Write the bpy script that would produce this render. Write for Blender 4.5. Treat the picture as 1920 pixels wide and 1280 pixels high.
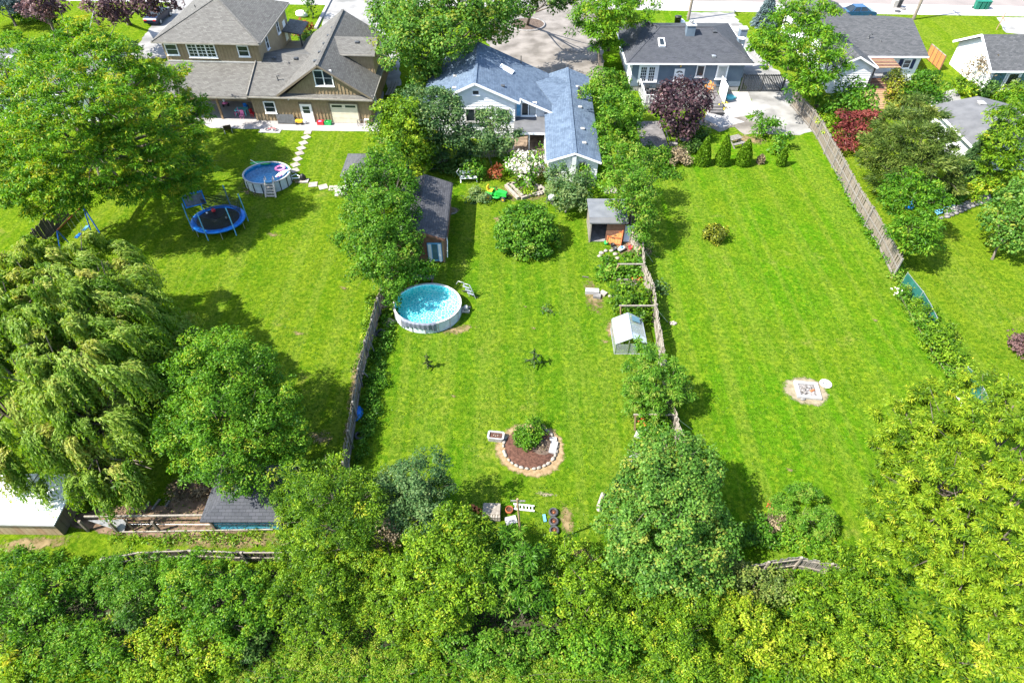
import bpy, math, random
import numpy as np
from mathutils import Vector, Matrix

for o in list(bpy.data.objects):
    bpy.data.objects.remove(o)
scene = bpy.context.scene
COL = scene.collection
R = math.radians

# ------------------------------------------------------------------ camera
CAM_H, CAM_PITCH, CAM_F = 30.0, 45.8, 1190.0          # metres, degrees down, focal length for a 1920 px wide frame
cam_d = bpy.data.cameras.new('drone_camera')
cam_d.sensor_width = 36.0
cam_d.lens = 36.0 * CAM_F / 1920.0
cam_d.clip_start, cam_d.clip_end = 0.5, 3000.0
cam = bpy.data.objects.new('drone_camera', cam_d)
COL.objects.link(cam)
cam.location = (0, 0, CAM_H)
cam.rotation_euler = (R(90 - CAM_PITCH), 0, 0)
scene.camera = cam

# ------------------------------------------------------------------ sky, sun, exposure
SUN_ELEV, SUN_AZ = 50.0, 20.0                           # light runs towards +X, turned a little to +Y
world = bpy.data.worlds.new('World'); scene.world = world
world.use_nodes = True
wn, wl = world.node_tree.nodes, world.node_tree.links
wn.clear()
sky = wn.new('ShaderNodeTexSky'); sky.sky_type = 'NISHITA'; sky.sun_disc = False
sky.sun_elevation = R(SUN_ELEV); sky.sun_rotation = R(270 - SUN_AZ)
bg = wn.new('ShaderNodeBackground'); bg.inputs['Strength'].default_value = 0.15
wo = wn.new('ShaderNodeOutputWorld')
wl.new(sky.outputs[0], bg.inputs[0]); wl.new(bg.outputs[0], wo.inputs[0])
sun_d = bpy.data.lights.new('sun', 'SUN'); sun_d.energy = 5.0; sun_d.angle = R(0.53); sun_d.color = (1.0, 0.95, 0.86)
sun = bpy.data.objects.new('sun', sun_d); COL.objects.link(sun)
sdir = Vector((math.cos(R(SUN_AZ)) * math.cos(R(SUN_ELEV)), math.sin(R(SUN_AZ)) * math.cos(R(SUN_ELEV)), -math.sin(R(SUN_ELEV))))
sun.rotation_euler = sdir.to_track_quat('-Z', 'Y').to_euler(); sun.location = (-30, -10, 60)
scene.view_settings.view_transform = 'Standard'; scene.view_settings.look = 'None'
scene.view_settings.exposure = 1.52; scene.view_settings.gamma = 1.0
scene.view_settings.use_curve_mapping = False
scene.cycles.max_bounces = 8; scene.cycles.transparent_max_bounces = 24
scene.cycles.diffuse_bounces = 3; scene.cycles.transmission_bounces = 6
scene.cycles.caustics_reflective = False; scene.cycles.caustics_refractive = False
scene.cycles.use_denoising = True

# ------------------------------------------------------------------ survey: points read off the aerial photograph -> metres on the site
_S, _C = math.sin(R(CAM_PITCH)), math.cos(R(CAM_PITCH))
def G(px, py, z=0.0):
    """site position of a surveyed point that lies at height z"""
    u, v = px - 960.0, 640.0 - py
    t = (CAM_H - z) / (CAM_F * _S - v * _C)
    return (u * t, (CAM_F * _C + v * _S) * t, z)
def P(px, py, Y):
    """site position of a surveyed point that lies in the vertical plane y = Y"""
    u, v = px - 960.0, 640.0 - py
    t = Y / (CAM_F * _C + v * _S)
    return (u * t, Y, CAM_H - t * (CAM_F * _S - v * _C))
def mpp(X, Y, Z):
    return (Y * _C + (CAM_H - Z) * _S) / CAM_F
def prj(X, Y, Z):
    d = Y * _C + (CAM_H - Z) * _S
    return 960 + X / d * CAM_F, 640 - (Y * _S - (CAM_H - Z) * _C) / d * CAM_F

# ------------------------------------------------------------------ helpers: objects
class Frame:
    def __init__(s, x=0, y=0, z=0, rz=0, sq=None):
        s.o = (x, y, z); s.rz = rz
        a = R(rz); b = R(rz if sq is None else sq)
        s.ux = (math.cos(a), math.sin(a)); s.uy = (-math.sin(b), math.cos(b))
    def __call__(s, x, y, z=0):
        return (s.o[0] + x * s.ux[0] + y * s.uy[0], s.o[1] + x * s.ux[1] + y * s.uy[1], s.o[2] + z)
    def d(s, x, y, z=0):
        return Vector((x * s.ux[0] + y * s.uy[0], x * s.ux[1] + y * s.uy[1], z))
ID = Frame()

def thing(name, label, cat, fr=ID, group=None):
    o = bpy.data.objects.new(name, None)
    COL.objects.link(o); o.empty_display_size = 0.3
    loc = fr.o if isinstance(fr, Frame) else fr
    o.location = loc
    if isinstance(fr, Frame): o.rotation_euler = (0, 0, R(fr.rz))
    tag(o, label, cat, group)
    return o
def tag(o, label=None, cat=None, group=None, kind=None):
    if label: o['label'] = label
    if cat: o['category'] = cat
    if group: o['group'] = group
    if kind: o['kind'] = kind
    return o

def _inv(parent):
    M = Matrix.Identity(4)
    chain = []
    while parent is not None:
        chain.append(parent); parent = parent.parent
    for p in reversed(chain):
        M = M @ Matrix.LocRotScale(p.location, p.rotation_euler, p.scale)
    return M.inverted()

def unit(v):
    v = Vector(v); return v.normalized() if v.length > 1e-9 else Vector((0, 0, 1))

class MB:
    def __init__(s, fr=ID):
        s.v = []; s.f = []; s.fr = fr; s.smooth = []
    def P_(s, p):
        return s.fr(*p)
    def add(s, pts, faces, raw=False, smooth=False):
        n = len(s.v)
        s.v += [tuple(p) if raw else s.fr(*p) for p in pts]
        for f in faces:
            s.f.append(tuple(i + n for i in f)); s.smooth.append(smooth)
        return s
    def poly(s, pts): return s.add(pts, [tuple(range(len(pts)))])
    def box(s, x0, x1, y0, y1, z0, z1):
        p = [(x0,y0,z0),(x1,y0,z0),(x1,y1,z0),(x0,y1,z0),(x0,y0,z1),(x1,y0,z1),(x1,y1,z1),(x0,y1,z1)]
        return s.add(p, [(3,2,1,0),(4,5,6,7),(0,1,5,4),(1,2,6,5),(2,3,7,6),(3,0,4,7)])
    def cbox(s, c, sx, sy, sz, rz=0, tilt=(0, 0)):
        M = Matrix.Rotation(R(rz), 3, 'Z') @ Matrix.Rotation(R(tilt[0]), 3, 'X') @ Matrix.Rotation(R(tilt[1]), 3, 'Y')
        p = []
        for z in (-.5, .5):
            for (x, y) in ((-.5,-.5),(.5,-.5),(.5,.5),(-.5,.5)):
                q = M @ Vector((x*sx, y*sy, z*sz)); p.append((c[0]+q.x, c[1]+q.y, c[2]+q.z))
        return s.add(p, [(3,2,1,0),(4,5,6,7),(0,1,5,4),(1,2,6,5),(2,3,7,6),(3,0,4,7)])
    def beam(s, a, b, w, h=None, up=(0, 0, 1)):
        h = h or w
        a, b = Vector(s.fr(*a)), Vector(s.fr(*b))
        t = unit(b - a); up = Vector(up)
        if abs(t.dot(up)) > .98: up = Vector((1, 0, 0))
        x = t.cross(up).normalized(); y = x.cross(t).normalized()
        p = []
        for c in (a, b):
            for (i, j) in ((-.5,-.5),(.5,-.5),(.5,.5),(-.5,.5)): p.append(tuple(c + x*i*w + y*j*h))
        return s.add(p, [(0,1,2,3),(7,6,5,4),(4,5,1,0),(5,6,2,1),(6,7,3,2),(7,4,0,3)], raw=True)
    def tube(s, pts, rad, n=8, cap=True):
        pts = [Vector(s.fr(*p)) for p in pts]
        if not hasattr(rad, '__len__'): rad = [rad] * len(pts)
        ring = []; prev = None
        for i, p in enumerate(pts):
            t = unit(pts[min(i+1, len(pts)-1)] - pts[max(i-1, 0)])
            if prev is None:
                u = Vector((0,0,1)) if abs(t.z) < .9 else Vector((1,0,0))
                x = t.cross(u).normalized()
            else:
                x = prev - t * prev.dot(t); x = unit(x)
            prev = x; y = t.cross(x)
            ring.append([tuple(p + (x*math.cos(2*math.pi*k/n) + y*math.sin(2*math.pi*k/n)) * rad[i]) for k in range(n)])
        v = [q for r_ in ring for q in r_]; f = []
        for i in range(len(pts)-1):
            for k in range(n):
                a, b = i*n+k, i*n+(k+1) % n
                f.append((a, b, b+n, a+n))
        s.add(v, f, raw=True, smooth=True)
        if cap:
            m = len(pts)-1
            s.add(ring[0], [tuple(range(n-1, -1, -1))], raw=True); s.add(ring[m], [tuple(range(n))], raw=True)
        return s
    def lathe(s, prof, c=(0, 0, 0), n=20, sx=1, sy=1, closed=False, smooth=True):
        v = []; f = []
        for (r_, z) in prof:
            for k in range(n):
                a = 2*math.pi*k/n
                v.append((c[0]+r_*sx*math.cos(a), c[1]+r_*sy*math.sin(a), c[2]+z))
        m = len(prof)
        for i in range(m if closed else m-1):
            for k in range(n):
                a, b = i*n+k, i*n+(k+1) % n
                j = (i+1) % m
                f.append((a, b, j*n+(k+1) % n, j*n+k))
        return s.add(v, f, smooth=smooth)
    def disc(s, c, rx, ry=None, n=24, rz=0):
        ry = ry or rx
        a0 = R(rz)
        p = []
        for k in range(n):
            a = 2*math.pi*k/n; x, y = rx*math.cos(a), ry*math.sin(a)
            p.append((c[0]+x*math.cos(a0)-y*math.sin(a0), c[1]+x*math.sin(a0)+y*math.cos(a0), c[2]))
        return s.poly(p)
    def slab(s, pts, t=.14):
        """a sloping sheet with thickness t below its corner points (counter-clockwise seen from above)"""
        n = len(pts)
        lo = [(p[0], p[1], p[2]-t) for p in pts]
        f = [tuple(range(n)), tuple(range(2*n-1, n-1, -1))]
        for i in range(n):
            j = (i+1) % n
            f.append((i, n+i, n+j, j))
        return s.add(list(pts)+lo, f)
    def blob(s, c, rx, ry, rz_, n=8, m=6, jit=.12, seed=0, flat=0.0):
        rn = random.Random(seed); v = []; f = []
        for i in range(m+1):
            th = math.pi*i/m
            for k in range(n):
                a = 2*math.pi*k/n; j = 1 + rn.uniform(-jit, jit)
                z = math.cos(th)*rz_*j
                v.append((c[0]+rx*math.sin(th)*math.cos(a)*j, c[1]+ry*math.sin(th)*math.sin(a)*j, c[2]+max(z, -rz_*(1-flat))))
        for i in range(m):
            for k in range(n):
                a, b = i*n+k, i*n+(k+1) % n
                f.append((a, a+n, b+n, b))
        return s.add(v, f, smooth=True)
    def build(s, name, mat, parent=None, kind=None, label=None):
        I = _inv(parent)
        me = bpy.data.meshes.new(name)
        v = [I @ Vector(p) for p in s.v]
        me.from_pydata([tuple(p) for p in v], [], s.f)
        me.polygons.foreach_set('use_smooth', s.smooth)
        uv = me.uv_layers.new(name='metres').data
        for p in me.polygons:
            n = p.normal
            h = Vector((0, 0, 1)).cross(n)
            h = h.normalized() if h.length > .05 else Vector((1, 0, 0))
            t = n.cross(h)
            for li in p.loop_indices:
                q = me.vertices[me.loops[li].vertex_index].co
                uv[li].uv = (q.dot(h), q.dot(t))
        if mat: me.materials.append(mat)
        o = bpy.data.objects.new(name, me); COL.objects.link(o); o.parent = parent
        if kind: o['kind'] = kind
        if label: o['label'] = label
        return o

def dup(src, loc, rz=0, label=None):
    def cp(o, par):
        c = o.copy(); COL.objects.link(c); c.parent = par
        for ch in [x for x in bpy.data.objects if x.parent == o]: cp(ch, c)
        return c
    n = cp(src, None); n.location = loc; n.rotation_euler = (0, 0, R(rz))
    if label: n['label'] = label
    return n

def clip(poly, a, b, c):
    """part of a flat polygon where a*u + b*w <= c"""
    out = []
    for i in range(len(poly)):
        p, q = poly[i], poly[(i+1) % len(poly)]
        dp, dq = a*p[0]+b*p[1]-c, a*q[0]+b*q[1]-c
        if dp <= 0: out.append(p)
        if dp*dq < 0:
            t = dp/(dp-dq); out.append((p[0]+t*(q[0]-p[0]), p[1]+t*(q[1]-p[1])))
    return out

# ------------------------------------------------------------------ helpers: materials
def nt(name):
    m = bpy.data.materials.new(name); m.use_nodes = True
    n, l = m.node_tree.nodes, m.node_tree.links
    n.clear(); out = n.new('ShaderNodeOutputMaterial')
    return m, n, l, out
def c4(c): return (c[0], c[1], c[2], 1)
def pm(name, c1, c2=None, scale=4.0, rough=.7, bump=0.0, metal=0.0, detail=5.0, spec=.3, stretch=(1, 1, 1), lo=.35, hi=.65, coord='Object'):
    m, n, l, out = nt(name)
    b = n.new('ShaderNodeBsdfPrincipled'); l.new(b.outputs[0], out.inputs[0])
    b.inputs['Roughness'].default_value = rough; b.inputs['Metallic'].default_value = metal
    b.inputs['Specular IOR Level'].default_value = spec
    if c2 is None: c2 = tuple(min(1, x*1.18) for x in c1); c1 = tuple(x*.85 for x in c1)
    tc = n.new('ShaderNodeTexCoord'); mp = n.new('ShaderNodeMapping'); mp.inputs['Scale'].default_value = stretch
    l.new(tc.outputs[coord], mp.inputs[0])
    nz = n.new('ShaderNodeTexNoise'); nz.inputs['Scale'].default_value = scale; nz.inputs['Detail'].default_value = detail
    l.new(mp.outputs[0], nz.inputs[0])
    cr = n.new('ShaderNodeValToRGB'); cr.color_ramp.elements[0].position = lo; cr.color_ramp.elements[1].position = hi
    cr.color_ramp.elements[0].color = c4(c1); cr.color_ramp.elements[1].color = c4(c2)
    l.new(nz.outputs[0], cr.inputs[0])
    oi = n.new('ShaderNodeObjectInfo'); hs = n.new('ShaderNodeHueSaturation')
    mr = n.new('ShaderNodeMapRange'); mr.inputs['To Min'].default_value = .9; mr.inputs['To Max'].default_value = 1.1
    l.new(oi.outputs['Random'], mr.inputs[0]); l.new(mr.outputs[0], hs.inputs['Value'])
    l.new(cr.outputs[0], hs.inputs['Color']); l.new(hs.outputs[0], b.inputs['Base Color'])
    if bump:
        bp = n.new('ShaderNodeBump'); bp.inputs['Strength'].default_value = bump; bp.inputs['Distance'].default_value = .03
        l.new(nz.outputs[0], bp.inputs['Height']); l.new(bp.outputs[0], b.inputs['Normal'])
    return m
def shingle(name, c1, c2, c3, w=.34, h=.17):
    m, n, l, out = nt(name)
    b = n.new('ShaderNodeBsdfPrincipled'); l.new(b.outputs[0], out.inputs[0])
    b.inputs['Roughness'].default_value = .85; b.inputs['Specular IOR Level'].default_value = .25
    tc = n.new('ShaderNodeTexCoord')
    br = n.new('ShaderNodeTexBrick'); l.new(tc.outputs['UV'], br.inputs[0])
    br.inputs['Scale'].default_value = 1; br.inputs['Brick Width'].default_value = w; br.inputs['Row Height'].default_value = h
    br.inputs['Mortar Size'].default_value = .012; br.inputs['Mortar Smooth'].default_value = .4
    br.inputs['Color1'].default_value = c4(c1); br.inputs['Color2'].default_value = c4(c2); br.inputs['Mortar'].default_value = c4(tuple(x*.62 for x in c1))
    nz = n.new('ShaderNodeTexNoise'); nz.inputs['Scale'].default_value = 1.1; nz.inputs['Detail'].default_value = 8; nz.inputs['Roughness'].default_value = .7
    l.new(tc.outputs['UV'], nz.inputs[0])
    cr = n.new('ShaderNodeValToRGB'); cr.color_ramp.elements[0].position = .4; cr.color_ramp.elements[1].position = .68
    l.new(nz.outputs[0], cr.inputs[0])
    mx = n.new('ShaderNodeMix'); mx.data_type = 'RGBA'
    l.new(cr.outputs[0], mx.inputs[0]); l.new(br.outputs[0], mx.inputs[6]); mx.inputs[7].default_value = c4(c3)
    mm = n.new('ShaderNodeMath'); mm.operation = 'MULTIPLY'; mm.inputs[1].default_value = .55
    l.new(cr.outputs[0], mm.inputs[0]); l.new(mm.outputs[0], mx.inputs[0])
    l.new(mx.outputs[2], b.inputs['Base Color'])
    bp = n.new('ShaderNodeBump'); bp.inputs['Strength'].default_value = .6; bp.inputs['Distance'].default_value = .02
    l.new(br.outputs['Fac'], bp.inputs['Height']); bp.invert = True; l.new(bp.outputs[0], b.inputs['Normal'])
    return m
def leafmat(name, dark, mid, light, accent=None, trans=.32, rough=.45):
    if 'flower' not in name: light = tuple(x*1.18 for x in light); mid = tuple(x*1.08 for x in mid); trans += .10
    m, n, l, out = nt(name)
    at = n.new('ShaderNodeAttribute'); at.attribute_name = 'tint'
    cr = n.new('ShaderNodeValToRGB'); e = cr.color_ramp.elements
    e[0].position = .12; e[0].color = c4(dark); e[1].position = .5; e[1].color = c4(mid)
    x = e.new(.82); x.color = c4(light)
    x = e.new(1.0); x.color = c4(accent or light)
    l.new(at.outputs['Fac'], cr.inputs[0])
    b = n.new('ShaderNodeBsdfPrincipled'); b.inputs['Roughness'].default_value = rough; b.inputs['Specular IOR Level'].default_value = .16
    l.new(cr.outputs[0], b.inputs['Base Color'])
    t = n.new('ShaderNodeBsdfTranslucent')
    hs = n.new('ShaderNodeHueSaturation'); hs.inputs['Saturation'].default_value = 1.15; hs.inputs['Value'].default_value = 1.2; hs.inputs['Hue'].default_value = .49
    l.new(cr.outputs[0], hs.inputs['Color']); l.new(hs.outputs[0], t.inputs[0])
    mx = n.new('ShaderNodeMixShader'); mx.inputs[0].default_value = trans
    l.new(b.outputs[0], mx.inputs[1]); l.new(t.outputs[0], mx.inputs[2]); l.new(mx.outputs[0], out.inputs[0])
    return m
def seethrough(name, col, alpha, rough=.6, scale=None):
    """woven mesh or thin sheeting: part of the light goes straight through"""
    m, n, l, out = nt(name)
    b = n.new('ShaderNodeBsdfPrincipled'); b.inputs['Base Color'].default_value = c4(col); b.inputs['Roughness'].default_value = rough
    t = n.new('ShaderNodeBsdfTransparent'); mx = n.new('ShaderNodeMixShader'); mx.inputs[0].default_value = alpha
    l.new(t.outputs[0], mx.inputs[1]); l.new(b.outputs[0], mx.inputs[2]); l.new(mx.outputs[0], out.inputs[0])
    return m

M = {}
M['grey_shingle'] = shingle('tan grey shingles', (0.082, 0.078, 0.071), (0.136, 0.133, 0.121), (0.113, 0.109, 0.101))
M['blue_shingle'] = shingle('blue shingles', (0.062, 0.090, 0.135), (0.099, 0.139, 0.194), (0.143, 0.192, 0.259))
M['slate_shingle'] = shingle('slate grey shingles', (0.038, 0.042, 0.049), (0.058, 0.061, 0.072), (0.066, 0.070, 0.078))
M['dark_shingle'] = shingle('dark shingles', (0.042, 0.043, 0.048), (0.077, 0.077, 0.083), (0.063, 0.063, 0.066))
M['mid_shingle'] = shingle('mid grey shingles', (0.049, 0.052, 0.055), (0.093, 0.094, 0.098), (0.072, 0.074, 0.076))
M['felt'] = pm('roofing felt', (.085,.087,.092), (.115,.117,.122), 1.2, .9, .1)
M['felt_dark'] = pm('dark roofing felt', (.12,.13,.145), (.16,.17,.185), 1.5, .9, .1)
M['tan_wall'] = pm('taupe boards', (.255,.188,.108), (.31,.235,.14), 2, .75)
M['tan_trim'] = pm('taupe trim', (.15,.12,.085), (.17,.14,.10), 2, .7)
M['white'] = pm('white paint', (.70,.71,.72), (.80,.80,.79), 2.5, .55)
M['white_siding'] = pm('white siding', (.62,.64,.66), (.74,.745,.74), 1.5, .6)
M['soffit'] = pm('pale metal trim', (.33,.325,.31), (.42,.415,.40), 3, .5)
M['stucco'] = pm('blue grey stucco', (.10,.135,.175), (.13,.17,.21), 1.3, .9, .15)
M['foundation'] = pm('grey block foundation', (.16,.16,.155), (.24,.235,.225), 3, .9, .2)
M['glass'] = pm('window glass', (.012,.018,.022), (.03,.04,.045), .7, .06, spec=.6)
M['glass_blue'] = pm('blue tinted glass', (.06,.13,.16), (.09,.18,.21), .6, .08, spec=.6)
M['curtain_glass'] = pm('pane with white curtain behind', (.30,.33,.34), (.45,.47,.47), 5, .1, spec=.6, stretch=(6, 6, .5))
M['cream'] = pm('cream garage door', (.55,.50,.38), (.62,.57,.44), 2, .6)
M['taupe_trim'] = pm('light taupe trim', (.20,.185,.16), (.26,.245,.215), 2, .6)
M['slab_white'] = pm('pale concrete slab', (.26,.255,.25), (.36,.35,.34), 4, .85, .15)
M['black'] = pm('black plastic', (.012,.012,.013), (.025,.025,.027), 4, .45)
M['metal'] = pm('galvanised metal', (.42,.43,.44), (.58,.59,.60), 6, .35, metal=.7)
M['dark_metal'] = pm('dark grey metal', (.045,.048,.05), (.07,.073,.077), 5, .45, metal=.2)
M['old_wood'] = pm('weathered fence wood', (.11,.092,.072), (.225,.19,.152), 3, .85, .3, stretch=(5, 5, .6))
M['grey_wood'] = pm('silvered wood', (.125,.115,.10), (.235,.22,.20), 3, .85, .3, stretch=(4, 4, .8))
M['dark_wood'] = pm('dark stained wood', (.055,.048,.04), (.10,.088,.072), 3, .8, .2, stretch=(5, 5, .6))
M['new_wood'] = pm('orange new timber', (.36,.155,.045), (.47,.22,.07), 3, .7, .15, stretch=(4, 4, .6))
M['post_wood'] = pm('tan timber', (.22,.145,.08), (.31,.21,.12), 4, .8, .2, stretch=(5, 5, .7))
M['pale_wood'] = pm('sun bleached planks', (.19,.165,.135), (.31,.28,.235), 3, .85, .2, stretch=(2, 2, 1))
M['deck_grey'] = pm('grey deck boards', (.10,.095,.095), (.16,.15,.148), 2, .8, .15)
M['brown_red'] = pm('red brown boards', (.15,.07,.045), (.21,.105,.07), 4, .8, .2)
M['bark'] = pm('bark', (.07,.055,.042), (.16,.135,.11), 5, .95, .8, stretch=(3, 3, .6))
M['pale_bark'] = pm('pale bark', (.26,.23,.19), (.40,.37,.32), 6, .9, .5, stretch=(3, 3, .6))
M['concrete'] = pm('pale concrete', (.27,.255,.25), (.33,.32,.31), .7, .9, .05)
M['gravel'] = pm('packed gravel', (.11,.098,.085), (.21,.19,.17), .55, .95, .3, detail=10)
M['drive_concrete'] = pm('stained concrete', (.15,.147,.14), (.29,.285,.275), .5, .92, .1, detail=9)
M['asphalt'] = pm('driveway asphalt', (.07,.07,.075), (.105,.105,.11), .9, .9, .2, detail=8)
M['road'] = pm('sun bleached road', (.19,.165,.155), (.235,.205,.19), .3, .92, .05, detail=8)
M['paint'] = pm('road paint', (.72,.72,.70), (.80,.80,.78), 3, .7)
M['stone'] = pm('pale stone', (.22,.195,.165), (.34,.305,.26), 3, .9, .4)
M['grey_stone'] = pm('grey stone', (.13,.125,.12), (.23,.22,.21), 3, .9, .5)
M['soil'] = pm('red brown mulch', (.045,.020,.013), (.105,.050,.033), 8, .95, .8, detail=8)
M['dark_soil'] = pm('dark soil', (.05,.035,.026), (.11,.08,.06), 6, .95, .8, detail=8)
M['rubber'] = pm('tyre rubber', (.03,.032,.035), (.065,.067,.07), 8, .75, .2)
M['pool_wall'] = pm('pale grey pool wall', (.42,.48,.52), (.55,.60,.63), 3, .5)
M['blue_vinyl'] = pm('bright blue vinyl', (.008,.13,.50), (.015,.22,.68), 3, .4)
M['blue_steel'] = pm('blue painted steel', (.012,.06,.28), (.02,.10,.40), 3, .4)
M['pale_blue'] = pm('pale blue paint', (.10,.30,.50), (.15,.40,.62), 3, .5)
M['turquoise'] = pm('turquoise plastic', (.12,.52,.58), (.18,.62,.66), 3, .4)
M['pink'] = pm('pink plastic', (.65,.16,.34), (.75,.25,.45), 3, .4)
M['red'] = pm('red plastic', (.45,.02,.03), (.58,.04,.05), 3, .4)
M['green_plastic'] = pm('green plastic', (.02,.28,.07), (.04,.38,.10), 3, .4)
M['bin_green'] = pm('dark green plastic', (.008,.12,.075), (.015,.17,.11), 3, .45)
M['yellow'] = pm('yellow vinyl', (.62,.36,.02), (.72,.45,.04), 3, .45)
M['mower_green'] = pm('tractor green paint', (.015,.26,.03), (.03,.36,.05), 3, .3)
M['mesh_green'] = pm('green privacy mesh', (.008,.07,.055), (.018,.11,.085), 1.5, .7)
M['tarp'] = pm('grey blue tarp', (.09,.105,.14), (.17,.19,.235), 5, .5, .3)
M['navy'] = pm('navy paint', (.01,.018,.06), (.016,.028,.09), 3, .5)
M['rust'] = pm('rusty metal', (.22,.065,.022), (.36,.12,.045), 6, .85, .3)
M['orange'] = pm('orange brick', (.30,.085,.03), (.40,.13,.05), 6, .9, .3)
M['brown_paving'] = pm('brown paving', (.10,.075,.055), (.24,.18,.13), 2.2, .95, .6, detail=9)
M['straw'] = pm('straw', (.42,.29,.13), (.60,.46,.25), 5, .95, .5, detail=9)
M['car_blue'] = pm('blue car paint', (.01,.05,.12), (.014,.07,.16), 3, .15, spec=.6)
M['car_black'] = pm('dark car paint', (.008,.012,.03), (.01,.016,.04), 3, .3, spec=.3)
M['grey_fabric'] = pm('grey fabric', (.20,.20,.20), (.30,.30,.30), 6, .9)
M['beige_plastic'] = pm('beige plastic', (.45,.40,.34), (.55,.50,.43), 3, .5)
M['brown_cushion'] = pm('brown fabric', (.06,.035,.028), (.11,.07,.055), 6, .85)
M['ash'] = pm('ash and charred sticks', (.03,.028,.027), (.30,.28,.27), 9, .95, .8, detail=8)
M['net'] = seethrough('black safety net', (.02,.022,.027), .55)
M['poly'] = seethrough('twin wall greenhouse sheet', (.50,.58,.60), .62, .25)
M['poly_side'] = seethrough('clear greenhouse pane', (.45,.50,.47), .30, .15)
# ------------------------------------------------------------------ the ground
def lawn_material():
    m, n, l, out = nt('lawn grass')
    b = n.new('ShaderNodeBsdfPrincipled'); b.inputs['Roughness'].default_value = .95; b.inputs['Specular IOR Level'].default_value = 0.0
    l.new(b.outputs[0], out.inputs[0])
    tc = n.new('ShaderNodeTexCoord'); sp = n.new('ShaderNodeSeparateXYZ'); l.new(tc.outputs['Object'], sp.inputs[0])
    def noise(sc, det=4, rough=.6, stretch=None, dist=0.0):
        x = n.new('ShaderNodeTexNoise'); x.inputs['Scale'].default_value = sc; x.inputs['Detail'].default_value = det
        x.inputs['Roughness'].default_value = rough; x.inputs['Distortion'].default_value = dist
        if stretch:
            mp = n.new('ShaderNodeMapping'); mp.inputs['Scale'].default_value = stretch[:3]
            mp.inputs['Rotation'].default_value = (0, 0, R(stretch[3])) if len(stretch) > 3 else (0, 0, 0)
            l.new(tc.outputs['Object'], mp.inputs[0]); l.new(mp.outputs[0], x.inputs[0])
        else: l.new(tc.outputs['Object'], x.inputs[0])
        return x.outputs[0]
    def ramp(s, lo, hi, c0=(0,0,0), c1=(1,1,1)):
        x = n.new('ShaderNodeValToRGB'); e = x.color_ramp.elements
        e[0].position = lo; e[1].position = hi; e[0].color = c4(c0); e[1].color = c4(c1); l.new(s, x.inputs[0]); return x.outputs[0]
    def mix(f, a, b_, mode='MIX'):
        x = n.new('ShaderNodeMix'); x.data_type = 'RGBA'; x.blend_type = mode
        for s, i in ((f, 0), (a, 6), (b_, 7)):
            if isinstance(s, (int, float)): x.inputs[i].default_value = s
            elif isinstance(s, tuple): x.inputs[i].default_value = c4(s)
            else: l.new(s, x.inputs[i])
        return x.outputs[2]
    def smooth(lo, hi):
        x = n.new('ShaderNodeMapRange'); x.interpolation_type = 'SMOOTHSTEP'
        x.inputs['From Min'].default_value = lo; x.inputs['From Max'].default_value = hi
        l.new(sp.outputs['X'], x.inputs['Value']); return x.outputs[0]
    # sown grass differs from garden to garden
    c = mix(smooth(-9.6, -9.0), (.100, .165, .007), (.068, .150, .006))
    c = mix(smooth(9.2, 10.2), c, (.074, .185, .005))
    c = mix(smooth(29.2, 30.5), c, (.125, .185, .011))
    c = mix(ramp(noise(.16, 3), .42, .66), c, mix(.8, c, (.125, .180, .010)))
    c = mix(ramp(noise(.55, 4, .65), .50, .72), c, mix(.6, c, (.032, .105, .004)))
    c = mix(ramp(noise(1.5, 5, .7), .54, .74), c, mix(.6, c, (.16, .235, .018)))
    # lines left by the mower
    s1 = noise(.9, 2, .5, (1.0, .035, 1, 0), .3)
    c = mix(ramp(s1, .47, .58), c, mix(.55, c, (.155, .205, .025)))
    s2 = noise(.55, 2, .5, (1.0, .05, 1, 32), .3)
    c = mix(ramp(s2, .47, .60), c, mix(.22, c, (.17, .19, .02)))
    v1 = n.new('ShaderNodeTexVoronoi'); v1.inputs['Scale'].default_value = 5.5; v1.inputs['Randomness'].default_value = 1.0
    dn = n.new('ShaderNodeMix'); dn.data_type = 'RGBA'; dn.inputs[0].default_value = .35; dw = n.new('ShaderNodeTexNoise'); dw.inputs['Scale'].default_value = 1.8; dw.inputs['Detail'].default_value = 5
    l.new(tc.outputs['Object'], dw.inputs[0]); l.new(tc.outputs['Object'], dn.inputs[6]); l.new(dw.outputs['Color'], dn.inputs[7]); l.new(dn.outputs[2], v1.inputs[0])
    sv = n.new('ShaderNodeSeparateColor'); l.new(v1.outputs['Color'], sv.inputs[0])
    c = mix(ramp(sv.outputs[0], .50, .95), c, mix(.45, c, (.038, .12, .003))); c = mix(ramp(sv.outputs[1], .62, .95), c, mix(.45, c, (.20, .27, .014)))
    # dry thin places
    c = mix(ramp(noise(.33, 6, .72), .60, .78), c, mix(.65, c, (.27, .22, .07)))
    # clumps and blades
    g1 = noise(4.2, 6, .75); g2 = noise(11.0, 6, .8)
    c = mix(ramp(g1, .42, .56), mix(.62, c, (.016, .062, .001)), c)
    c = mix(ramp(g2, .54, .66), c, mix(.5, c, (.21, .29, .03)))
    l.new(c, b.inputs['Base Color'])
    ad = n.new('ShaderNodeMath'); ad.operation = 'ADD'; l.new(g1, ad.inputs[0]); l.new(g2, ad.inputs[1])
    bp = n.new('ShaderNodeBump'); bp.inputs['Strength'].default_value = .9; bp.inputs['Distance'].default_value = .09
    l.new(ad.outputs[0], bp.inputs['Height']); l.new(bp.outputs[0], b.inputs['Normal'])
    return m
M['lawn'] = lawn_material()
MB().poly([(-700, -300, 0), (700, -300, 0), (700, 1100, 0), (-700, 1100, 0)]).build('lawn', M['lawn'], kind='structure')

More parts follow.
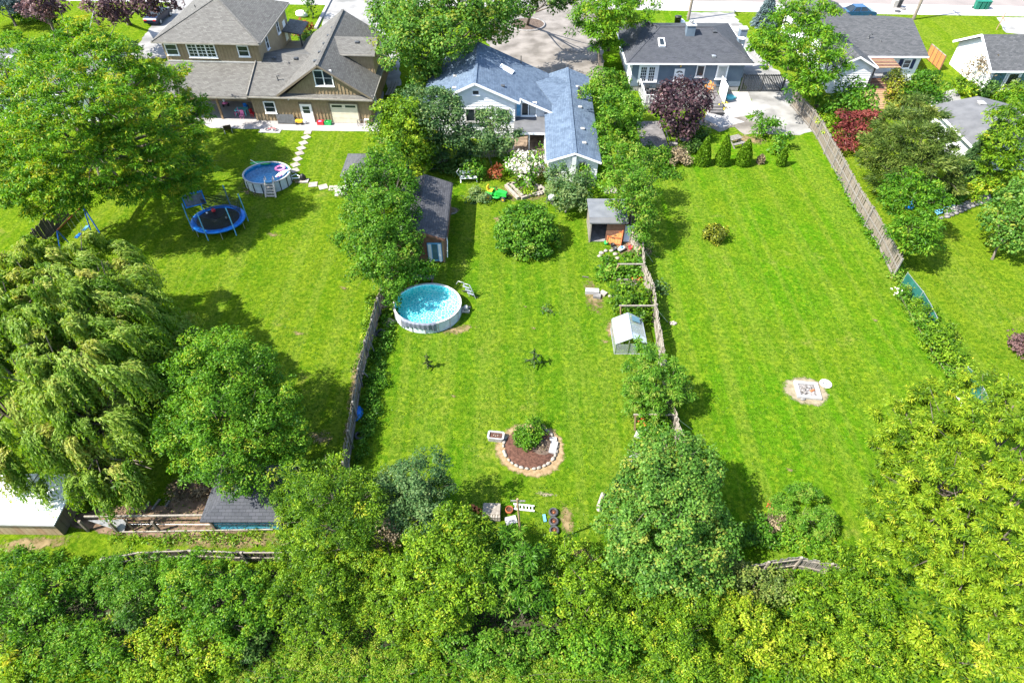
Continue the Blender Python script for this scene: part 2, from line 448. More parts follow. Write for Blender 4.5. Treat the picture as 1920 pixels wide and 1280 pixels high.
def sheet(name, pts, mat, z, jit=.12, step=.6, seed=1):
    """flat patch with a worn outline, pts in metres"""
    rn = random.Random(seed); q = []
    for i in range(len(pts)):
        a, b = Vector(pts[i][:2]), Vector(pts[(i+1) % len(pts)][:2])
        k = max(1, int((b-a).length/step)); nrm = Vector((-(b-a).y, (b-a).x)).normalized() if (b-a).length else Vector((0, 1))
        for j in range(k):
            p = a.lerp(b, j/k) + nrm*rn.uniform(-jit, jit); q.append((p.x, p.y, z))
    return MB().poly(q).build(name, mat, kind='structure')
def S_(px_pts, z=0): return [G(x, y) for x, y in px_pts]

def softmat(name, c1, c2, scale=2.0):
    m = pm(name, c1, c2, scale, .95, .5, detail=9)
    n, l = m.node_tree.nodes, m.node_tree.links
    out = [x for x in n if x.type == 'OUTPUT_MATERIAL'][0]; src = out.inputs[0].links[0].from_socket
    at = n.new('ShaderNodeAttribute'); at.attribute_name = 'cover'
    tc = n.new('ShaderNodeTexCoord'); nz = n.new('ShaderNodeTexNoise'); nz.inputs['Scale'].default_value = 2.4; nz.inputs['Detail'].default_value = 8; nz.inputs['Roughness'].default_value = .75
    l.new(tc.outputs['Object'], nz.inputs[0])
    a = n.new('ShaderNodeMath'); a.operation = 'ADD'; l.new(at.outputs['Fac'], a.inputs[0])
    sc_ = n.new('ShaderNodeMath'); sc_.operation = 'MULTIPLY_ADD'; sc_.inputs[1].default_value = 2.6; sc_.inputs[2].default_value = -1.3
    l.new(nz.outputs[0], sc_.inputs[0]); l.new(sc_.outputs[0], a.inputs[1])
    r_ = n.new('ShaderNodeMapRange'); r_.inputs['From Min'].default_value = .28; r_.inputs['From Max'].default_value = .75; l.new(a.outputs[0], r_.inputs[0])
    t = n.new('ShaderNodeBsdfTransparent'); mx = n.new('ShaderNodeMixShader')
    l.new(r_.outputs[0], mx.inputs[0]); l.new(t.outputs[0], mx.inputs[1]); l.new(src, mx.inputs[2]); l.new(mx.outputs[0], out.inputs[0])
    return m
M['bare_earth'] = softmat('bare dry earth', (.12, .085, .035), (.20, .15, .075))
M['straw_soft'] = softmat('straw mulch', (.17, .115, .055), (.25, .18, .10), 5)
M['sand_soft'] = softmat('pale sand', (.17, .14, .085), (.25, .215, .145), 3)
M['dirt_soft'] = softmat('brown trodden earth', (.09, .058, .038), (.20, .135, .088), 2.5)
M['gravel_soft'] = softmat('crushed gravel', (.30, .28, .25), (.54, .52, .48), .8)
_soft = [0]
def soft(name, c, rx, ry, mat, rz=0, core=.2, seed=0, top=.8, wav=1.0):
    """worn patch that thins out towards its rim"""
    _soft[0] += 1
    z = .004 + .0011*_soft[0]
    rn = random.Random(seed+_soft[0]); n = 40; v = [(0, 0, 0)]; top = 1.0 if core > .5 else top; cov = [top]
    ph = [rn.uniform(0, 6.28) for _ in range(4)]
    for k, (rr, cc) in enumerate(((core, top), (1.0, -.15))):
        for i in range(n):
            a = 2*math.pi*i/n; w = 1 + wav*(.10*math.sin(2*a+ph[0]) + .08*math.sin(3*a+ph[1]) + .05*math.sin(7*a+ph[2]))
            v.append((rx*rr*w*math.cos(a), ry*rr*w*math.sin(a), 0)); cov.append(cc)
    f = [(0, 1+i, 1+(i+1) % n) for i in range(n)] + [(1+i, 1+n+i, 1+n+(i+1) % n, 1+(i+1) % n) for i in range(n)]
    me = bpy.data.meshes.new(name); me.from_pydata(v, [], f); me.materials.append(mat)
    at = me.attributes.new('cover', 'FLOAT', 'POINT'); at.data.foreach_set('value', cov)
    o = bpy.data.objects.new(name, me); COL.objects.link(o); o.location = (c[0], c[1], z); o.rotation_euler = (0, 0, R(rz)); o['kind'] = 'structure'
    return o

# street along the top, its line and the concrete shoulder
def SY(x, off=0): return 91.75 - .047*x + off
MB().poly([(-160, SY(-160, 3.3), .008), (160, SY(160, 3.3), .008), (160, SY(160, 14), .008), (-160, SY(-160, 14), .008)]).build('street', M['road'], kind='structure')
MB().poly([(-160, SY(-160), .006), (160, SY(160), .006), (160, SY(160, 3.3), .006), (-160, SY(-160, 3.3), .006)]).build('sidewalk', M['concrete'], kind='structure')
MB().poly([(-160, SY(-160, 3.55), .012), (160, SY(160, 3.55), .012), (160, SY(160, 3.75), .012), (-160, SY(-160, 3.75), .012)]).build('road_marking', M['paint'], kind='structure')
sheet('bungalow_driveway', S_([(1288, 24), (1375, 23), (1398, 62), (1420, 100), (1475, 150), (1500, 190), (1528, 243), (1500, 254), (1440, 252), (1395, 228), (1418, 215), (1402, 172), (1385, 130), (1360, 60), (1290, 50)]), M['drive_concrete'], .008, .25)
sheet('concrete_patio', S_([(1352, 172), (1402, 172), (1418, 214), (1376, 221), (1396, 229), (1352, 240), (1318, 222), (1330, 200)]), M['concrete'], .014, .03)
sheet('gravel_patio', S_([(1310, 225), (1400, 218), (1440, 250), (1400, 252), (1380, 240), (1350, 246), (1300, 232)]), M['gravel'], .010, .25)
sheet('gravel_driveway', S_([(915, 40), (985, 22), (1000, -4), (1110, -4), (1128, 60), (1132, 140), (1085, 160), (1040, 150), (930, 105), (905, 70)]), M['gravel'], .008, .3)
sheet('tan_house_driveway', S_([(612, 12), (618, -5), (706, -5), (714, 50), (748, 100), (752, 160), (726, 165), (720, 90), (640, 60), (600, 60)]), M['drive_concrete'], .008, .15)
sheet('neighbour_driveway', S_([(240, 110), (290, 40), (330, -6), (392, -6), (350, 40), (310, 110)]), M['drive_concrete'], .009, .1)
sheet('rear_patio', S_([(352, 218), (365, 190), (410, 170), (720, 172), (712, 247), (560, 245), (470, 242), (395, 240)]), M['concrete'], .010, .03)
sheet('brick_patio', S_([(960, 236), (1022, 236), (1022, 298), (950, 298)]), M['brown_paving'], .010, .1)
sheet('far_driveway', S_([(1868, 33), (1925, 33), (1925, 66), (1885, 62)]), M['drive_concrete'], .009, .1)
sheet('shed_drive', S_([(1735, 190), (1790, 165), (1812, 200), (1770, 225)]), M['drive_concrete'], .009, .1)
soft('dirt_patch', G(640, 30), 1.0, 3.0, M['bare_earth'])
soft('pool_dirt', G(495, 347), 3.0, 2.6, M['dirt_soft'])
soft('pool_dirt', G(560, 340), .9, .7, M['bare_earth'])
soft('pool_dirt', G(860, 618), 1.5, .7, M['bare_earth'], 20)
soft('straw_ring', G(995, 841), 2.22, 2.02, M['straw_soft'], core=.78, wav=.25)
soft('sand_patch', G(1511, 733), 1.62, 1.28, M['sand_soft'], -6, core=.66, wav=.45)
soft('tyre_dirt', G(1063, 978), .5, 1.9, M['bare_earth'])
soft('tyre_dirt', G(1085, 1040), 1.0, .8, M['bare_earth'])
soft('dirt_patch', G(1022, 926), .7, .22, M['sand_soft'])
soft('garden_dirt', G(1112, 556), 1.0, 2.6, M['bare_earth'])
soft('garden_dirt', G(1172, 466), 1.6, .8, M['sand_soft'])
soft('garden_dirt', G(1147, 622), .5, 1.9, M['straw_soft'])
soft('garden_dirt', G(1190, 460), 2.0, 3.2, M['dirt_soft'])
soft('garden_dirt', G(985, 360), 3.2, 2.4, M['bare_earth'])
soft('garden_dirt', G(1010, 318), 1.2, 2.2, M['bare_earth'])
soft('garden_dirt', G(1400, 262), 2.6, 1.6, M['bare_earth'])
soft('fence_dirt', G(668, 700), .5, 4.5, M['bare_earth'])
soft('fence_dirt', G(655, 800), .4, 2.4, M['bare_earth'])
soft('dirt_patch', G(600, 820), 1.4, .9, M['bare_earth'], top=.55)
soft('dirt_patch', G(512, 440), 1.0, .5, M['bare_earth'], top=.55)
soft('dirt_patch', G(718, 265), .8, 1.6, M['bare_earth'])
soft('dirt_patch', G(845, 395), 1.0, .8, M['bare_earth'])
soft('dirt_patch', G(936, 412), .7, .9, M['bare_earth'])
soft('dirt_patch', G(640, 365), 1.0, .7, M['bare_earth'])
soft('pen_soil', G(330, 975), 5.6, 1.15, M['dirt_soft'], 2, core=.85)
soft('pen_soil', G(400, 925), 3.0, 1.6, M['dirt_soft'], 0, core=.8)
soft('path', G(430, 1014), 5.4, .62, M['bare_earth'], 2)
soft('path', G(60, 1020), 2.6, .7, M['bare_earth'], 4)
M['shade_litter'] = softmat('dark leaf litter', (.014,.018,.008), (.045,.042,.022), 2.0)  # floor coloured extra dark, painting shade into the gaps between the bushes
soft('brush_floor', (-10, 11.4), 21, 2.6, M['shade_litter'], 0, core=.75, wav=.3)
for (x, y, r_) in ((985, 412, .4), (1020, 578, .35), (1135, 640, .4), (1000, 615, .25), (690, 620, .3), (850, 742, .25), (985, 575, .2), (1640, 600, .3), (1480, 880, .3), (560, 625, .5), (645, 540, .4)):
    soft('bare_spot', G(x, y), r_*1.3, r_*.8, M['bare_earth'], top=.55)
hl = math.hypot

# ------------------------------------------------------------------ foliage
LM = {
 'green':   leafmat('mid green leaves', (.018,.066,.006), (.055,.155,.010), (.115,.245,.020), (.22,.29,.04)),
 'bright':  leafmat('bright green leaves', (.022,.084,.006), (.072,.190,.010), (.140,.275,.018), (.28,.33,.03)),
 'locust':  leafmat('feathery locust leaves', (.018,.074,.006), (.065,.180,.009), (.135,.270,.018), (.32,.33,.025)),
 'deep':    leafmat('deep green leaves', (.014,.046,.010), (.044,.108,.016), (.095,.175,.032), (.17,.21,.05), .28),
 'maple':   leafmat('maple leaves', (.018,.064,.010), (.060,.155,.018), (.125,.240,.036), (.26,.29,.045)),
 'bluegreen': leafmat('blue green leaves', (.016,.052,.016), (.052,.118,.034), (.115,.190,.062), (.20,.26,.09), .28),
 'yellow':  leafmat('yellow green leaves', (.030,.090,.006), (.112,.220,.010), (.215,.325,.018), (.40,.40,.03)),
 'lime':    leafmat('lime green drooping leaves', (.034,.095,.006), (.135,.235,.010), (.270,.350,.020), (.42,.43,.04), .36),
 'willow':  leafmat('willow leaves', (.026,.076,.006), (.092,.190,.013), (.215,.305,.050), (.36,.37,.08), .36),
 'olive':   leafmat('olive green needles', (.022,.048,.010), (.062,.105,.018), (.130,.175,.032), (.20,.22,.05), .15),
 'spruce':  leafmat('blue spruce needles', (.030,.055,.055), (.085,.130,.135), (.170,.220,.230), None, .12),
 'cedar':   leafmat('bright cedar sprays', (.030,.085,.006), (.095,.200,.010), (.170,.285,.020), (.24,.33,.03), .25),
 'gold':    leafmat('golden juniper sprays', (.045,.070,.008), (.15,.175,.014), (.30,.29,.025), (.42,.36,.03), .2),
 'purple':  leafmat('dark purple leaves', (.016,.010,.014), (.048,.026,.032), (.110,.062,.066), (.20,.12,.11), .22, .4),
 'red':     leafmat('dark red leaves', (.040,.010,.012), (.120,.028,.026), (.22,.055,.045), (.30,.10,.07), .25),
 'copper':  leafmat('copper red leaves', (.09,.030,.014), (.22,.065,.030), (.36,.12,.05), None, .25),
 'bloom':   leafmat('creamy white flower heads', (.45,.42,.33), (.66,.62,.52), (.78,.74,.66), None, .2),
 'bloom_red': leafmat('red flowers', (.40,.015,.02), (.60,.03,.03), (.72,.10,.08), None, .2),
 'bloom_orange': leafmat('orange flowers', (.55,.14,.02), (.70,.26,.04), (.78,.42,.08), None, .2),
 'bloom_yellow': leafmat('yellow flowers', (.55,.40,.02), (.75,.58,.03), (.80,.70,.06), None, .2),
 'grass':   leafmat('tall grass blades', (.030,.095,.005), (.095,.205,.008), (.18,.30,.018), (.32,.36,.05), .3),
 'dry':     leafmat('dry twiggy leaves', (.10,.075,.045), (.22,.17,.10), (.34,.28,.17), None, .2),
}
def nrm(a): return a / np.maximum(np.linalg.norm(a, axis=-1, keepdims=True), 1e-9)
def leafmesh(name, C, T, N, L, W, tint, mat, parent, curl=.12):
    C, T, N = (np.asarray(x, dtype=np.float64) for x in (C, T, N))
    T = nrm(T); Sd = nrm(np.cross(N, T)); Nn = np.cross(T, Sd)
    n = len(C)
    L = np.broadcast_to(np.asarray(L, dtype=float), (n,))[:, None]; W = np.broadcast_to(np.asarray(W, dtype=float), (n,))[:, None]
    I = np.array(_inv(parent))
    V = np.empty((n, 4, 3))
    V[:, 0] = C - T*L*.5; V[:, 1] = C + Sd*W*.5 + Nn*L*curl; V[:, 2] = C + T*L*.5 - Nn*L*curl*.4; V[:, 3] = C - Sd*W*.5 + Nn*L*curl
    V = V.reshape(-1, 3) @ I[:3, :3].T + I[:3, 3]
    me = bpy.data.meshes.new(name)
    me.vertices.add(4*n); me.vertices.foreach_set('co', V.astype(np.float32).ravel())
    me.loops.add(4*n); me.loops.foreach_set('vertex_index', np.arange(4*n, dtype=np.int32))
    me.polygons.add(n); me.polygons.foreach_set('loop_start', np.arange(0, 4*n, 4, dtype=np.int32))
    at = me.attributes.new('tint', 'FLOAT', 'POINT')
    at.data.foreach_set('value', np.repeat(np.clip(tint, 0, 1), 4).astype(np.float32))
    me.materials.append(mat); me.update(calc_edges=True); me.validate()
    o = bpy.data.objects.new(name, me); COL.objects.link(o); o.parent = parent
    global N_LEAF
    N_LEAF += n
    return o
N_LEAF = 0
def rdir(rg, n): return nrm(rg.normal(size=(n, 3)))

# leaf habit: length and width in picture-scale units, cover, clump size, flatness, hang
HABIT = {
 'puff':   dict(l=6.0, w=3.7, cover=2.5, cr=.34, squash=.75, up=.80, rand=.60),
 'fine':   dict(l=5.4, w=2.5, cover=2.5, cr=.30, squash=.75, up=.75, rand=.70),
 'spray':  dict(l=6.8, w=2.35, cover=2.1, cr=.36, squash=.50, up=.65, rand=.55),
 'star':   dict(l=9.2, w=2.5, cover=2.3, cr=.26, squash=.55, up=.60, rand=.45),
 'needle': dict(l=7.5, w=1.7, cover=3.0, cr=.24, squash=.45, up=.30, rand=.50),
 'tight':  dict(l=4.6, w=2.5, cover=3.0, cr=.20, squash=.9, up=.35, rand=.60),
}
def crown(name, lobes, hab, mat, parent, seed, density=1.0, scale=1.0, yellow=.0, tint0=.5, inner=True, smooth=1.0):
    """lobes: (x, y, z, r[, flat]) -> leaves in clumps on and inside every lobe"""
    h = HABIT[hab]; rg = np.random.default_rng(seed)
    Cs, Ts, Ns, Ls, Ws, Ti = [], [], [], [], [], []
    LA = np.array([(l[0], l[1], l[2], l[3], l[4] if len(l) > 4 else .85) for l in lobes])
    for li, lb in enumerate(lobes):
        x, y, z, r_ = lb[:4]; fl = lb[4] if len(lb) > 4 else .85
        k = mpp(x, y, z) * scale
        L, W = h['l']*k, h['w']*k
        cr = min(max(h['cr']*r_, 2.2*L), max(.45, 1.15*L*1.9))
        area = 4*math.pi*r_*r_*(.5+.5*fl)
        ncl = max(5, int(area/(math.pi*cr*cr)*1.45))
        d = rdir(rg, ncl*2); keep = (d[:, 2] > -.35) | (rg.random(ncl*2) < .42); d = d[keep][:ncl]
        ncl = len(d)
        # uneven outline: every lobe bulges and has notches
        b = rdir(rg, 9); amp = rg.uniform(-.34, .26, 9)*smooth
        bul = 1 + (np.maximum(0, d @ b.T - .55)/.45 @ amp)
        rad = r_*np.where(rg.random(ncl) < (.72 if smooth > .5 else .9), rg.uniform(.80 if smooth > .5 else .9, 1.04, ncl), rg.uniform(.40, .80, ncl))*bul
        rad *= np.where(rg.random(ncl) < .13*smooth, rg.uniform(1.05, 1.28, ncl), 1)
        cc = np.array([x, y, z]) + d*rad[:, None]*np.array([1, 1, fl])
        # nothing grows in the dark where one lobe lies deep inside the others
        q = (cc[:, None, :]-LA[None, :, :3])/(LA[None, :, 3:4]*np.stack([np.ones(len(LA)), np.ones(len(LA)), LA[:, 4]], 1)[None])
        q = np.linalg.norm(q, axis=2); q[:, li] = 9
        below = (LA[None, :, 2] > cc[:, None, 2]-.1*LA[None, :, 3])
        keep = (q > np.where(below, .74, .62)).all(axis=1)
        keep &= ~((cc[:, 2] < .25) & (z > 1.2))
        keep[:2] = True
        cc, d, ncl = cc[keep], d[keep], int(keep.sum()); ncl0 = len(keep)
        cc[:, 2] = np.maximum(cc[:, 2], .15)
        nl = max(6, int(density*h['cover']*.37*area*1.15/(L*W*.5)/ncl0))
        tot = ncl*nl; ci = np.repeat(np.arange(ncl), nl)
        e = rdir(rg, tot); cs = cr*rg.uniform(.65, 1.25, ncl)
        if hab in ('star', 'spray'):
            e[:, 2] = e[:, 2]*.6 - .10
            e = nrm(e)
            T = nrm(e + np.array([0, 0, -.28]) + rg.normal(size=(tot, 3))*.25)
            rr = rg.uniform(.35, 1.0, tot) if hab == 'spray' else rg.uniform(.15, .8, tot)
            C = cc[ci] + e*(cs[ci]*rr)[:, None]*np.array([1, 1, h['squash']])
            Nn = nrm(np.array([0, 0, 1.0])*h['up'] + e*.35 + rg.normal(size=(tot, 3))*h['rand']*.6)
        elif hab == 'needle':
            T = nrm(d[ci]*np.array([1, 1, .35]) + e*.75)
            C = cc[ci] + e*(cs[ci]*rg.uniform(.2, 1, tot))[:, None]*np.array([1, 1, h['squash']])
            Nn = rdir(rg, tot) + np.array([0, 0, h['up']])
        else:
            C = cc[ci] + e*(cs[ci]*rg.uniform(.45, 1.0, tot)**.7)[:, None]*np.array([1, 1, h['squash']])
            Nn = nrm(e*.45 + d[ci]*.25 + np.array([0, 0, 1.0])*h['up'] + rg.normal(size=(tot, 3))*h['rand']*.6)
            T = np.cross(Nn, rdir(rg, tot)) + np.array([0, 0, -.25])
        ct = tint0 + .06 + rg.normal(0, .15, ncl) + np.where(rg.random(ncl) < yellow, .32, 0)
        Cs.append(C); Ts.append(T); Ns.append(Nn)
        Ls.append(L*rg.uniform(.65, 1.3, tot)); Ws.append(W*rg.uniform(.7, 1.25, tot))
        Ti.append(ct[ci] + rg.normal(0, .15, tot))
    C = np.concatenate(Cs); C[:, 2] = np.maximum(C[:, 2], .04)
    return leafmesh(name, C, np.concatenate(Ts), np.concatenate(Ns), np.concatenate(Ls), np.concatenate(Ws), np.concatenate(Ti), mat, parent)

def limbs(name, base, lobes, mat, parent, r0, seed, n_tw=4):
    rn = random.Random(seed); mb = MB()
    cx = sum(l[0]*l[3] for l in lobes)/sum(l[3] for l in lobes); cy = sum(l[1]*l[3] for l in lobes)/sum(l[3] for l in lobes)
    zt = max(l[2] for l in lobes)
    fork = Vector((base[0]*.7+cx*.3, base[1]*.7+cy*.3, zt*.35))
    top = Vector((cx, cy, zt*.8))
    b = Vector((base[0], base[1], -.05))
    mb.tube([b, b.lerp(fork, .12)+Vector((0, 0, .05)), b.lerp(fork, .6)+Vector((rn.uniform(-.1, .1), rn.uniform(-.1, .1), 0)), fork, top], [r0*1.5, r0*1.05, r0*.9, r0*.8, r0*.18], 8)
    for l in lobes:
        c = Vector(l[:3]); m_ = fork.lerp(c, .5)+Vector((0, 0, -.12*l[3]))
        mb.tube([fork-Vector((0, 0, .1)), m_, c], [r0*.5, r0*.32, r0*.14], 6, False)
        for k in range(n_tw):
            d = Vector((rn.gauss(0, 1), rn.gauss(0, 1), rn.gauss(.4, .7))).normalized()*l[3]*rn.uniform(.7, 1.12)
            s = m_.lerp(c, rn.uniform(.2, 1))
            mb.tube([s, s.lerp(c+d, .5)+Vector((0, 0, .1*l[3])), c+d], [r0*.16, r0*.10, r0*.03], 5, False)
    return mb.build(name, mat, parent)

def LB(spec):
    """lobes surveyed as (px, py, height, radius[, flat])"""
    return [G(s[0], s[1], s[2]) [:2] + (s[2],) + tuple(s[3:]) for s in spec]
_seed = [100]
def tree(name, label, spec, hab, leaf, base=None, r0=.16, group=None, shrub=False, bark='bark', **kw):
    _seed[0] += 7
    lobes = LB(spec)
    if base is None:
        b = (sum(l[0] for l in lobes)/len(lobes), sum(l[1] for l in lobes)/len(lobes))
    else: b = G(*base)[:2]
    cat = kw.pop('cat', 'shrub' if shrub else 'tree')
    t = thing(name, label, cat, Frame(b[0], b[1], 0), group)
    crown('foliage' if shrub else 'crown', lobes, hab, LM[leaf], t, _seed[0], **kw)
    limbs('stem' if shrub else 'trunk', b, lobes, M[bark], t, r0 if not shrub else min(r0, .05), _seed[0], 3 if shrub else 5)
    return t
def shrub(name, label, spec, hab, leaf, **kw): return tree(name, label, spec, hab, leaf, shrub=True, **kw)

def cone_plant(name, label, base, h, r_, hab, leaf, cat='tree', layers=10, seed=0, density=1.0, tip=.5, drop=.0, group=None, rounded=0.0, scale=1.0):
    rg = np.random.default_rng(seed+5); b = G(*base); t = thing(name, label, cat, Frame(b[0], b[1], 0), group)
    k = mpp(b[0], b[1], h*.5)*scale; H_ = HABIT[hab]; L, W = H_['l']*k, H_['w']*k
    area = math.pi*r_*math.hypot(r_, h)
    n = int(area*H_['cover']*1.7*density/(L*W*.5))
    u = 1-np.sqrt(rg.random(n)); z = u*h*.98 + .08
    prof = r_*((1-u)**(1-.45*rounded)*(1-rounded*.35*(1-u)**6)); a = rg.uniform(0, 2*math.pi, n)
    if layers:   # whorls of branches
        ph = (u*layers) % 1.0; nb = 9
        br = np.floor(a/(2*math.pi)*nb); a = (br + .5 + rg.normal(0, .22, n))/nb*2*math.pi + np.floor(u*layers)*1.7
        prof = prof*(1.12 - .42*ph)
    rad = prof*rg.uniform(.55, 1.03, n)**.6
    C = np.stack([b[0]+rad*np.cos(a), b[1]+rad*np.sin(a), z - drop*rad + rg.normal(0, .03, n)], 1); C[:, 2] = np.maximum(C[:, 2], .05)
    out = np.stack([np.cos(a), np.sin(a), np.full(n, .15)], 1)
    if hab == 'needle': T = out*np.array([1, 1, -.6]) + rg.normal(size=(n, 3))*.45; N_ = rg.normal(size=(n, 3))*.5+np.array([0, 0, .9])
    else: T = np.array([0, 0, 1.0]) + out*.5 + rg.normal(size=(n, 3))*.45; N_ = out + rg.normal(size=(n, 3))*.55
    leafmesh('crown', C, T, N_, L*rg.uniform(.6, 1.25, n), W*rg.uniform(.7, 1.3, n), .48 + rg.normal(0, .16, n) + .1*(rad/np.maximum(prof, .01)-.7), LM[leaf], t)
    MB().tube([(b[0], b[1], -.03), (b[0], b[1], h*.5), (b[0], b[1], h*.96)], [max(.04, r_*.09), max(.025, r_*.06), .012], 7).build('trunk', M['bark'], t)
    return t
# ------------------------------------------------------------------ buildings
class WF:
    """frame of a wall: a along the wall, b out of the wall, c up"""
    def __init__(s, fn): s.fn = fn
    def __call__(s, a, b, c=0): return s.fn(a, b, c)
def front(fr, y): return WF(lambda a, b, c: fr(a, y-b, c))
def right(fr, x): return WF(lambda a, b, c: fr(x+b, a, c))
def left(fr, x): return WF(lambda a, b, c: fr(x-b, -a, c))
def wb(fr, y, x0, y0, x1, y1):
    """extent on a front wall (local y) of a rectangle surveyed on the photograph"""
    def solve(px, py):
        Y = fr.o[1]+y
        for _ in range(4):
            p = P(px, py, Y); lx = (p[0]-fr.o[0]-y*fr.uy[0])/fr.ux[0]; Y = fr(lx, y)[1]
        return lx, p[2]-fr.o[2]
    ym = (y0+y1)/2
    a, b = solve(x0, ym)[0], solve(x1, ym)[0]
    return a, b, solve((x0+x1)/2, y1)[1], solve((x0+x1)/2, y0)[1]

def window(parent, wf, a0, a1, c0, c1, cols=1, rows=1, frame='white', pane='glass', fw=.09, t=.115, name='window', muntin=.035, sill=True, mull=None, label=None):
    mb = MB(wf)
    mb.box(a0, a1, 0, t, c0, c0+fw); mb.box(a0, a1, 0, t, c1-fw, c1)
    mb.box(a0, a0+fw, 0, t-.004, c0+fw, c1-fw); mb.box(a1-fw, a1, 0, t-.004, c0+fw, c1-fw)
    for q in (mull or []):
        x = a0+(a1-a0)*q; mb.box(x-fw*.5, x+fw*.5, 0, t-.006, c0+fw, c1-fw)
    if sill: mb.box(a0-.05, a1+.05, 0, t+.05, c0-.06, c0-.003)
    o = mb.build(name, M[frame], parent, label=label)
    MB(wf).poly([(a0+fw, .056, c0+fw), (a1-fw, .056, c0+fw), (a1-fw, .056, c1-fw), (a0+fw, .056, c1-fw)]).build('pane', M[pane], o)
    if cols > 1 or rows > 1:
        mm = MB(wf)
        for i in range(1, cols):
            x = a0+fw+(a1-a0-2*fw)*i/cols; mm.box(x-muntin/2, x+muntin/2, .058, .078, c0+fw, c1-fw)
        for i in range(1, rows):
            z = c0+fw+(c1-c0-2*fw)*i/rows; mm.box(a0+fw, a1-fw, .058, .075, z-muntin/2, z+muntin/2)
        mm.build('muntin', M[frame], o)
    return o
def siding(parent, wf, poly, mat, h=.2, t=.028, name='siding'):
    mb = MB(wf); z0 = min(p[1] for p in poly); z1 = max(p[1] for p in poly); z = z0
    while z < z1-1e-3:
        q = clip(clip(poly, 0, 1, min(z+h, z1)), 0, -1, -z)
        if len(q) >= 3:
            pts = [(a, .008 + t*(1-(c-z)/h), c) for a, c in q]
            mb.poly(pts)
            lo = [p for p in pts if p[2] < z+1e-4]
            if len(lo) >= 2:
                a, b = min(p[0] for p in lo), max(p[0] for p in lo)
                mb.poly([(a, 0, z), (b, 0, z), (b, .008+t, z), (a, .008+t, z)])
        z += h
    return mb.build(name, M[mat], parent, kind='stuff')
def battens(parent, wf, poly, mat, sp=.34, w=.055, t=.045, name='batten'):
    mb = MB(wf); a = min(p[0] for p in poly)+sp*.5; a1 = max(p[0] for p in poly)
    while a < a1:
        q = clip(clip(poly, 1, 0, a+.01), -1, 0, -(a-.01))
        if len(q) >= 3:
            zs = [p[1] for p in q]; mb.box(a-w/2, a+w/2, 0, t, min(zs), max(zs))
        a += sp
    return mb.build(name, M[mat], parent, kind='stuff')
def vent(parent, fr, p, s=.34, h=.16, mat='dark_metal', name='roof_vent'):
    mb = MB(fr); mb.box(p[0]-s/2, p[0]+s/2, p[1]-s/2, p[1]+s/2, p[2]-.12, p[2]+h*.5)
    mb.add([(p[0]-s*.62, p[1]-s*.62, p[2]+h*.5+.003), (p[0]+s*.62, p[1]-s*.62, p[2]+h*.5+.003), (p[0]+s*.62, p[1]+s*.62, p[2]+h*.5+.003), (p[0]-s*.62, p[1]+s*.62, p[2]+h*.5+.003), (p[0], p[1], p[2]+h)], [(0, 1, 4), (1, 2, 4), (2, 3, 4), (3, 0, 4), (3, 2, 1, 0)])
    return mb.build(name, M[mat], parent)
def pipe(parent, fr, p, h=.45, r_=.05, mat='dark_metal', bend=False):
    mb = MB(fr); pts = [(p[0], p[1], p[2]-.1), (p[0], p[1], p[2]+h)]
    if bend: pts += [(p[0]+.16, p[1]-.05, p[2]+h+.05), (p[0]+.26, p[1]-.05, p[2]+h-.05)]
    mb.tube(pts, r_, 8); mb.lathe([(r_*2.4, .0), (r_*1.3, .08)], p, 10)
    return mb.build('vent_pipe', M[mat], parent)
def ridge(parent, fr, pts, mat, w=.26):
    mb = MB(fr)
    for a, b in zip(pts[:-1], pts[1:]): mb.beam((a[0], a[1], a[2]+.005), (b[0], b[1], b[2]+.005), w, .05)
    return mb.build('ridge_cap', M[mat], parent)
def gutter(parent, fr, a, b, mat='soffit', w=.12):
    return MB(fr).beam(a, b, w, .13).build('gutter', M[mat], parent)

# ---- tan house with garage
F1 = Frame(-25.4, 59.86, 0, -3, 0)
h1 = thing('tan_house', 'large taupe house with a two storey hip roof and a gabled garage wing', 'house', F1)
mb = MB(F1)
mb.box(0, 11.6, 0, 13.6, 0, 2.62)
mb.add([(3.4, .02, 2.62), (11.6, .02, 2.62), (7.4, .02, 5.5), (3.4, 13.6, 2.62), (11.6, 13.6, 2.62), (7.1, 13.6, 5.5)], [(0, 1, 2), (4, 3, 5)])
mb.build('garage_wall', M['tan_wall'], h1)
MB(F1).box(-9.0, .55, 4.0, 14.4, 0, 6.08).build('wall', M['tan_wall'], h1)
battens(h1, front(F1, 0), [(0.02, .05), (11.58, .05), (11.58, 2.55), (.02, 2.55)], 'tan_wall')
battens(h1, front(F1, .02), [(3.8, 2.9), (11.2, 2.9), (7.4, 5.4)], 'tan_wall')
battens(h1, front(F1, 4.0), [(-8.98, 4.0), (.5, 4.0), (.5, 6.0), (-8.98, 6.0)], 'tan_wall')
battens(h1, right(F1, 11.6), [(.1, .1), (13.5, .1), (13.5, 2.55), (.1, 2.55)], 'tan_wall')
siding(h1, right(F1, .55), [(4.0, 3.0), (14.4, 3.0), (14.4, 6.05), (4.0, 6.05)], 'tan_wall', .22)
r_ = MB(F1)
r_.slab([(7.4, -.42, 5.8), (12.1, -.42, 2.72), (12.1, 14.1, 2.72), (7.1, 14.1, 5.8)])
r_.slab([(7.38, -.42, 5.79), (7.08, 14.1, 5.79), (2.4, 14.1, 2.70), (2.8, -.42, 2.84)])
r_.build('garage_roof', M['grey_shingle'], h1)
MB(F1).slab([(3.0, -.44, 2.64), (12.08, -.44, 2.64), (12.08, .06, 2.86), (3.3, .06, 2.86)], .08).build('pent_roof', M['grey_shingle'], h1)
r_ = MB(F1)
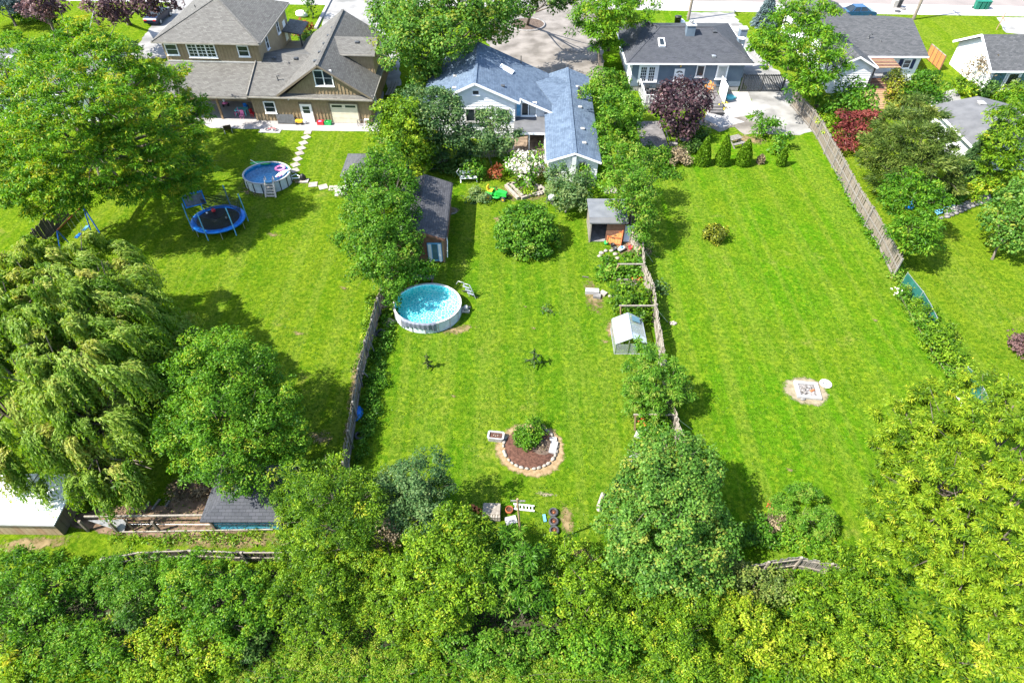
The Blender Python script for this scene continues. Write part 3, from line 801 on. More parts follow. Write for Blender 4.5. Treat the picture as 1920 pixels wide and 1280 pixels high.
r_.slab([(0, -.46, 2.74), (2.95, -.46, 2.78), (5.45, 5.2, 4.52), (0, 5.2, 4.52)]); r_.slab([(0, 5.2, 4.52), (5.45, 5.2, 4.52), (2.7, 11, 2.86), (0, 11, 2.7)])
r_.build('wing_roof', M['grey_shingle'], h1)
MB(F1).slab([(-9.6, -.46, 2.62), (-.02, -.46, 2.62), (-.02, 3.98, 4.0), (-9.6, 3.98, 4.0)]).build('porch_roof', M['grey_shingle'], h1)
MB(F1).beam((-.03, -.5, 2.78), (-.03, 5.2, 4.58), .07, .22).build('rake_trim', M['taupe_trim'], h1)
MB(F1).beam((-9.0, 3.95, 4.1), (.55, 3.95, 4.1), .05, .14).build('flashing', M['soffit'], h1)
E_ = (-9.65, 3.45, 6.1); pk = (-4.3, 9.2, 8.4); pk2 = (-4.3, 10.4, 8.4)
r_ = MB(F1)
r_.slab([(-9.65, 3.45, 6.12), (1.0, 3.45, 6.12), pk]); r_.slab([(1.0, 3.45, 6.12), (1.0, 15.1, 6.12), pk2, pk])
r_.slab([(1.0, 15.1, 6.12), (-9.65, 15.1, 6.12), pk2]); r_.slab([(-9.65, 15.1, 6.12), (-9.65, 3.45, 6.12), pk, pk2])
r_.build('hip_roof', M['grey_shingle'], h1)
ridge(h1, F1, [(-9.65, 3.45, 6.13), pk, pk2], 'grey_shingle'); ridge(h1, F1, [(1.0, 3.45, 6.13), pk], 'grey_shingle'); ridge(h1, F1, [(7.4, -.42, 5.8), (7.1, 14.1, 5.8)], 'grey_shingle')
for a, b in (((-9.65, 3.42, 6.02), (1.0, 3.42, 6.02)), ((1.03, 3.45, 6.02), (1.03, 15.1, 6.02)), ((-9.68, 3.45, 6.02), (-9.68, 15.1, 6.02)), ((0, -.5, 2.62), (12.1, -.5, 2.55)), ((-9.6, -.52, 2.5), (-.1, -.52, 2.5)), ((12.14, -.4, 2.62), (12.14, 14.1, 2.62))): gutter(h1, F1, a, b, 'taupe_trim', .10)
for s, e in (((2.85, -.45, 2.74), (7.4, -.45, 5.70)), ((7.4, -.45, 5.70), (12.1, -.45, 2.62))): MB(F1).beam(s, e, .04, .15).build('rake_board', M['tan_trim'], h1)
MB(F1).box(.5, 7.2, 3.5, 11.5, 0.0, 2.6).build('inner_wall', M['tan_wall'], h1)
# dormer on the right slope
d = MB(F1); d.box(8.6, 11.7, 4.5, 8.6, 2.9, 4.98); d.build('dormer_wall', M['tan_wall'], h1)
battens(h1, front(F1, 4.5), [(8.7, 4.6), (11.65, 3.0), (11.65, 4.95), (8.6, 4.95)], 'tan_wall')
MB(F1).slab([(7.9, 4.1, 5.06), (12.0, 4.1, 5.06), (12.0, 7.0, 5.62), (7.55, 7.0, 5.62)]).build('dormer_roof', M['grey_shingle'], h1)
gutter(h1, F1, (7.9, 4.06, 4.96), (12.0, 4.06, 4.96), 'taupe_trim', .09)
vent(h1, F1, (10.0, 6.0, 5.45))
for t_ in (.12, .27, .42, .57, .72): vent(h1, F1, (6.85, -.4+14*t_, 5.46), .34, .12)
vent(h1, F1, (1.7, 4.5, 4.32)); vent(h1, F1, (3.9, 4.5, 4.34)); pipe(h1, F1, (2.6, 1.6, 3.42), .42, bend=True); pipe(h1, F1, (3.3, 3.9, 4.12), .12)
vent(h1, F1, (-4.4, 9.0, 8.36), .45, .2, 'soffit'); pipe(h1, F1, (-7.0, 9.5, 7.0), .5)
for (b, kw) in (((311, 82, 334, 103), dict(rows=2)), ((446, 85, 467, 106), dict(rows=2)), ((352, 81.5, 405, 107.5), dict(cols=6, rows=4, mull=(.345, .655), fw=.11))):
    a0, a1, c0, c1 = wb(F1, 4.0, *b); window(h1, front(F1, 4.0), a0, a1, c0, c1, **kw)
a0, a1, c0, c1 = wb(F1, 0, 496, 190, 517, 211.5); window(h1, front(F1, 0), a0, a1, c0, c1, rows=2)
a0, a1, c0, c1 = wb(F1, .02, 589, 131, 624, 161); window(h1, front(F1, .02), a0, a1, c0, c1, rows=2, mull=(.5,))
a0, a1, c0, c1 = wb(F1, 0, 565, 195, 587, 228)
dr = MB(front(F1, 0)); dr.box(a0, a1, 0, .07, .03, c1); o = dr.build('door', M['white'], h1)
dg = MB(front(F1, 0)); dg.box(a0-.08, a0-.005, 0, .09, 0, c1+.1); dg.box(a1+.005, a1+.08, 0, .09, 0, c1+.1); dg.box(a0-.08, a1+.08, 0, .092, c1+.005, c1+.1); dg.build('door_frame', M['tan_trim'], h1)
for k in (0, 1):
    z0 = c1*.50+k*c1*.2; MB(front(F1, 0)).box(a0+.25, a1-.25, .07, .078, z0, z0+c1*.17).build('pane', M['glass'], o)
MB(front(F1, 0)).tube([(a1-.1, .07, c1*.45), (a1-.1, .12, c1*.45)], .03, 8).build('handle', M['metal'], o)
a0, a1, c0, c1 = wb(F1, 0, 622, 195, 672, 229)
gd = thing  # (sections of the lifting door are parts of the door)
g0 = MB(front(F1, 0)).box(a0, a1, 0, .055, .0, c1).build('garage_door', M['cream'], h1)
for k in range(4):
    z0 = .02+k*(c1-.02)/4; MB(front(F1, 0)).box(a0+.02, a1-.02, .055, .085, z0+.012, z0+(c1-.02)/4-.012).build('panel', M['cream'], g0)
for k in (0, 1):
    x = a0+.15+k*(a1-a0)*.5; MB(front(F1, 0)).box(x, x+(a1-a0)*.38, .085, .093, c1*.83, c1*.94).build('pane', M['glass'], g0)
dg = MB(front(F1, 0)); dg.box(a0-.12, a0-.005, 0, .10, 0, c1+.12); dg.box(a1+.005, a1+.12, 0, .10, 0, c1+.12); dg.box(a0-.12, a1+.12, 0, .102, c1+.005, c1+.12); dg.build('garage_door_frame', M['tan_trim'], h1)
window(h1, right(F1, .55), 6.2, 7.0, 4.4, 5.7, rows=2); window(h1, right(F1, .55), 10.4, 11.2, 4.4, 5.7, rows=2)
window(h1, right(F1, 11.6), 2.0, 2.9, 1.0, 2.0, rows=2)
MB(right(F1, .55)).box(12.6, 13.5, 0, .05, 2.9, 4.9).build('side_door', M['white'], h1)
MB(F1).box(-3.6, -3.42, .1, .28, 0, 2.5).build('porch_post', M['post_wood'], h1)
MB(F1).box(-9.3, -9.12, .1, .28, 0, 2.5).build('porch_post', M['post_wood'], h1)
MB(F1).slab([(.6, 11.8, 4.3), (2.6, 11.8, 4.0), (2.6, 15.4, 4.0), (.6, 15.4, 4.3)]).build('entry_roof', M['grey_shingle'], h1)
MB(F1).box(2.35, 2.5, 11.9, 12.05, 0, 3.85).build('entry_post', M['dark_wood'], h1)
MB(F1).tube([(.7, 13.9, 5.9), (.7, 13.9, 3.4), (.9, 13.7, 3.1)], .05, 8).build('downspout', M['soffit'], h1)
MB(front(F1, 0)).tube([(3.85, 0, 2.3), (3.85, .12, 2.33), (3.75, .2, 2.25)], .05, 8).build('floodlight', M['white'], h1)

# ---- white house under the blue roof
YB = 56.3
F2 = Frame(-8.2, YB, 0, 0)
h2 = thing('white_house', 'white sided house with a sprawling blue shingle roof and a long low wing', 'house', F2)
ap = P(890, 156, YB-.35); er = P(975, 193, YB-.35); lo = P(1037, 199, 57.3)
rx, rz_ = ap[0]+8.2, ap[2]; rs = (rz_-er[2])/(er[0]-ap[0])
ex, e2 = er[0]+8.2, lo[0]+8.2
def z2(x): return rz_-rs*abs(x-rx)
lx0 = -.1
yb_ = P(907, 78, 66)[1]
back = 30*(1)  # the ridge runs back until it meets its surveyed end
for _ in range(8):
    q = P(907, 78, yb_); yb_ += (q[2]-rz_)*2.0
yl = yb_-YB
mb = MB(F2)
wl_ = [(.6, 0), (ex-.45, 0), (ex-.45, z2(ex-.45)-.16), (rx, rz_-.16), (.6, z2(.6)-.16)]
mb.add([(a, 0, c) for a, c in wl_]+[(a, yl-.4, c) for a, c in wl_], [(0, 1, 2, 3, 4), (9, 8, 7, 6, 5), (4, 9, 5, 0), (1, 6, 7, 2)])
w2_ = [(ex-.45, 1.0), (e2-.35, 1.0)]
mb.add([(ex-.45, 1.0, 0), (e2-.35, 1.0, 0), (e2-.35, 1.0, z2(e2-.35)-.16), (ex-.45, 1.0, z2(ex-.45)-.16), (ex-.45, yl-.4, 0), (e2-.35, yl-.4, 0), (e2-.35, yl-.4, z2(e2-.35)-.16), (ex-.45, yl-.4, z2(ex-.45)-.16)], [(0, 1, 2, 3), (1, 5, 6, 2), (5, 4, 7, 6)])
mb.build('wall', M['white_siding'], h2)
siding(h2, front(F2, 0), [(.6, .3), (ex-.45, .3), (ex-.45, z2(ex-.45)-.2), (rx, rz_-.2), (.6, z2(.6)-.2)], 'white_siding', .24)
siding(h2, front(F2, 1.0), [(ex-.4, .3), (e2-.35, .3), (e2-.35, z2(e2-.35)-.2), (ex-.4, z2(ex-.4)-.2)], 'white_siding', .24)
siding(h2, right(F2, e2-.35), [(1.0, 1.9), (yl-.4, 1.9), (yl-.4, z2(e2)-.16), (1.0, z2(e2)-.16)], 'white_siding', .24)
r_ = MB(F2)
r_.slab([(rx, -.35, rz_), (ex, -.35, z2(ex)), (ex, .55, z2(ex)), (e2, .55, z2(e2)), (e2, yl, z2(e2)), (rx, yl, rz_)])
r_.slab([(rx-.002, -.35, rz_-.001), (rx-.002, yl, rz_-.001), (lx0, yl, z2(lx0)), (lx0, .45, z2(lx0)), (2.2, .45, z2(2.2)), (2.2, -.35, z2(2.2))])
r_.build('roof', M['blue_shingle'], h2)
ridge(h2, F2, [(rx, -.35, rz_), (rx, yl, rz_)], 'blue_shingle')
for s, e in (((2.2, -.37, z2(2.2)-.08), (rx, -.37, rz_-.08)), ((rx, -.37, rz_-.08), (ex, -.37, z2(ex)-.08)), ((ex, .53, z2(ex)-.08), (e2, .53, z2(e2)-.08)), ((ex+.02, -.35, z2(ex)-.08), (ex+.02, .55, z2(ex)-.08))): MB(F2).beam(s, e, .05, .2).build('rake_board', M['white'], h2)
gutter(h2, F2, (e2+.04, .55, z2(e2)-.1), (e2+.04, yl, z2(e2)-.1)); MB(F2).tube([(e2-.1, .62, z2(e2)-.2), (e2-.35, .9, z2(e2)-.5), (e2-.35, .93, .3)], .05, 8).build('downspout', M['white'], h2)
a0, a1, c0, c1 = wb(F2, 0, 885, 168, 899, 178); window(h2, front(F2, .0), a0, a1, c0, c1, pane='dark_metal', fw=.07)
a0, a1, c0, c1 = wb(F2, 0, 873, 203, 908, 228); window(h2, front(F2, .0), a0, a1, c0, c1, mull=(.5,), frame='soffit')
a0, a1, c0, c1 = wb(F2, 0, 934, 204, 956, 220); window(h2, front(F2, .0), a0, a1, c0, c1, frame='soffit')
a0, a1, c0, c1 = wb(F2, 1.0, 977, 191, 1006, 217); window(h2, front(F2, 1.0), a0, a1, c0, c1, mull=(.48,), name='sliding_door')
MB(front(F2, 1.0)).box(a0-.42, a0-.04, .04, .06, c0, c1).build('shutter', M['pale_blue'], h2)
MB(front(F2, 1.0)).box(a0+(a1-a0)*.56, a1-.12, .057, .064, c0+.1, c1-.1).build('curtain', M['curtain_glass'], h2)
def on2(px, py):
    """point on the right slope of the main roof"""
    Y = 60.0
    for _ in range(30):
        q = P(px, py, Y); Y += (q[2]-z2(q[0]+8.2))*1.2
    return (q[0]+8.2, q[1]-YB, q[2])
p_, q_ = on2(938, 124), on2(962, 138)
sk = MB(F2); sk.beam((p_[0], p_[1], p_[2]+.05), (q_[0], q_[1], q_[2]+.05), .75, .14); o = sk.build('skylight', M['white'], h2)
sk = MB(F2); sk.beam((p_[0]+.12, p_[1]-.02, p_[2]+.10), (q_[0]-.12, q_[1]+.02, q_[2]+.085), .55, .07); sk.build('pane', M['curtain_glass'], o)
p_ = on2(943, 162); vent(h2, F2, p_, .3, .16)
p_ = on2(977, 118); pipe(h2, F2, p_, .7, .04)
vent(h2, F2, (rx-2.0, 3.2, z2(rx-2.0)), .32, .1, 'soffit'); vent(h2, F2, (rx-1.9, .6, z2(rx-1.9)), .32, .1, 'soffit')
# long low wing towards the garden
YW = 48.7; wa = P(1079, 287, YW-.3); wel = P(1024, 303, YW-.3); wer = P(1128, 305, YW-.3)
wx, wz = wa[0]+8.2, wa[2]; wy = YW-YB; wl0, wr0, wzl, wzr = wel[0]+8.2, wer[0]+8.2, wel[2], wer[2]
yend = 9.3
mb = MB(F2)
g = [(wl0+.25, 0), (wr0-.25, 0), (wr0-.25, wzr-.05), (wx, wz-.15), (wl0+.25, wzl-.05)]
mb.add([(a, wy, c) for a, c in g]+[(a+.35, yend-.3, c) for a, c in g], [(0, 1, 2, 3, 4), (4, 9, 5, 0), (1, 6, 7, 2), (9, 8, 7, 6, 5)]); mb.build('wing_wall', M['white_siding'], h2)
siding(h2, front(F2, wy), [(wl0+.27, .1), (wr0-.27, .1), (wr0-.27, wzr-.1), (wx, wz-.2), (wl0+.27, wzl-.1)], 'white_siding', .24)
r_ = MB(F2)
r_.slab([(wx, wy-.3, wz), (wr0, wy-.3, wzr), (wr0+.35, yend, wzr), (wx+.35, yend, wz)]); r_.slab([(wx-.002, wy-.3, wz-.001), (wx+.348, yend, wz-.001), (wl0+.35, yend, wzl), (wl0, wy-.3, wzl)])
r_.build('wing_roof', M['blue_shingle'], h2)
ridge(h2, F2, [(wx, wy-.3, wz), (wx+.35, yend, wz)], 'blue_shingle')
for s, e in (((wl0, wy-.32, wzl-.08), (wx, wy-.32, wz-.08)), ((wx, wy-.32, wz-.08), (wr0, wy-.32, wzr-.08))): MB(F2).beam(s, e, .05, .16).build('rake_board', M['white'], h2)
gutter(h2, F2, (wl0-.04, wy-.3, wzl-.1), (wl0+.3, 0, wzl-.1), 'white')
MB(front(F2, wy)).box(wx-.22, wx+.12, .03, .3, 0, wz-.35).build('chimney_chase', M['white_siding'], h2)
a0, a1, c0, c1 = wb(F2, wy, 1084, 302, 1098, 322); window(h2, front(F2, wy), a0, a1, c0, c1, frame='soffit')
for k, t_ in enumerate((.12, .27, .52, .78)):
    y_ = wy + (yend-wy)*t_; x_ = wx+.35*t_+.9
    vent(h2, F2, (x_, y_, wz-.9*(wz-wzr)/(wr0-wx)), .3, .12, 'soffit')
x_ = wx+.35*.66+.75
cm = MB(F2); cm.box(x_, x_+.35, wy+17*.62, wy+17*.62+.35, wz-.6, wz+.75); cm.build('chimney', M['dark_metal'], h2)
# cricket between the two roofs
def at_z(px, py, z, Y=62.0):
    for _ in range(40): q = P(px, py, Y); Y += (q[2]-z)*1.3
    return q
q = on2(1004, 155); A_ = (q[0]-8.2, q[1]+YB, q[2]+.06); B_ = at_z(1071, 158, wz-.02); C_ = at_z(1038, 198, z2(e2)+.10); D_ = at_z(1040, 142, max(A_[2], B_[2])+.45)
MB().slab([C_, B_, A_], .12).build('cricket_roof', M['blue_shingle'], h2); MB().slab([A_, B_, D_], .12).build('cricket_roof', M['blue_shingle'], h2)
# awning over the patio
aw = thing('patio_awning', 'flat pale grey awning on thin posts between the white gable and the long wing', 'awning', G(992, 262))
w0, w1 = P(966, 219, YB+.9), P(1024, 219, YB+.9); f0, f1 = G(962, 249, 1.75), G(1023, 250, 1.75)
MB().slab([f0, f1, w1, w0], .09).build('roof_panel', M['felt'], aw)
MB().beam((f0[0], f0[1]-.03, 1.68), (f1[0], f1[1]-.03, 1.68), .06, .16).build('fascia', M['white'], aw)
for t_ in (.02, .5, .98): MB().box(f0[0]+(f1[0]-f0[0])*t_-.04, f0[0]+(f1[0]-f0[0])*t_+.04, f0[1]+.02, f0[1]+.1, 0, 1.62).build('post', M['white'], aw)

# ---- slate roofed bungalow
F3 = Frame(12.55, 66.5, 0, -.4)
h3 = thing('stucco_bungalow', 'blue grey stucco bungalow with a slate grey hip roof, skylight and chimney', 'house', F3)
MB(F3).box(0, 11.6, 0, 10.2, .55, 3.05).build('wall', M['stucco'], h3)
MB(F3).box(.05, 11.55, .04, 10.1, 0, .546).build('foundation', M['foundation'], h3)
ez = P(1290, 118, 66.1)[2]; rzz = 4.75
L_, R_2, yk = (-.75, 12.3, 10.8)
r_ = MB(F3)
r_.slab([(L_, -.45, ez), (R_2, -.45, ez), (8.8, 5.1, rzz), (3.2, 5.1, rzz)])
r_.slab([(R_2, -.45, ez), (R_2, yk, ez), (8.8, 5.1, rzz)])
r_.slab([(L_, 8.3, ez), (L_, -.45, ez), (3.2, 5.1, rzz), (1.9, 6.9, rzz)])
r_.slab([(R_2, yk, ez), (3.5, yk, ez), (1.9, 6.9, rzz), (3.2, 5.1, rzz), (8.8, 5.1, rzz)]); r_.slab([(3.5, yk, ez), (L_, yk, ez), (L_, 8.3, ez), (1.9, 6.9, rzz)])
r_.build('roof', M['slate_shingle'], h3)
ridge(h3, F3, [(L_, -.45, ez), (3.2, 5.1, rzz), (8.8, 5.1, rzz), (R_2, -.45, ez)], 'slate_shingle'); ridge(h3, F3, [(3.2, 5.1, rzz), (1.9, 6.9, rzz)], 'slate_shingle')
for a, b in (((L_, -.49, ez-.09), (R_2, -.49, ez-.09)), ((L_-.04, -.45, ez-.09), (L_-.04, 8.3, ez-.09)), ((R_2+.04, -.45, ez-.09), (R_2+.04, yk, ez-.09))): gutter(h3, F3, a, b, 'white', .14)
def on3(px, py):
    Y = 69.0
    for _ in range(30):
        q = P(px, py, Y); ly = q[1]-F3.o[1]; Y += (q[2]-(ez+(ly+.45)/5.55*(rzz-ez)))*1.2
    return (q[0]-F3.o[0], ly, q[2])
p_ = on3(1240, 81); sl = (rzz-ez)/5.55
def tilt_box(fr, c, sx, sy, t0, t1):
    x0, x1, y0, y1 = c[0]-sx/2, c[0]+sx/2, -sy/2, sy/2
    def q(x, y, t): return (x, c[1]+y-t*.25, c[2]+y*sl+t)
    pts = [q(x0, y0, t0), q(x1, y0, t0), q(x1, y1, t0), q(x0, y1, t0), q(x0, y0, t1), q(x1, y0, t1), q(x1, y1, t1), q(x0, y1, t1)]
    return MB(fr).add(pts, [(3,2,1,0),(4,5,6,7),(0,1,5,4),(1,2,6,5),(2,3,7,6),(3,0,4,7)])
o = tilt_box(F3, p_, .66, 1.25, -.05, .16).build('skylight', M['white'], h3)
tilt_box(F3, p_, .46, 1.02, .1, .168).build('pane', M['glass'], o)
p_ = on3(1293, 67); o = MB(F3).box(p_[0]-.45, p_[0]+.45, p_[1]-.1, p_[1]+.7, p_[2]-.3, p_[2]+1.0).build('chimney', M['stucco'], h3)
MB(F3).box(p_[0]-.52, p_[0]+.52, p_[1]-.17, p_[1]+.77, p_[2]+1.0, p_[2]+1.1).build('chimney_cap', M['soffit'], o)
MB(F3).lathe([(.16, 0), (.16, .25), (.24, .28), (.0, .36)], (p_[0], p_[1]+.3, p_[2]+1.1), 12).build('flue', M['metal'], o)
p_ = on3(1339, 60); vent(h3, F3, p_, .36, .16); p_ = on3(1338, 106); vent(h3, F3, p_, .34, .2, 'metal'); p_ = on3(1229, 53); pipe(h3, F3, p_, .3)
p_ = P(1391, 70, 70.5); sd = thing('satellite_dish', 'white satellite dish fixed to the side chimney of the slate roof', 'satellite dish', (p_[0], p_[1], p_[2]-.5))
MB().lathe([(0, 0), (.2, .03), (.38, .12), (.40, .13)], (p_[0]-.1, p_[1]-.3, p_[2]-.1), 18).build('dish', M['white'], sd); MB().tube([(p_[0]-.1, p_[1]-.3, p_[2]-.1), (p_[0], p_[1], p_[2]-.55)], .03, 6).build('mast', M['metal'], sd); MB().tube([(p_[0]-.4, p_[1]-.35, p_[2]-.02), (p_[0]-.1, p_[1]-.5, p_[2]+.35)], .015, 6).build('feed_arm', M['dark_metal'], sd)
lx_ = 12.0
o = MB(F3).box(lx_-.1, lx_+.6, 4.6, 5.4, 0, 4.6).build('side_chimney', M['stucco'], h3); MB(F3).box(lx_-.16, lx_+.66, 4.54, 5.46, 4.6, 4.72).build('chimney_cap', M['soffit'], o)
a0, a1, c0, c1 = wb(F3, 0, 1197, 120.5, 1234, 155)
fd = MB(front(F3, 0)).box(a0, a1, 0, .05, c0, c1).build('french_door', M['white'], h3)
for k in (0, 1):
    w_ = (a1-a0); x0 = a0+w_*(.12+.41*k); x1 = x0+w_*.27
    MB(front(F3, 0)).box(x0, x1, .05, .058, c0+(c1-c0)*.10, c1-(c1-c0)*.16).build('pane', M['glass'], fd)
    mm = MB(front(F3, 0))
    for i in (1, 2): mm.box(x0+(x1-x0)*i/3-.018, x0+(x1-x0)*i/3+.018, .058, .07, c0+(c1-c0)*.10, c1-(c1-c0)*.16)
    for i in range(1, 5): z = c0+(c1-c0)*(.10+.74*i/5); mm.box(x0, x1, .058, .068, z-.018, z+.018)
    mm.build('muntin', M['white'], fd)
a0, a1, c0, c1 = wb(F3, 0, 1263, 129, 1282, 157); c0 = .75
o = MB(front(F3, 0)).box(a0, a1, 0, .06, c0, c1).build('door', M['white'], h3)
zc = c0+(c1-c0)*.74; xm = (a0+a1)/2
fl = MB(front(F3, 0))
for k in range(5):
    t0, t1 = math.pi*(k+.08)/5, math.pi*(k+.92)/5
    fl.poly([(xm-.1*math.cos(t0), .066, zc+.08*math.sin(t0)), (xm-.1*math.cos(t1), .066, zc+.08*math.sin(t1)), (xm-.36*math.cos(t1), .066, zc+.24*math.sin(t1)), (xm-.36*math.cos(t0), .066, zc+.24*math.sin(t0))])
fl.build('fan_light', M['glass'], o); MB(front(F3, 0)).tube([(a0+.1, .06, c0+.9), (a0+.1, .12, c0+.9)], .04, 8).build('handle', M['metal'], o)
MB(front(F3, 0)).lathe([(.0, 0), (.07, .02), (.07, .2), (.02, .26)], (xm, .12, c1+.2), 8).build('wall_lamp', M['yellow'], h3)
a0, a1, c0, c1 = wb(F3, 0, 1305, 121.5, 1321, 144); window(h3, front(F3, 0), a0, a1, c0, c1, fw=.11)
a0, a1, c0, c1 = wb(F3, 0, 1343, 121.5, 1364, 148); window(h3, front(F3, 0), a0, a1, c0, c1, pane='curtain_glass', fw=.13)
siding(h3, left(F3, 0), [(-10.2, .6), (0, .6), (0, 3.0), (-10.2, 3.0)], 'white_siding', .24)

# ---- white house with the striped awning
F4 = Frame(33.4, 69.0, 0, -.5)
h4 = thing('gabled_house', 'white house with mottled grey shingles, a front gable and navy shutters', 'house', F4)
MB(F4).box(.2, 10.3, 0, 11, 0, 2.85).build('wall', M['white_siding'], h4); MB(F4).add([(10.3, 0, 2.85), (10.3, 11, 2.85), (10.3, 5.5, 4.5)], [(0, 1, 2)]).build('gable_wall', M['white_siding'], h4)
r_ = MB(F4); r_.slab([(-.2, -.45, 2.86), (10.75, -.45, 2.86), (10.75, 5.5, 4.62), (-.2, 5.5, 4.62)]); r_.slab([(-.2, 5.5, 4.62), (10.75, 5.5, 4.62), (10.75, 11.5, 2.86), (-.2, 11.5, 2.86)]); r_.build('roof', M['mid_shingle'], h4)
gutter(h4, F4, (4.2, -.49, 2.78), (10.75, -.49, 2.78), 'white', .14)
gx0, gx1, ga, gz, gy = -.1, 4.25, 2.1, 3.92, -3.3
mb = MB(F4); g = [(gx0+.2, 0), (gx1-.25, 0), (gx1-.25, 2.74), (ga, gz-.16), (gx0+.2, 2.74)]
mb.add([(a, gy+.3, c) for a, c in g]+[(a, 0, c) for a, c in g], [(0, 1, 2, 3, 4), (1, 6, 7, 2), (4, 9, 5, 0)]); mb.build('front_gable_wall', M['white_siding'], h4)
siding(h4, front(F4, gy+.3), [(gx0+.22, .2), (gx1-.27, .2), (gx1-.27, 2.7), (ga, gz-.2), (gx0+.22, 2.7)], 'white_siding', .24)
yv = (gz-2.86)/(1.76/5.95)-.45
r_ = MB(F4); r_.slab([(ga, gy, gz), (gx1, gy, 2.84), (gx1, -.42, 2.88), (ga, yv, gz)]); r_.slab([(ga-.002, gy, gz-.001), (ga-.002, yv, gz-.001), (gx0, -.42, 2.84), (gx0, gy, 2.84)]); r_.build('front_gable_roof', M['mid_shingle'], h4)
for s, e in (((gx0, gy-.03, 2.76), (ga, gy-.03, gz-.08)), ((ga, gy-.03, gz-.08), (gx1, gy-.03, 2.76))): MB(F4).beam(s, e, .06, .17).build('rake_board', M['white'], h4)
gutter(h4, F4, (gx1+.05, gy, 2.76), (gx1+.05, -.5, 2.76), 'white', .14)
r_ = MB(F4); pk = (2.9, 10.9, 4.95)
for a, b in (((-.5, 7.4), (6.2, 7.4)), ((6.2, 7.4), (6.2, 14.5)), ((6.2, 14.5), (-.5, 14.5)), ((-.5, 14.5), (-.5, 7.4))): r_.slab([(a[0], a[1], 3.3), (b[0], b[1], 3.3), pk])
r_.build('street_roof', M['mid_shingle'], h4); MB(F4).box(0, 5.8, 11, 14, 0, 3.2).build('street_wall', M['white_siding'], h4)
a0, a1, c0, c1 = wb(F4, 0, 1692, 111, 1707, 128); window(h4, front(F4, 0), a0, a1, c0, c1, rows=2)
for x0, x1 in ((a0-.42, a0-.02), (a1+.02, a1+.42)): MB(front(F4, 0)).box(x0, x1, .03, .06, c0-.05, c1).build('shutter', M['navy'], h4)
pipe(h4, F4, (5.1, 2.3, 3.68), .4, .06, bend=True); pipe(h4, F4, (6.3, 1.8, 3.55), .12)
aw = thing('striped_awning', 'brown slatted pergola roof beside the white front gable', 'pergola', G(1655, 140))
q0, q1 = G(1628, 106, 2.75), G(1672, 106, 2.75); q2, q3 = G(1691, 128, 2.65), G(1642, 128, 2.65)
for k in range(7):
    t0, t1 = k/7, k/7+.085
    a = Vector(q0).lerp(Vector(q3), t0); b = Vector(q1).lerp(Vector(q2), t0); a2 = Vector(q0).lerp(Vector(q3), t1); b2 = Vector(q1).lerp(Vector(q2), t1)
    MB().slab([a2, b2, b, a], .05).build('slat', M['brown_red' if k % 2 else 'post_wood'], aw)
MB().beam((q0[0], q0[1], 2.62), (q3[0], q3[1], 2.52), .08, .14).build('beam', M['dark_metal'], aw); MB().beam((q1[0], q1[1], 2.62), (q2[0], q2[1], 2.52), .08, .14).build('beam', M['dark_metal'], aw)
for q in (q2, q3): MB().box(q[0]-.05, q[0]+.05, q[1], q[1]+.1, 0, 2.5).build('post', M['dark_metal'], aw)

# ---- white gable house cut by the right edge
F5 = Frame(50.1, 65.9, 0, 0)
h5 = thing('white_gable_house', 'white house with a bare gable wall and blue glass doors at the right edge', 'house', F5)
mb = MB(F5); mb.add([(0, .3, 0), (0, 7.6, 0), (0, 7.6, 2.45), (0, 3.95, 4.4), (0, .3, 2.45), (13, .3, 0), (13, 7.6, 0), (13, 7.6, 2.45), (13, 3.95, 4.4), (13, .3, 2.45)], [(0, 4, 3, 2, 1), (0, 5, 9, 4), (1, 2, 7, 6), (5, 6, 7, 8, 9)]); mb.build('wall', M['white'], h5)
r_ = MB(F5); r_.slab([(-.5, -.1, 2.42), (13.5, -.1, 2.42), (13.5, 3.95, 4.58), (-.5, 3.95, 4.58)]); r_.slab([(-.5, 3.95, 4.58), (13.5, 3.95, 4.58), (13.5, 8.0, 2.42), (-.5, 8.0, 2.42)]); r_.build('roof', M['mid_shingle'], h5)
for s, e in (((-.52, -.1, 2.34), (-.52, 3.95, 4.5)), ((-.52, 3.95, 4.5), (-.52, 8.0, 2.34))): MB(F5).beam(s, e, .06, .22).build('rake_board', M['white'], h5)
gutter(h5, F5, (-.5, -.14, 2.34), (13.5, -.14, 2.34), 'white')
MB(front(F5, .3)).box(.1, 8, .01, .04, .2, 2.3).build('glass_wall', M['glass_blue'], h5)
for x in (.05, 1.5, 1.7, 3.0, 4.4): MB(front(F5, .3)).box(x, x+.12, .045, .1, .1, 2.35).build('glazing_bar', M['white'], h5)
window(h5, front(F5, .25), 1.75, 2.9, .4, 2.1, frame='white', pane='glass')

# ---- low pitched garage, grey long house top left, sheds
F6 = Frame(39.9, 50.2, 0, 0)
h6 = thing('flat_garage', 'low pitched garage with a plain grey felt roof among the right hand trees', 'garage', F6)
mb = MB(F6); mb.add([(.3, .3, 0), (7.0, .3, 0), (7.0, .3, 2.4), (3.9, .3, 3.15), (.3, .3, 2.4), (.3, 7.4, 0), (7.0, 7.4, 0), (7.0, 7.4, 2.4), (3.9, 7.4, 3.15), (.3, 7.4, 2.4)], [(0, 1, 2, 3, 4), (5, 9, 8, 7, 6), (0, 4, 9, 5), (1, 6, 7, 2)]); mb.build('wall', M['white_siding'], h6)
r_ = MB(F6); r_.slab([(-.1, -.2, 2.42), (3.9, -.2, 3.3), (3.9, 7.9, 3.3), (-.1, 7.9, 2.42)]); r_.slab([(3.902, -.2, 3.299), (7.4, -.2, 2.5), (7.4, 7.9, 2.5), (3.902, 7.9, 3.299)]); r_.build('roof', M['felt'], h6)
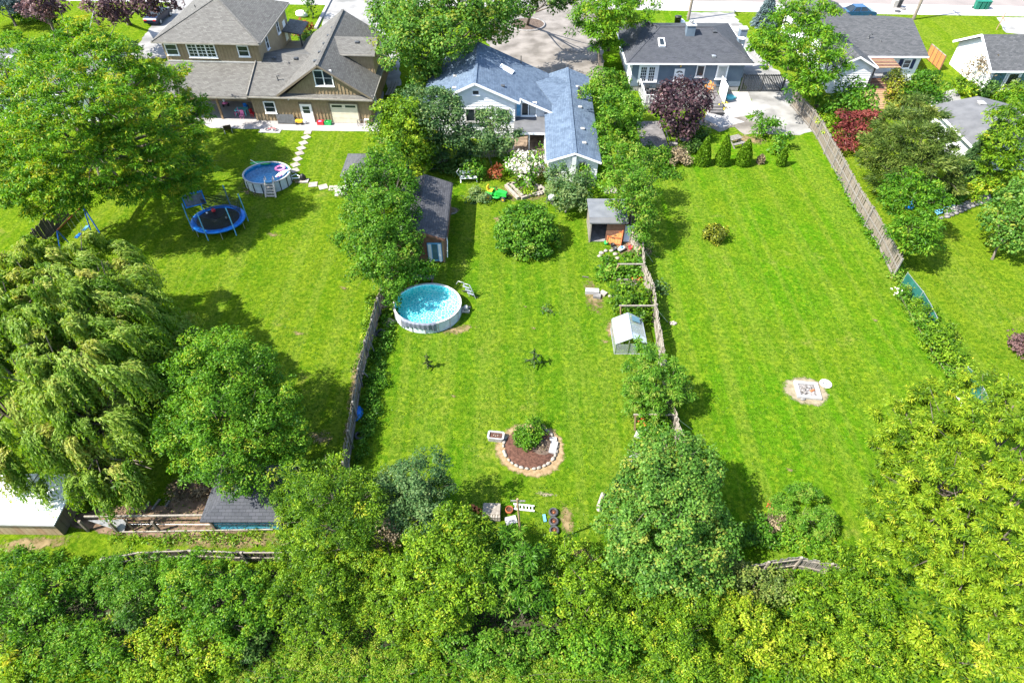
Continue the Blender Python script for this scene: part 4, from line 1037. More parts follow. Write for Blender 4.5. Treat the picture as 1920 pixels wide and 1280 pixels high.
gutter(h6, F6, (-.13, -.2, 2.36), (-.13, 7.9, 2.36), 'white'); gutter(h6, F6, (7.44, -.2, 2.44), (7.44, 7.9, 2.44), 'white')
vent(h6, F6, (3.6, 6.6, 3.24), .5, .14, 'soffit'); o = pipe(h6, F6, (6.9, 6.4, 2.62), .6, .09, 'metal')
MB(F6).lathe([(.16, 0), (.2, .06), (.16, .14), (.02, .18)], (6.9, 6.4, 3.22), 12).build('pipe_cap', M['metal'], h6)

F7 = Frame(-57, 60.5, 0, -3, 0)
h7 = thing('grey_house', 'long low house with a pale grey roof behind the giant feathery tree', 'house', F7)
MB(F7).box(0.3, 15.9, 0, 9.5, 0, 2.9).build('wall', M['white_siding'], h7)
r_ = MB(F7); r_.slab([(-.3, -.5, 2.9), (16.4, -.5, 2.9), (16.4, 5.5, 4.3), (-.3, 5.5, 4.3)]); r_.slab([(-.3, 5.5, 4.3), (9.2, 5.5, 4.3), (9.2, 10, 3.0), (-.3, 10, 3.0)])
r_.slab([(9.2, 5.5, 4.3), (16.4, 5.5, 4.3), (16.4, 9, 3.2), (9.2, 9, 3.2)]); r_.build('roof', M['felt'], h7)
gutter(h7, F7, (-.3, -.55, 2.84), (16.4, -.55, 2.84), 'white'); gutter(h7, F7, (16.44, -.5, 2.84), (16.44, 5.5, 4.26), 'white')
vent(h7, F7, (3.0, 4.7, 4.1), .5, .3, 'soffit'); vent(h7, F7, (6.6, 4.7, 4.1), .5, .3, 'soffit')
MB(F7).tube([(15.6, 4.4, 3.9), (15.6, 4.4, 5.9), (15.4, 4.5, 6.1)], .05, 8).build('service_mast', M['metal'], h7)
cb = thing('power_cable', 'service cable sagging from the mast of the grey roof to the street', 'cable', F7(15.6, 4.4, 6.0))
a, b = Vector(F7(15.45, 4.5, 6.05)), Vector((-52, 92, 8.0))
MB().tube([a.lerp(b, t)+Vector((0, 0, -3.2*t*(1-t))) for t in [k/12 for k in range(13)]], .03, 5).build('wire', M['soffit'], cb)

F8 = Frame(-8.7, 37.4, 0, 0)
h8 = thing('long_shed', 'long garden shed with a dark shingle roof and a white glazed door', 'shed', F8)
mb = MB(F8); mb.add([(.2, .1, 0), (3.65, .1, 0), (3.65, .1, 2.2), (1.8, .1, 2.95), (.2, .1, 2.3), (.2, 7.2, 0), (3.65, 7.2, 0), (3.65, 7.2, 2.2), (1.8, 7.2, 2.95), (.2, 7.2, 2.3)], [(0, 1, 2, 3, 4), (5, 9, 8, 7, 6), (0, 4, 9, 5), (1, 6, 7, 2)]); mb.build('wall', M['brown_red'], h8)
r_ = MB(F8); r_.slab([(1.8, -.15, 3.05), (3.85, -.15, 2.3), (3.85, 7.35, 2.3), (1.8, 7.35, 3.05)], .1); r_.slab([(1.798, -.15, 3.049), (1.798, 7.35, 3.049), (-.05, 7.35, 2.35), (-.05, -.15, 2.35)], .1); r_.build('roof', M['dark_shingle'], h8)
MB(F8).beam((3.86, -.17, 2.2), (1.8, -.17, 2.95), .05, .16).build('rake_board', M['brown_red'], h8); gutter(h8, F8, (3.9, -.1, 2.22), (3.9, 7.3, 2.22), 'black')
a0, a1, c0, c1 = wb(F8, .1, 802, 455, 829, 488); o = MB(front(F8, .1)).box(a0, a1, 0, .07, max(.04, c0), c1).build('door', M['pale_blue'], h8)
w_ = a1-a0; MB(front(F8, .1)).box(a0+w_*.06, a0+w_*.28, .07, .1, .1, c1-.08).build('door_board', M['white'], o); MB(front(F8, .1)).box(a1-w_*.24, a1-w_*.05, .07, .1, .1, c1-.08).build('door_board', M['white'], o)
MB(front(F8, .1)).box(a0+w_*.34, a0+w_*.70, .07, .085, .3, c1-.1).build('pane', M['glass_blue'], o)
MB(F8).box(3.55, 3.68, .03, .16, 0, 2.2).build('corner_post', M['post_wood'], h8); MB(F8).tube([(3.9, .4, 2.2), (3.98, .1, 1.9), (3.9, .0, .5)], .035, 6).build('downspout', M['white'], h8)
siding(h8, right(F8, 3.65), [(.1, .05), (7.2, .05), (7.2, 2.15), (.1, 2.15)], 'brown_red', .3)

F9 = Frame(-14.2, 46.7, 0, 0)
h9 = thing('hip_shed', 'small shed with a pale grey hip roof at the end of the stepping stones', 'shed', F9)
MB(F9).box(0.25, 3.6, .25, 3.3, 0, 1.75).build('wall', M['tan_wall'], h9)
r_ = MB(F9); p1, p2 = (1.7, 1.75, 2.7), (2.2, 1.75, 2.7); c = [(-.1, -.1, 1.75), (3.95, -.1, 1.75), (3.95, 3.6, 1.75), (-.1, 3.6, 1.75)]
r_.slab([c[0], c[1], p2, p1]); r_.slab([c[1], c[2], p2]); r_.slab([c[2], c[3], p1, p2]); r_.slab([c[3], c[0], p1]); r_.build('roof', M['mid_shingle'], h9)
MB(F9).box(.12, .24, .12, .24, 0, 1.7).build('corner_post', M['white'], h9); MB(front(F9, .25)).box(.6, 1.5, 0, .06, .03, 1.6).build('door', M['white'], h9)

F10 = Frame(*G(1104, 454)[:2], 0, -1)
h10 = thing('playhouse', 'open fronted wooden playhouse with a dark felt roof and bleached side boards', 'shed', F10)
w_ = 2.65
for k in range(10): MB(F10).box(0, .05, .05+k*.27, .30+k*.27, 0, 1.95).build('board', M['grey_wood' if k % 3 else 'pale_wood'], h10)
MB(F10).box(w_-.06, w_, .02, 2.75, 0, 1.95).build('side_wall', M['brown_red'], h10); MB(F10).box(.06, w_-.06, 2.69, 2.75, 0, 1.95).build('back_wall', M['brown_red'], h10)
MB(F10).box(1.25, w_-.06, .0, .06, 0, 1.95).build('front_wall', M['brown_red'], h10); MB(F10).box(.06, w_-.06, .06, 2.69, .01, .06).build('floor', M['grey_stone'], h10)
MB(F10).slab([(-.12, .22, 2.16), (w_+.14, .22, 2.16), (w_+.14, 2.95, 2.02), (-.12, 2.95, 2.02)], .1).build('roof', M['felt_dark'], h10); MB(F10).slab([(-.12, -.22, 1.96), (w_+.14, -.22, 1.96), (w_+.14, .215, 2.155), (-.12, .215, 2.155)], .1).build('front_roof', M['felt'], h10)
MB(F10).box(-.02, .09, -.03, .045, 0, 1.95).build('door_post', M['pale_wood'], h10); MB(F10).box(.1, 1.24, -.02, .05, 1.82, 1.94).build('lintel', M['orange'], h10)

F11 = Frame(*G(1152, 664)[:2], 0, 0)
h11 = thing('greenhouse', 'small aluminium greenhouse with four pale glass panels on its roof slope', 'greenhouse', F11)
W_, D_2, ze, zr = 1.95, 2.3, .95, 1.5
fr_ = MB(F11)
for x in (0, W_):
    for y in (0, D_2): fr_.beam((x, y, 0), (x, y, ze), .045)
for y in (0, D_2):
    fr_.beam((0, y, ze), (W_/2, y, zr), .045); fr_.beam((W_/2, y, zr), (W_, y, ze), .045); fr_.beam((0, y, .03), (W_, y, .03), .05)
for x in (0, W_): fr_.beam((x, 0, ze), (x, D_2, ze), .06); fr_.beam((x, 0, .03), (x, D_2, .03), .05)
fr_.beam((W_/2, 0, zr), (W_/2, D_2, zr), .06)
for k in range(1, 4):
    y = D_2*k/4; fr_.beam((0, y, ze+.02), (W_/2, y, zr+.02), .04); fr_.beam((W_/2, y, zr+.02), (W_, y, ze+.02), .04)
fr_.beam((W_*.42, 0, 0), (W_*.42, 0, ze+.25), .04); fr_.beam((W_*.72, 0, 0), (W_*.72, 0, ze+.2), .04)
fr_.build('frame', M['metal'], h11)
for k in range(4):
    y0, y1 = D_2*k/4+.03, D_2*(k+1)/4-.03
    MB(F11).slab([(-.04, y0, ze), (W_/2-.03, y0, zr), (W_/2-.03, y1, zr), (-.04, y1, ze)], .012).build('pane', M['poly'], h11)
    MB(F11).slab([(W_/2+.03, y0, zr), (W_+.04, y0, ze), (W_+.04, y1, ze), (W_/2+.03, y1, zr)], .012).build('pane', M['poly_side' if k else 'poly'], h11)
    for x in (-.01, W_): MB(F11).box(x, x+.01, y0, y1, .06, ze-.04).build('pane', M['poly_side'], h11)
MB(F11).slab([(W_/2+.2, 1.6, zr-.02), (W_-.25, 1.6, ze+.32), (W_-.25, 2.05, ze+.36), (W_/2+.2, 2.05, zr+.02)], .03).build('roof_vent', M['glass_blue'], h11)
MB(F11).box(.03, W_*.4, -.01, 0, .06, ze-.02).build('pane', M['poly_side'], h11); MB(F11).box(W_*.45, W_*.7, .02, .03, .06, ze).build('door', M['poly_side'], h11)
for (x, y, m_) in ((.3, .5, 'black'), (.32, 1.1, 'dark_metal'), (1.5, .5, 'turquoise'), (1.5, 1.2, 'green_plastic'), (.35, 1.7, 'black')):
    pt = thing('plant_pot', {'turquoise': 'turquoise bucket inside the greenhouse', 'dark_metal': 'grey pot in the middle of the greenhouse shelf side', 'green_plastic': 'green pot inside the greenhouse'}.get(m_, 'black pot standing inside the greenhouse ' + ('near its door' if y < 1 else 'at its back')), 'pot', F11(x, y, .02))
    MB(F11).lathe([(.0, .0), (.13, .0), (.18, .32), (.15, .32), (.13, .25), (0, .25)], (x, y, .02), 12).build('pot', M[m_], pt)

F12 = Frame(-27.5, 15.55, 0, -1)
h12 = thing('white_roof_shed', 'shed with a white metal roof under the willow at the left edge', 'shed', F12)
MB(F12).box(0, 4.75, 0, 2.2, 0, 1.25).build('wall', M['tan_trim'], h12)
for k in range(17):
    MB(F12).box(.03+k*.277, .29+k*.277, -.03, -.002, .02, 1.24).build('panel', M['post_wood' if k % 4 == 1 else 'tan_wall'], h12)
for k in range(7): MB(F12).box(4.752, 4.78, .05+k*.3, .33+k*.3, .02, 1.24).build('panel', M['tan_trim'], h12)
MB(F12).slab([(-.3, -.16, 1.36), (4.98, -.16, 1.36), (4.98, 2.6, 1.52), (-.3, 2.6, 1.52)], .08).build('roof', M['white'], h12); MB(F12).beam((-.3, -.18, 1.3), (4.98, -.18, 1.3), .04, .12).build('fascia', M['soffit'], h12)

F13 = Frame(*G(407, 991)[:2], 0, 0)
h13 = thing('mural_shed', 'shed with a slate grey hip roof and a blue painted front', 'shed', F13)
MB(F13).box(0, 3.4, .0, 2.6, 0, 1.28).build('wall', M['tan_trim'], h13)
mm, n_, l_, o_ = nt('blue mural paint'); b_ = n_.new('ShaderNodeBsdfPrincipled'); l_.new(b_.outputs[0], o_.inputs[0]); tc_ = n_.new('ShaderNodeTexCoord'); v_ = n_.new('ShaderNodeTexNoise'); v_.inputs['Scale'].default_value = 4.5; v_.inputs['Detail'].default_value = 5; v_.inputs['Distortion'].default_value = 2.2
cr_ = n_.new('ShaderNodeValToRGB'); cr_.color_ramp.interpolation = 'CONSTANT'; e_ = cr_.color_ramp.elements; e_[0].color = (.02, .05, .09, 1); e_[1].position = .44; e_[1].color = (.03, .28, .42, 1); x_ = e_.new(.55); x_.color = (.10, .42, .52, 1); x_ = e_.new(.63); x_.color = (.04, .16, .30, 1)
l_.new(tc_.outputs['UV'], v_.inputs[0]); l_.new(v_.outputs[0], cr_.inputs[0]); l_.new(cr_.outputs[0], b_.inputs['Base Color'])
M['mural'] = mm
MB(F13).box(.02, 3.38, -.04, -.003, .62, 1.26).build('mural_board', mm, h13); MB(F13).box(.02, 3.38, -.05, -.003, .02, .58).build('mural_board', mm, h13); MB(F13).box(0, 3.4, -.07, -.003, .585, .615).build('rail', M['soffit'], h13)
r_ = MB(F13); p1, p2 = (1.3, 1.4, 2.0), (2.3, 1.4, 2.0); c = [(-.35, -.3, 1.28), (3.7, -.3, 1.28), (3.7, 3.0, 1.28), (-.35, 3.0, 1.28)]
r_.slab([c[0], c[1], p2, p1], .08); r_.slab([c[1], c[2], p2], .08); r_.slab([c[2], c[3], p1, p2], .08); r_.slab([c[3], c[0], p1], .08); r_.build('roof', M['slate_shingle'], h13)
# ------------------------------------------------------------------ fences
def fence(name, label, tops, h, mat, post_mat=None, bw=.145, gap=.012, sect=2.4, rails=(.25, .8), side=1, jit=.03, post_up=.08, seed=0, board_stop=None, rail_mat=None, vary=.03):
    """board fence: tops = surveyed points on its top edge at height h; every board, rail and post is a part"""
    rn = random.Random(seed); pts = [Vector(G(x, y, h)[:2]) for x, y in tops]
    t = thing(name, label, 'fence', Frame(pts[0].x, pts[0].y, 0)); o = pts[0]
    me = {}
    def bm(v):
        if v not in me:
            m_ = MB().box(-bw/2, bw/2, -.011, .011, .03, h+v*vary)
            ob = m_.build('board', M[mat], None); me[v] = ob.data; bpy.data.objects.remove(ob)
        return me[v]
    for a, b in zip(pts[:-1], pts[1:]):
        d = b-a; L = d.length; n = max(1, round(L/sect)); u = d/L; nr = Vector((-u.y, u.x))*side
        ang = math.atan2(u.y, u.x)
        for i in range(n+1 if b is pts[-1] or True else n):
            if i == n and not (b is pts[-1]): continue
            p = a+d*i/n+nr*.06
            MB().box(p.x-.05, p.x+.05, p.y-.05, p.y+.05, -.05, h+post_up+rn.uniform(-.02, .04)).build('post', M[post_mat or mat], t)
        for i in range(n):
            p, q = a+d*i/n+nr*.035, a+d*(i+1)/n+nr*.035
            for rr in rails: MB().beam((p.x, p.y, h*rr), (q.x, q.y, h*rr), .045, .09).build('rail', M[rail_mat or post_mat or mat], t)
        k = int(L/(bw+gap))
        for i in range(k):
            if rn.random() < .006: continue
            p = a+u*((i+.5)*L/k) + nr*rn.uniform(-.006, .006)
            ob = bpy.data.objects.new('board', bm(rn.randint(-2, 2))); COL.objects.link(ob); ob.parent = t
            ob.location = (p.x-o.x, p.y-o.y, 0); ob.rotation_euler = (rn.uniform(-jit, jit), rn.uniform(-jit, jit)*.4, ang)
    return t
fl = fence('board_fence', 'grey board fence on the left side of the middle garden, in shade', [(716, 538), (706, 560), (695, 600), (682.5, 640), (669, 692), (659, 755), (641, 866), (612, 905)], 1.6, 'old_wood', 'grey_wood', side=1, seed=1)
for (x, y, x2, y2) in ((693, 640, 703, 662), (690, 655, 690, 672), (679, 695, 696, 712)):
    a, b = G(x, y, 1.1), G(x2, y2, .05); MB().beam(a, b, .06, .06).build('brace', M['grey_wood'], fl)
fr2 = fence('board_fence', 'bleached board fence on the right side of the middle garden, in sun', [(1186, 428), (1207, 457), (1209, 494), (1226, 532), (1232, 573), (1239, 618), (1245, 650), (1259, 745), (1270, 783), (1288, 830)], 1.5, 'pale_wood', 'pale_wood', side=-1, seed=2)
for (x, y, x2, y2) in ((1209, 470, 1224, 491), (1236, 585, 1252, 604), (1272, 786, 1297, 805)):
    MB().tube([G(x, y, 1.3), G(x2, y2, .02)], .02, 5).build('guy_wire', M['metal'], fr2)
MB().beam(G(1203, 455, 1.3), G(1191, 487, .1), .12, .05).build('brace', M['post_wood'], fr2)
fence('board_fence', 'weathered fence of tall boards along the trees on the right', [(1493, 168), (1510, 187), (1529, 208), (1544, 228), (1559, 256), (1574, 281), (1615, 353), (1665, 430), (1694, 486)], 1.75, 'old_wood', 'grey_wood', side=-1, rails=(.12, .52, .92), seed=3, vary=.025)
fence('board_fence', 'dark stained board fence behind the swing set at the left edge', [(112, 372), (85, 402), (62, 430), (38, 461), (20, 490)], 1.6, 'dark_wood', side=-1, seed=4)
fence('board_fence', 'sagging grey board fence between the path and the bushes, lower left', [(190, 1047), (260, 1034), (357, 1030), (453, 1034), (560, 1034)], 1.05, 'dark_wood', 'pale_wood', side=-1, rails=(.45, .97), seed=5, jit=.05, post_up=.03)
fence('board_fence', 'tilted rear board fence half buried in bushes, lower right', [(1392, 1062), (1440, 1052), (1502, 1044), (1560, 1056), (1600, 1062)], 1.15, 'grey_wood', 'pale_wood', side=-1, rails=(.3, .85), seed=6, jit=.05)
fence('board_fence', 'short worn fence along the gravel drive left of the bungalow', [(1121, 85), (1126, 105), (1133, 138)], 1.4, 'old_wood', 'grey_wood', side=1, seed=7)
fence('picket_fence', 'low white picket fence in the shade behind the hydrangea', [(903, 283), (930, 281), (958, 284)], .75, 'pale_wood', side=1, bw=.09, gap=.07, seed=8)
# split rail fence in the shade
t = thing('rail_fence', 'split rail fence in the shade under the dark leafy tree', 'fence', G(832, 322))
ps = [G(795, 326), G(832, 322), G(857, 314)]
for p in ps: MB().tube([(p[0], p[1], -.05), (p[0], p[1], 1.15)], .07, 6).build('post', M['grey_wood'], t)
for a, b in zip(ps[:-1], ps[1:]):
    for z in (.35, .95): MB().tube([(a[0], a[1], z), ((a[0]+b[0])/2, (a[1]+b[1])/2, z+.04), (b[0], b[1], z)], .05, 6).build('rail', M['grey_wood'], t)
t = thing('garden_arch', 'rusty bent wire arch standing behind the white bench', 'garden arch', G(900, 310))
p0, p1 = G(883, 308), G(922, 312)
for dy in (0, .5): MB().tube([(p0[0], p0[1]+dy, 0), (p0[0], p0[1]+dy, 1.0), (p0[0]+.5, p0[1]+dy, 1.35), (p1[0]-.35, p1[1]+dy, 1.2), (p1[0], p1[1]+dy, 0)], .03, 6).build('hoop', M['grey_wood'], t)
# dark gate
g0, g1 = G(1387, 172), G(1466, 173)
t = thing('driveway_gate', 'tall dark slatted gate across the drive beside the bungalow', 'gate', g0)
hg = 1.85
for k in range(3):
    x = g0[0]+(g1[0]-g0[0])*(0, .48, 1)[k]; MB().box(x-.06, x+.06, g0[1]-.06, g0[1]+.06, 0, hg+.08).build('post', M['dark_metal'], t)
n = 24
for k in range(n):
    x = g0[0]+.12+(g1[0]-g0[0]-.24)*k/(n-1); MB().box(x-.05, x+.05, g0[1]-.012, g0[1]+.012, .06, hg).build('slat', M['dark_metal'], t)
for z in (.15, hg-.1): MB().beam((g0[0], g0[1]-.04, z), (g1[0], g0[1]-.04, z), .05, .1).build('rail', M['dark_metal'], t)
xm = (g0[0]+g1[0])/2; MB().beam((xm+.1, g0[1]-.05, hg-.1), (g1[0]-.1, g0[1]-.05, .15), .04, .09).build('brace', M['dark_metal'], t)
# orange panel fence
t = thing('panel_fence', 'new orange timber panel fence on the strip of lawn between two white houses', 'fence', G(1748, 120))
b0, b1 = Vector(G(1736, 110)), Vector(G(1760, 133)); b0.x = b1.x = (b0.x+b1.x)/2
for k in range(4):
    p, q = b0.lerp(b1, k/4), b0.lerp(b1, (k+1)/4)
    MB().box(p.x-.02, p.x+.02, q.y+.03, p.y-.03, .1, 1.58).build('panel', M['new_wood'], t)
    MB().box(p.x-.05, p.x+.05, p.y-.05, p.y+.05, 0, 1.66).build('post', M['brown_red'], t)
MB().box(b1.x-.05, b1.x+.05, b1.y-.05, b1.y+.05, 0, 1.66).build('post', M['brown_red'], t)
MB().beam((b0.x, b0.y, 1.63), (b1.x, b1.y, 1.63), .08, .06).build('cap_rail', M['pale_wood'], t)
# green mesh fences
for lb, tops in (('green privacy mesh fence running on from the last fence board', [(1702, 511), (1716, 529), (1731, 547), (1745, 570), (1758, 597)]), ('green privacy mesh fence with a pale pole, beside the lime green tree', [(1815, 688), (1829, 701), (1846, 731), (1859, 760)])):
    pts = [Vector(G(x, y, 1.25)[:2]) for x, y in tops]; t = thing('mesh_fence', lb, 'fence', Frame(pts[0].x, pts[0].y, 0), 'green mesh fences on the right')
    for a, b in zip(pts[:-1], pts[1:]):
        m_ = MB(); d = (b-a).length; nn = 6; rn = random.Random(int(a.y*10)); nr = Vector((-(b-a).y, (b-a).x)).normalized()
        rows = [[a.lerp(b, i/nn)+nr*rn.uniform(-.04, .04) for i in range(nn+1)] for z in range(4)]
        v = [(rows[j][i].x, rows[j][i].y, .05+1.18*j/3) for j in range(4) for i in range(nn+1)]
        v2 = [(x+nr.x*.012, y+nr.y*.012, z) for x, y, z in v]; q = nn+1
        f = [(j*q+i, j*q+i+1, (j+1)*q+i+1, (j+1)*q+i) for j in range(3) for i in range(nn)]
        m_.add(v, f, smooth=True); m_.add(v2, [tuple(reversed(x)) for x in f], smooth=True); m_.build('mesh_panel', M['mesh_green'], t)
        MB().beam((a.x, a.y, 1.26), (b.x, b.y, 1.26), .03, .03).build('top_rail', M['metal'], t)
    for p in pts[::2]: MB().tube([(p.x, p.y, 0), (p.x, p.y, 1.3)], .03, 7).build('post', M['metal'], t)
# pen with posts and rails at the lower left
t = thing('pen_fence', 'post and rail pen fence with a loose sheet at the lower left', 'fence', G(280, 990))
a, b = G(158, 968, 1.0), G(406, 965, 1.0)
MB().beam(a, b, .07, .1).build('rail', M['pale_wood'], t)
a2, b2 = G(225, 997, .12), G(512, 992, .12); MB().beam(a2, b2, .05, .08).build('rail', M['pale_wood'], t)
a3, b3 = G(240, 982, .55), G(410, 983, .5); MB().tube([a3, b3], .015, 5).build('wire', M['metal'], t)
for (x, y) in ((166, 995), (222, 998), (300, 996), (405, 993)):
    p = G(x, y); MB().box(p[0]-.06, p[0]+.06, p[1]-.06, p[1]+.06, -.02, 1.02).build('post', M['old_wood'], t)
for (x, y, x2, y2) in ((248, 962, 277, 996), (232, 972, 252, 995)): MB().beam(G(x, y, 1.0), G(x2, y2, .0), .09, .09).build('brace', M['post_wood'], t)
MB().slab([G(232, 998, .05), G(165, 975, .85), G(238, 972, .85)][::-1], .02).build('sheet', M['grey_fabric'], t)
for (x, y, x2, y2, i) in ((255, 960, 238, 930, 0), (285, 955, 300, 935, 1), (310, 950, 318, 938, 2), (270, 958, 280, 940, 3)):
    tag(MB().beam(G(x, y, .06), G(x2, y2, .1), .1, .08).build('timber', M['grey_wood'], None), ('leftmost of the loose timbers lying in the brown pen', 'longest loose timber beside the hanging willow strands', 'loose timber nearest the slate hip roofed shed', 'loose timber second from the left in the brown pen')[i], 'timber', 'loose timbers in the pen')
t = shrub('brush_pile', 'heap of dry brown brushwood under the round leafy tree', [(370, 912, .3, .7, .5), (395, 915, .3, .6, .5), (345, 918, .25, .6, .5)], 'spray', 'dry', cat='brush pile', tint0=.32, scale=.8)

# ------------------------------------------------------------------ street
for (x, y, lb) in ((1290, 37, 'leaning wooden utility pole at the mouth of the bungalow drive'), (1712, 37, 'wooden utility pole behind the mottled grey roof')):
    p = G(x, y); t = thing('utility_pole', lb, 'utility pole', p, 'utility poles along the street')
    MB().tube([(p[0], p[1], -.1), (p[0]+.1, p[1], 4.5), (p[0]+.2, p[1], 9.2)], [.19, .16, .13], 10).build('pole', M['old_wood'], t)
    MB().beam((p[0]+.15, p[1]-1.1, 8.5), (p[0]+.15, p[1]+1.1, 8.5), .1, .12).build('crossarm', M['grey_wood'], t)
    for dy in (-.95, -.4, .4, .95): MB().lathe([(.04, 0), (.06, .08), (.03, .16)], (p[0]+.15, p[1]+dy, 8.56), 8).build('insulator', M['metal'], t)
for i, z in enumerate((-.9, .9)):
    c = thing('power_line', ('street power line nearest the houses', 'street power line on the far side of the poles')[i], 'power line', (23, 87+z, 8.7))
    p, q = G(1290, 37), G(1712, 37)
    pts = [(-90, p[1]+5.2+z, 8.7), (p[0]+.15, p[1]+z, 8.72)] + [(p[0]+(q[0]-p[0])*k/10, p[1]+(q[1]-p[1])*k/10+z, 8.72-2.2*(k/10)*(1-k/10)) for k in range(1, 11)] + [(120, q[1]-3.3+z, 8.7)]
    MB().tube(pts, .012, 4).build('wire', M['black'], c)
p = G(1868, 56); t = thing('marker_post', 'short tilted post with a crosspiece on the right front lawn', 'post', p)
MB().beam((p[0], p[1], -.05), (p[0]+.3, p[1]+.3, 1.9), .09, .09).build('upright', M['post_wood'], t); MB().beam((p[0]+.1, p[1]-.5, 1.25), (p[0]+.4, p[1]+.9, 1.4), .06, .06).build('crosspiece', M['post_wood'], t)
for k in range(3):
    p = G(1829+9*k, 17); t = thing('wheelie_bin', ('left', 'middle', 'right')[k] + ' one of the three dark green bins at the roadside', 'bin', p, 'green bins at the roadside')
    MB(Frame(p[0], p[1], 0, 8*k-6)).add([(-.24, -.3, .05), (.24, -.3, .05), (.24, .3, .05), (-.24, .3, .05), (-.29, -.36, 1.0), (.29, -.36, 1.0), (.29, .36, 1.0), (-.29, .36, 1.0)], [(3,2,1,0),(4,5,6,7),(0,1,5,4),(1,2,6,5),(2,3,7,6),(3,0,4,7)]).build('body', M['bin_green'], t)
    MB(Frame(p[0], p[1], 0, 8*k-6)).slab([(-.31, -.39, 1.03), (.31, -.39, 1.03), (.31, .39, 1.12), (-.31, .39, 1.12)], .05).build('lid', M['bin_green'], t)
    for sx in (-.3, .3): MB(Frame(p[0], p[1], 0, 8*k-6)).tube([(sx-.03, .32, .12), (sx+.03, .32, .12)], .12, 10).build('wheel', M['black'], t)
p = G(1684, 14); t = thing('garbage_can', 'dark round garbage can at the roadside beside a beige carton', 'garbage can', p)
MB().lathe([(0, 0), (.3, 0), (.36, .95), (.38, .97), (.38, 1.02), (.1, 1.1), (0, 1.1)], p, 18).build('body', M['rubber'], t); MB().tube([(p[0]-.38, p[1]-.05, .8), (p[0]-.45, p[1]-.05, .75), (p[0]-.38, p[1]-.05, .68)], .02, 6).build('handle', M['black'], t)
p = G(1675, 14); tag(MB(Frame(p[0], p[1], 0, 12)).add([(-.3, -.25, 0), (.3, -.25, 0), (.3, .25, 0), (-.3, .25, 0), (-.33, -.28, .9), (.33, -.28, .9), (.33, .28, .9), (-.33, .28, .9)], [(3,2,1,0),(4,5,6,7),(0,1,5,4),(1,2,6,5),(2,3,7,6),(3,0,4,7)]).build('carton', M['beige_plastic'], None), 'beige upright carton beside the dark garbage can', 'carton')
for i, (x, y) in enumerate(((1693, 17), (1683, 22))):
    p = G(x, y, .03); tag(MB().lathe([(0, .0), (.33, 0), (.38, .06), (.36, .1), (0, .12)], p, 18).build('can_lid', M['rubber' if i else 'grey_stone'], None), ('pale round lid lying on the road beside the garbage can', 'dark round lid lying nearest the mottled grey roof')[i], 'lid')
p = G(1269, 48); t = thing('garbage_can', 'black bin standing behind the bungalow roof ridge', 'bin', p); MB().lathe([(0, 0), (.35, 0), (.42, 1.0), (.45, 1.02), (.45, 1.1), (0, 1.18)], p, 14).build('body', M['black'], t); MB().box(p[0]-.12, p[0]+.12, p[1]-.5, p[1]-.42, .8, .88).build('handle', M['black'], t)
for (x, y, s, lb) in ((1277, 42, .55, 'white boulder behind the bungalow roof'), (565, 27, .75, 'white boulder on the lawn behind the tan house')):
    p = G(x, y, s*.4); tag(MB().blob(p, s, s*.8, s*.6, 9, 6, .18, int(x)).build('boulder', M['white'], None), lb, 'boulder', 'white boulders')
a, b = G(592, 55), G(621, -2); tag(MB().beam((a[0], a[1], .1), (b[0], b[1], .1), .35, .2).build('kerb', M['concrete'], None), kind='structure')
p = G(989, 47); t = thing('tree_ring', 'round bed of black mulch with a pale border round the tree trunk', 'tree ring', p)
MB().lathe([(2.3, 0), (2.3, .18), (2.12, .18), (2.12, 0)], p, 30).build('border', M['grey_stone'], t); MB().disc((p[0], p[1], .09), 2.13).build('mulch', M['dark_soil'], t)

def car(name, label, fr, paint):
    t = thing(name, label, 'car', fr)
    prof = [(-2.2, .35), (-2.25, .75), (-2.1, .95), (-1.5, 1.0), (-.75, 1.42), (.75, 1.46), (1.45, 1.05), (2.05, .9), (2.2, .7), (2.2, .35)]
    low = [(-2.2, .35), (-2.25, .75), (-2.1, .93), (-1.5, .98), (1.45, 1.0), (2.05, .88), (2.2, .7), (2.2, .35)]
    def ext(pr, w, w2, name, mat, par):
        n = len(pr); v = [(x, -(w if z < 1.0 else w2), z) for x, z in pr]+[(x, (w if z < 1.0 else w2), z) for x, z in pr]
        f = [tuple(range(n)), tuple(range(2*n-1, n-1, -1))]+[(i, n+i, n+(i+1) % n, (i+1) % n) for i in range(n)]
        return MB(fr).add(v, f).build(name, mat, par)
    ext(low, .86, .86, 'body', M[paint], t)
    ext([(-1.45, .985), (-.78, 1.40), (.75, 1.40), (1.38, .99)], .78, .62, 'cabin_glass', M['glass'], t)
    MB(fr).box(-.72, .68, -.60, .60, 1.405, 1.46).build('roof', M[paint], t)
    for x in (-.05, -1.1, 1.05):
        for s in (-1, 1): MB(fr).beam((x, s*.80, .98), (x*.68, s*.63, 1.41), .07, .05).build('pillar', M[paint], t)
    for x in (-1.4, 1.4):
        for s in (-1, 1):
            w = MB(fr).tube([(x, s*.70, .33), (x, s*.90, .33)], .33, 16).build('wheel', M['rubber'], t)
            MB(fr).tube([(x, s*.88, .33), (x, s*.915, .33)], .20, 12).build('rim', M['metal'], w)
    for s in (-.6, .6): MB(fr).box(2.19, 2.22, s-.18, s+.18, .62, .76).build('headlight', M['soffit'], t); MB(fr).box(-2.27, -2.23, s-.18, s+.18, .66, .8).build('tail_light', M['red'], t)
    return t
car('parked_car', 'dark blue car in the shaded drive at the top left', Frame(*G(300, 38)[:2], 0, 86), 'car_black')
car('parked_car', 'teal blue car at the roadside behind the mottled grey roof', Frame(*G(1604, 33)[:2], 0, 3), 'car_blue')
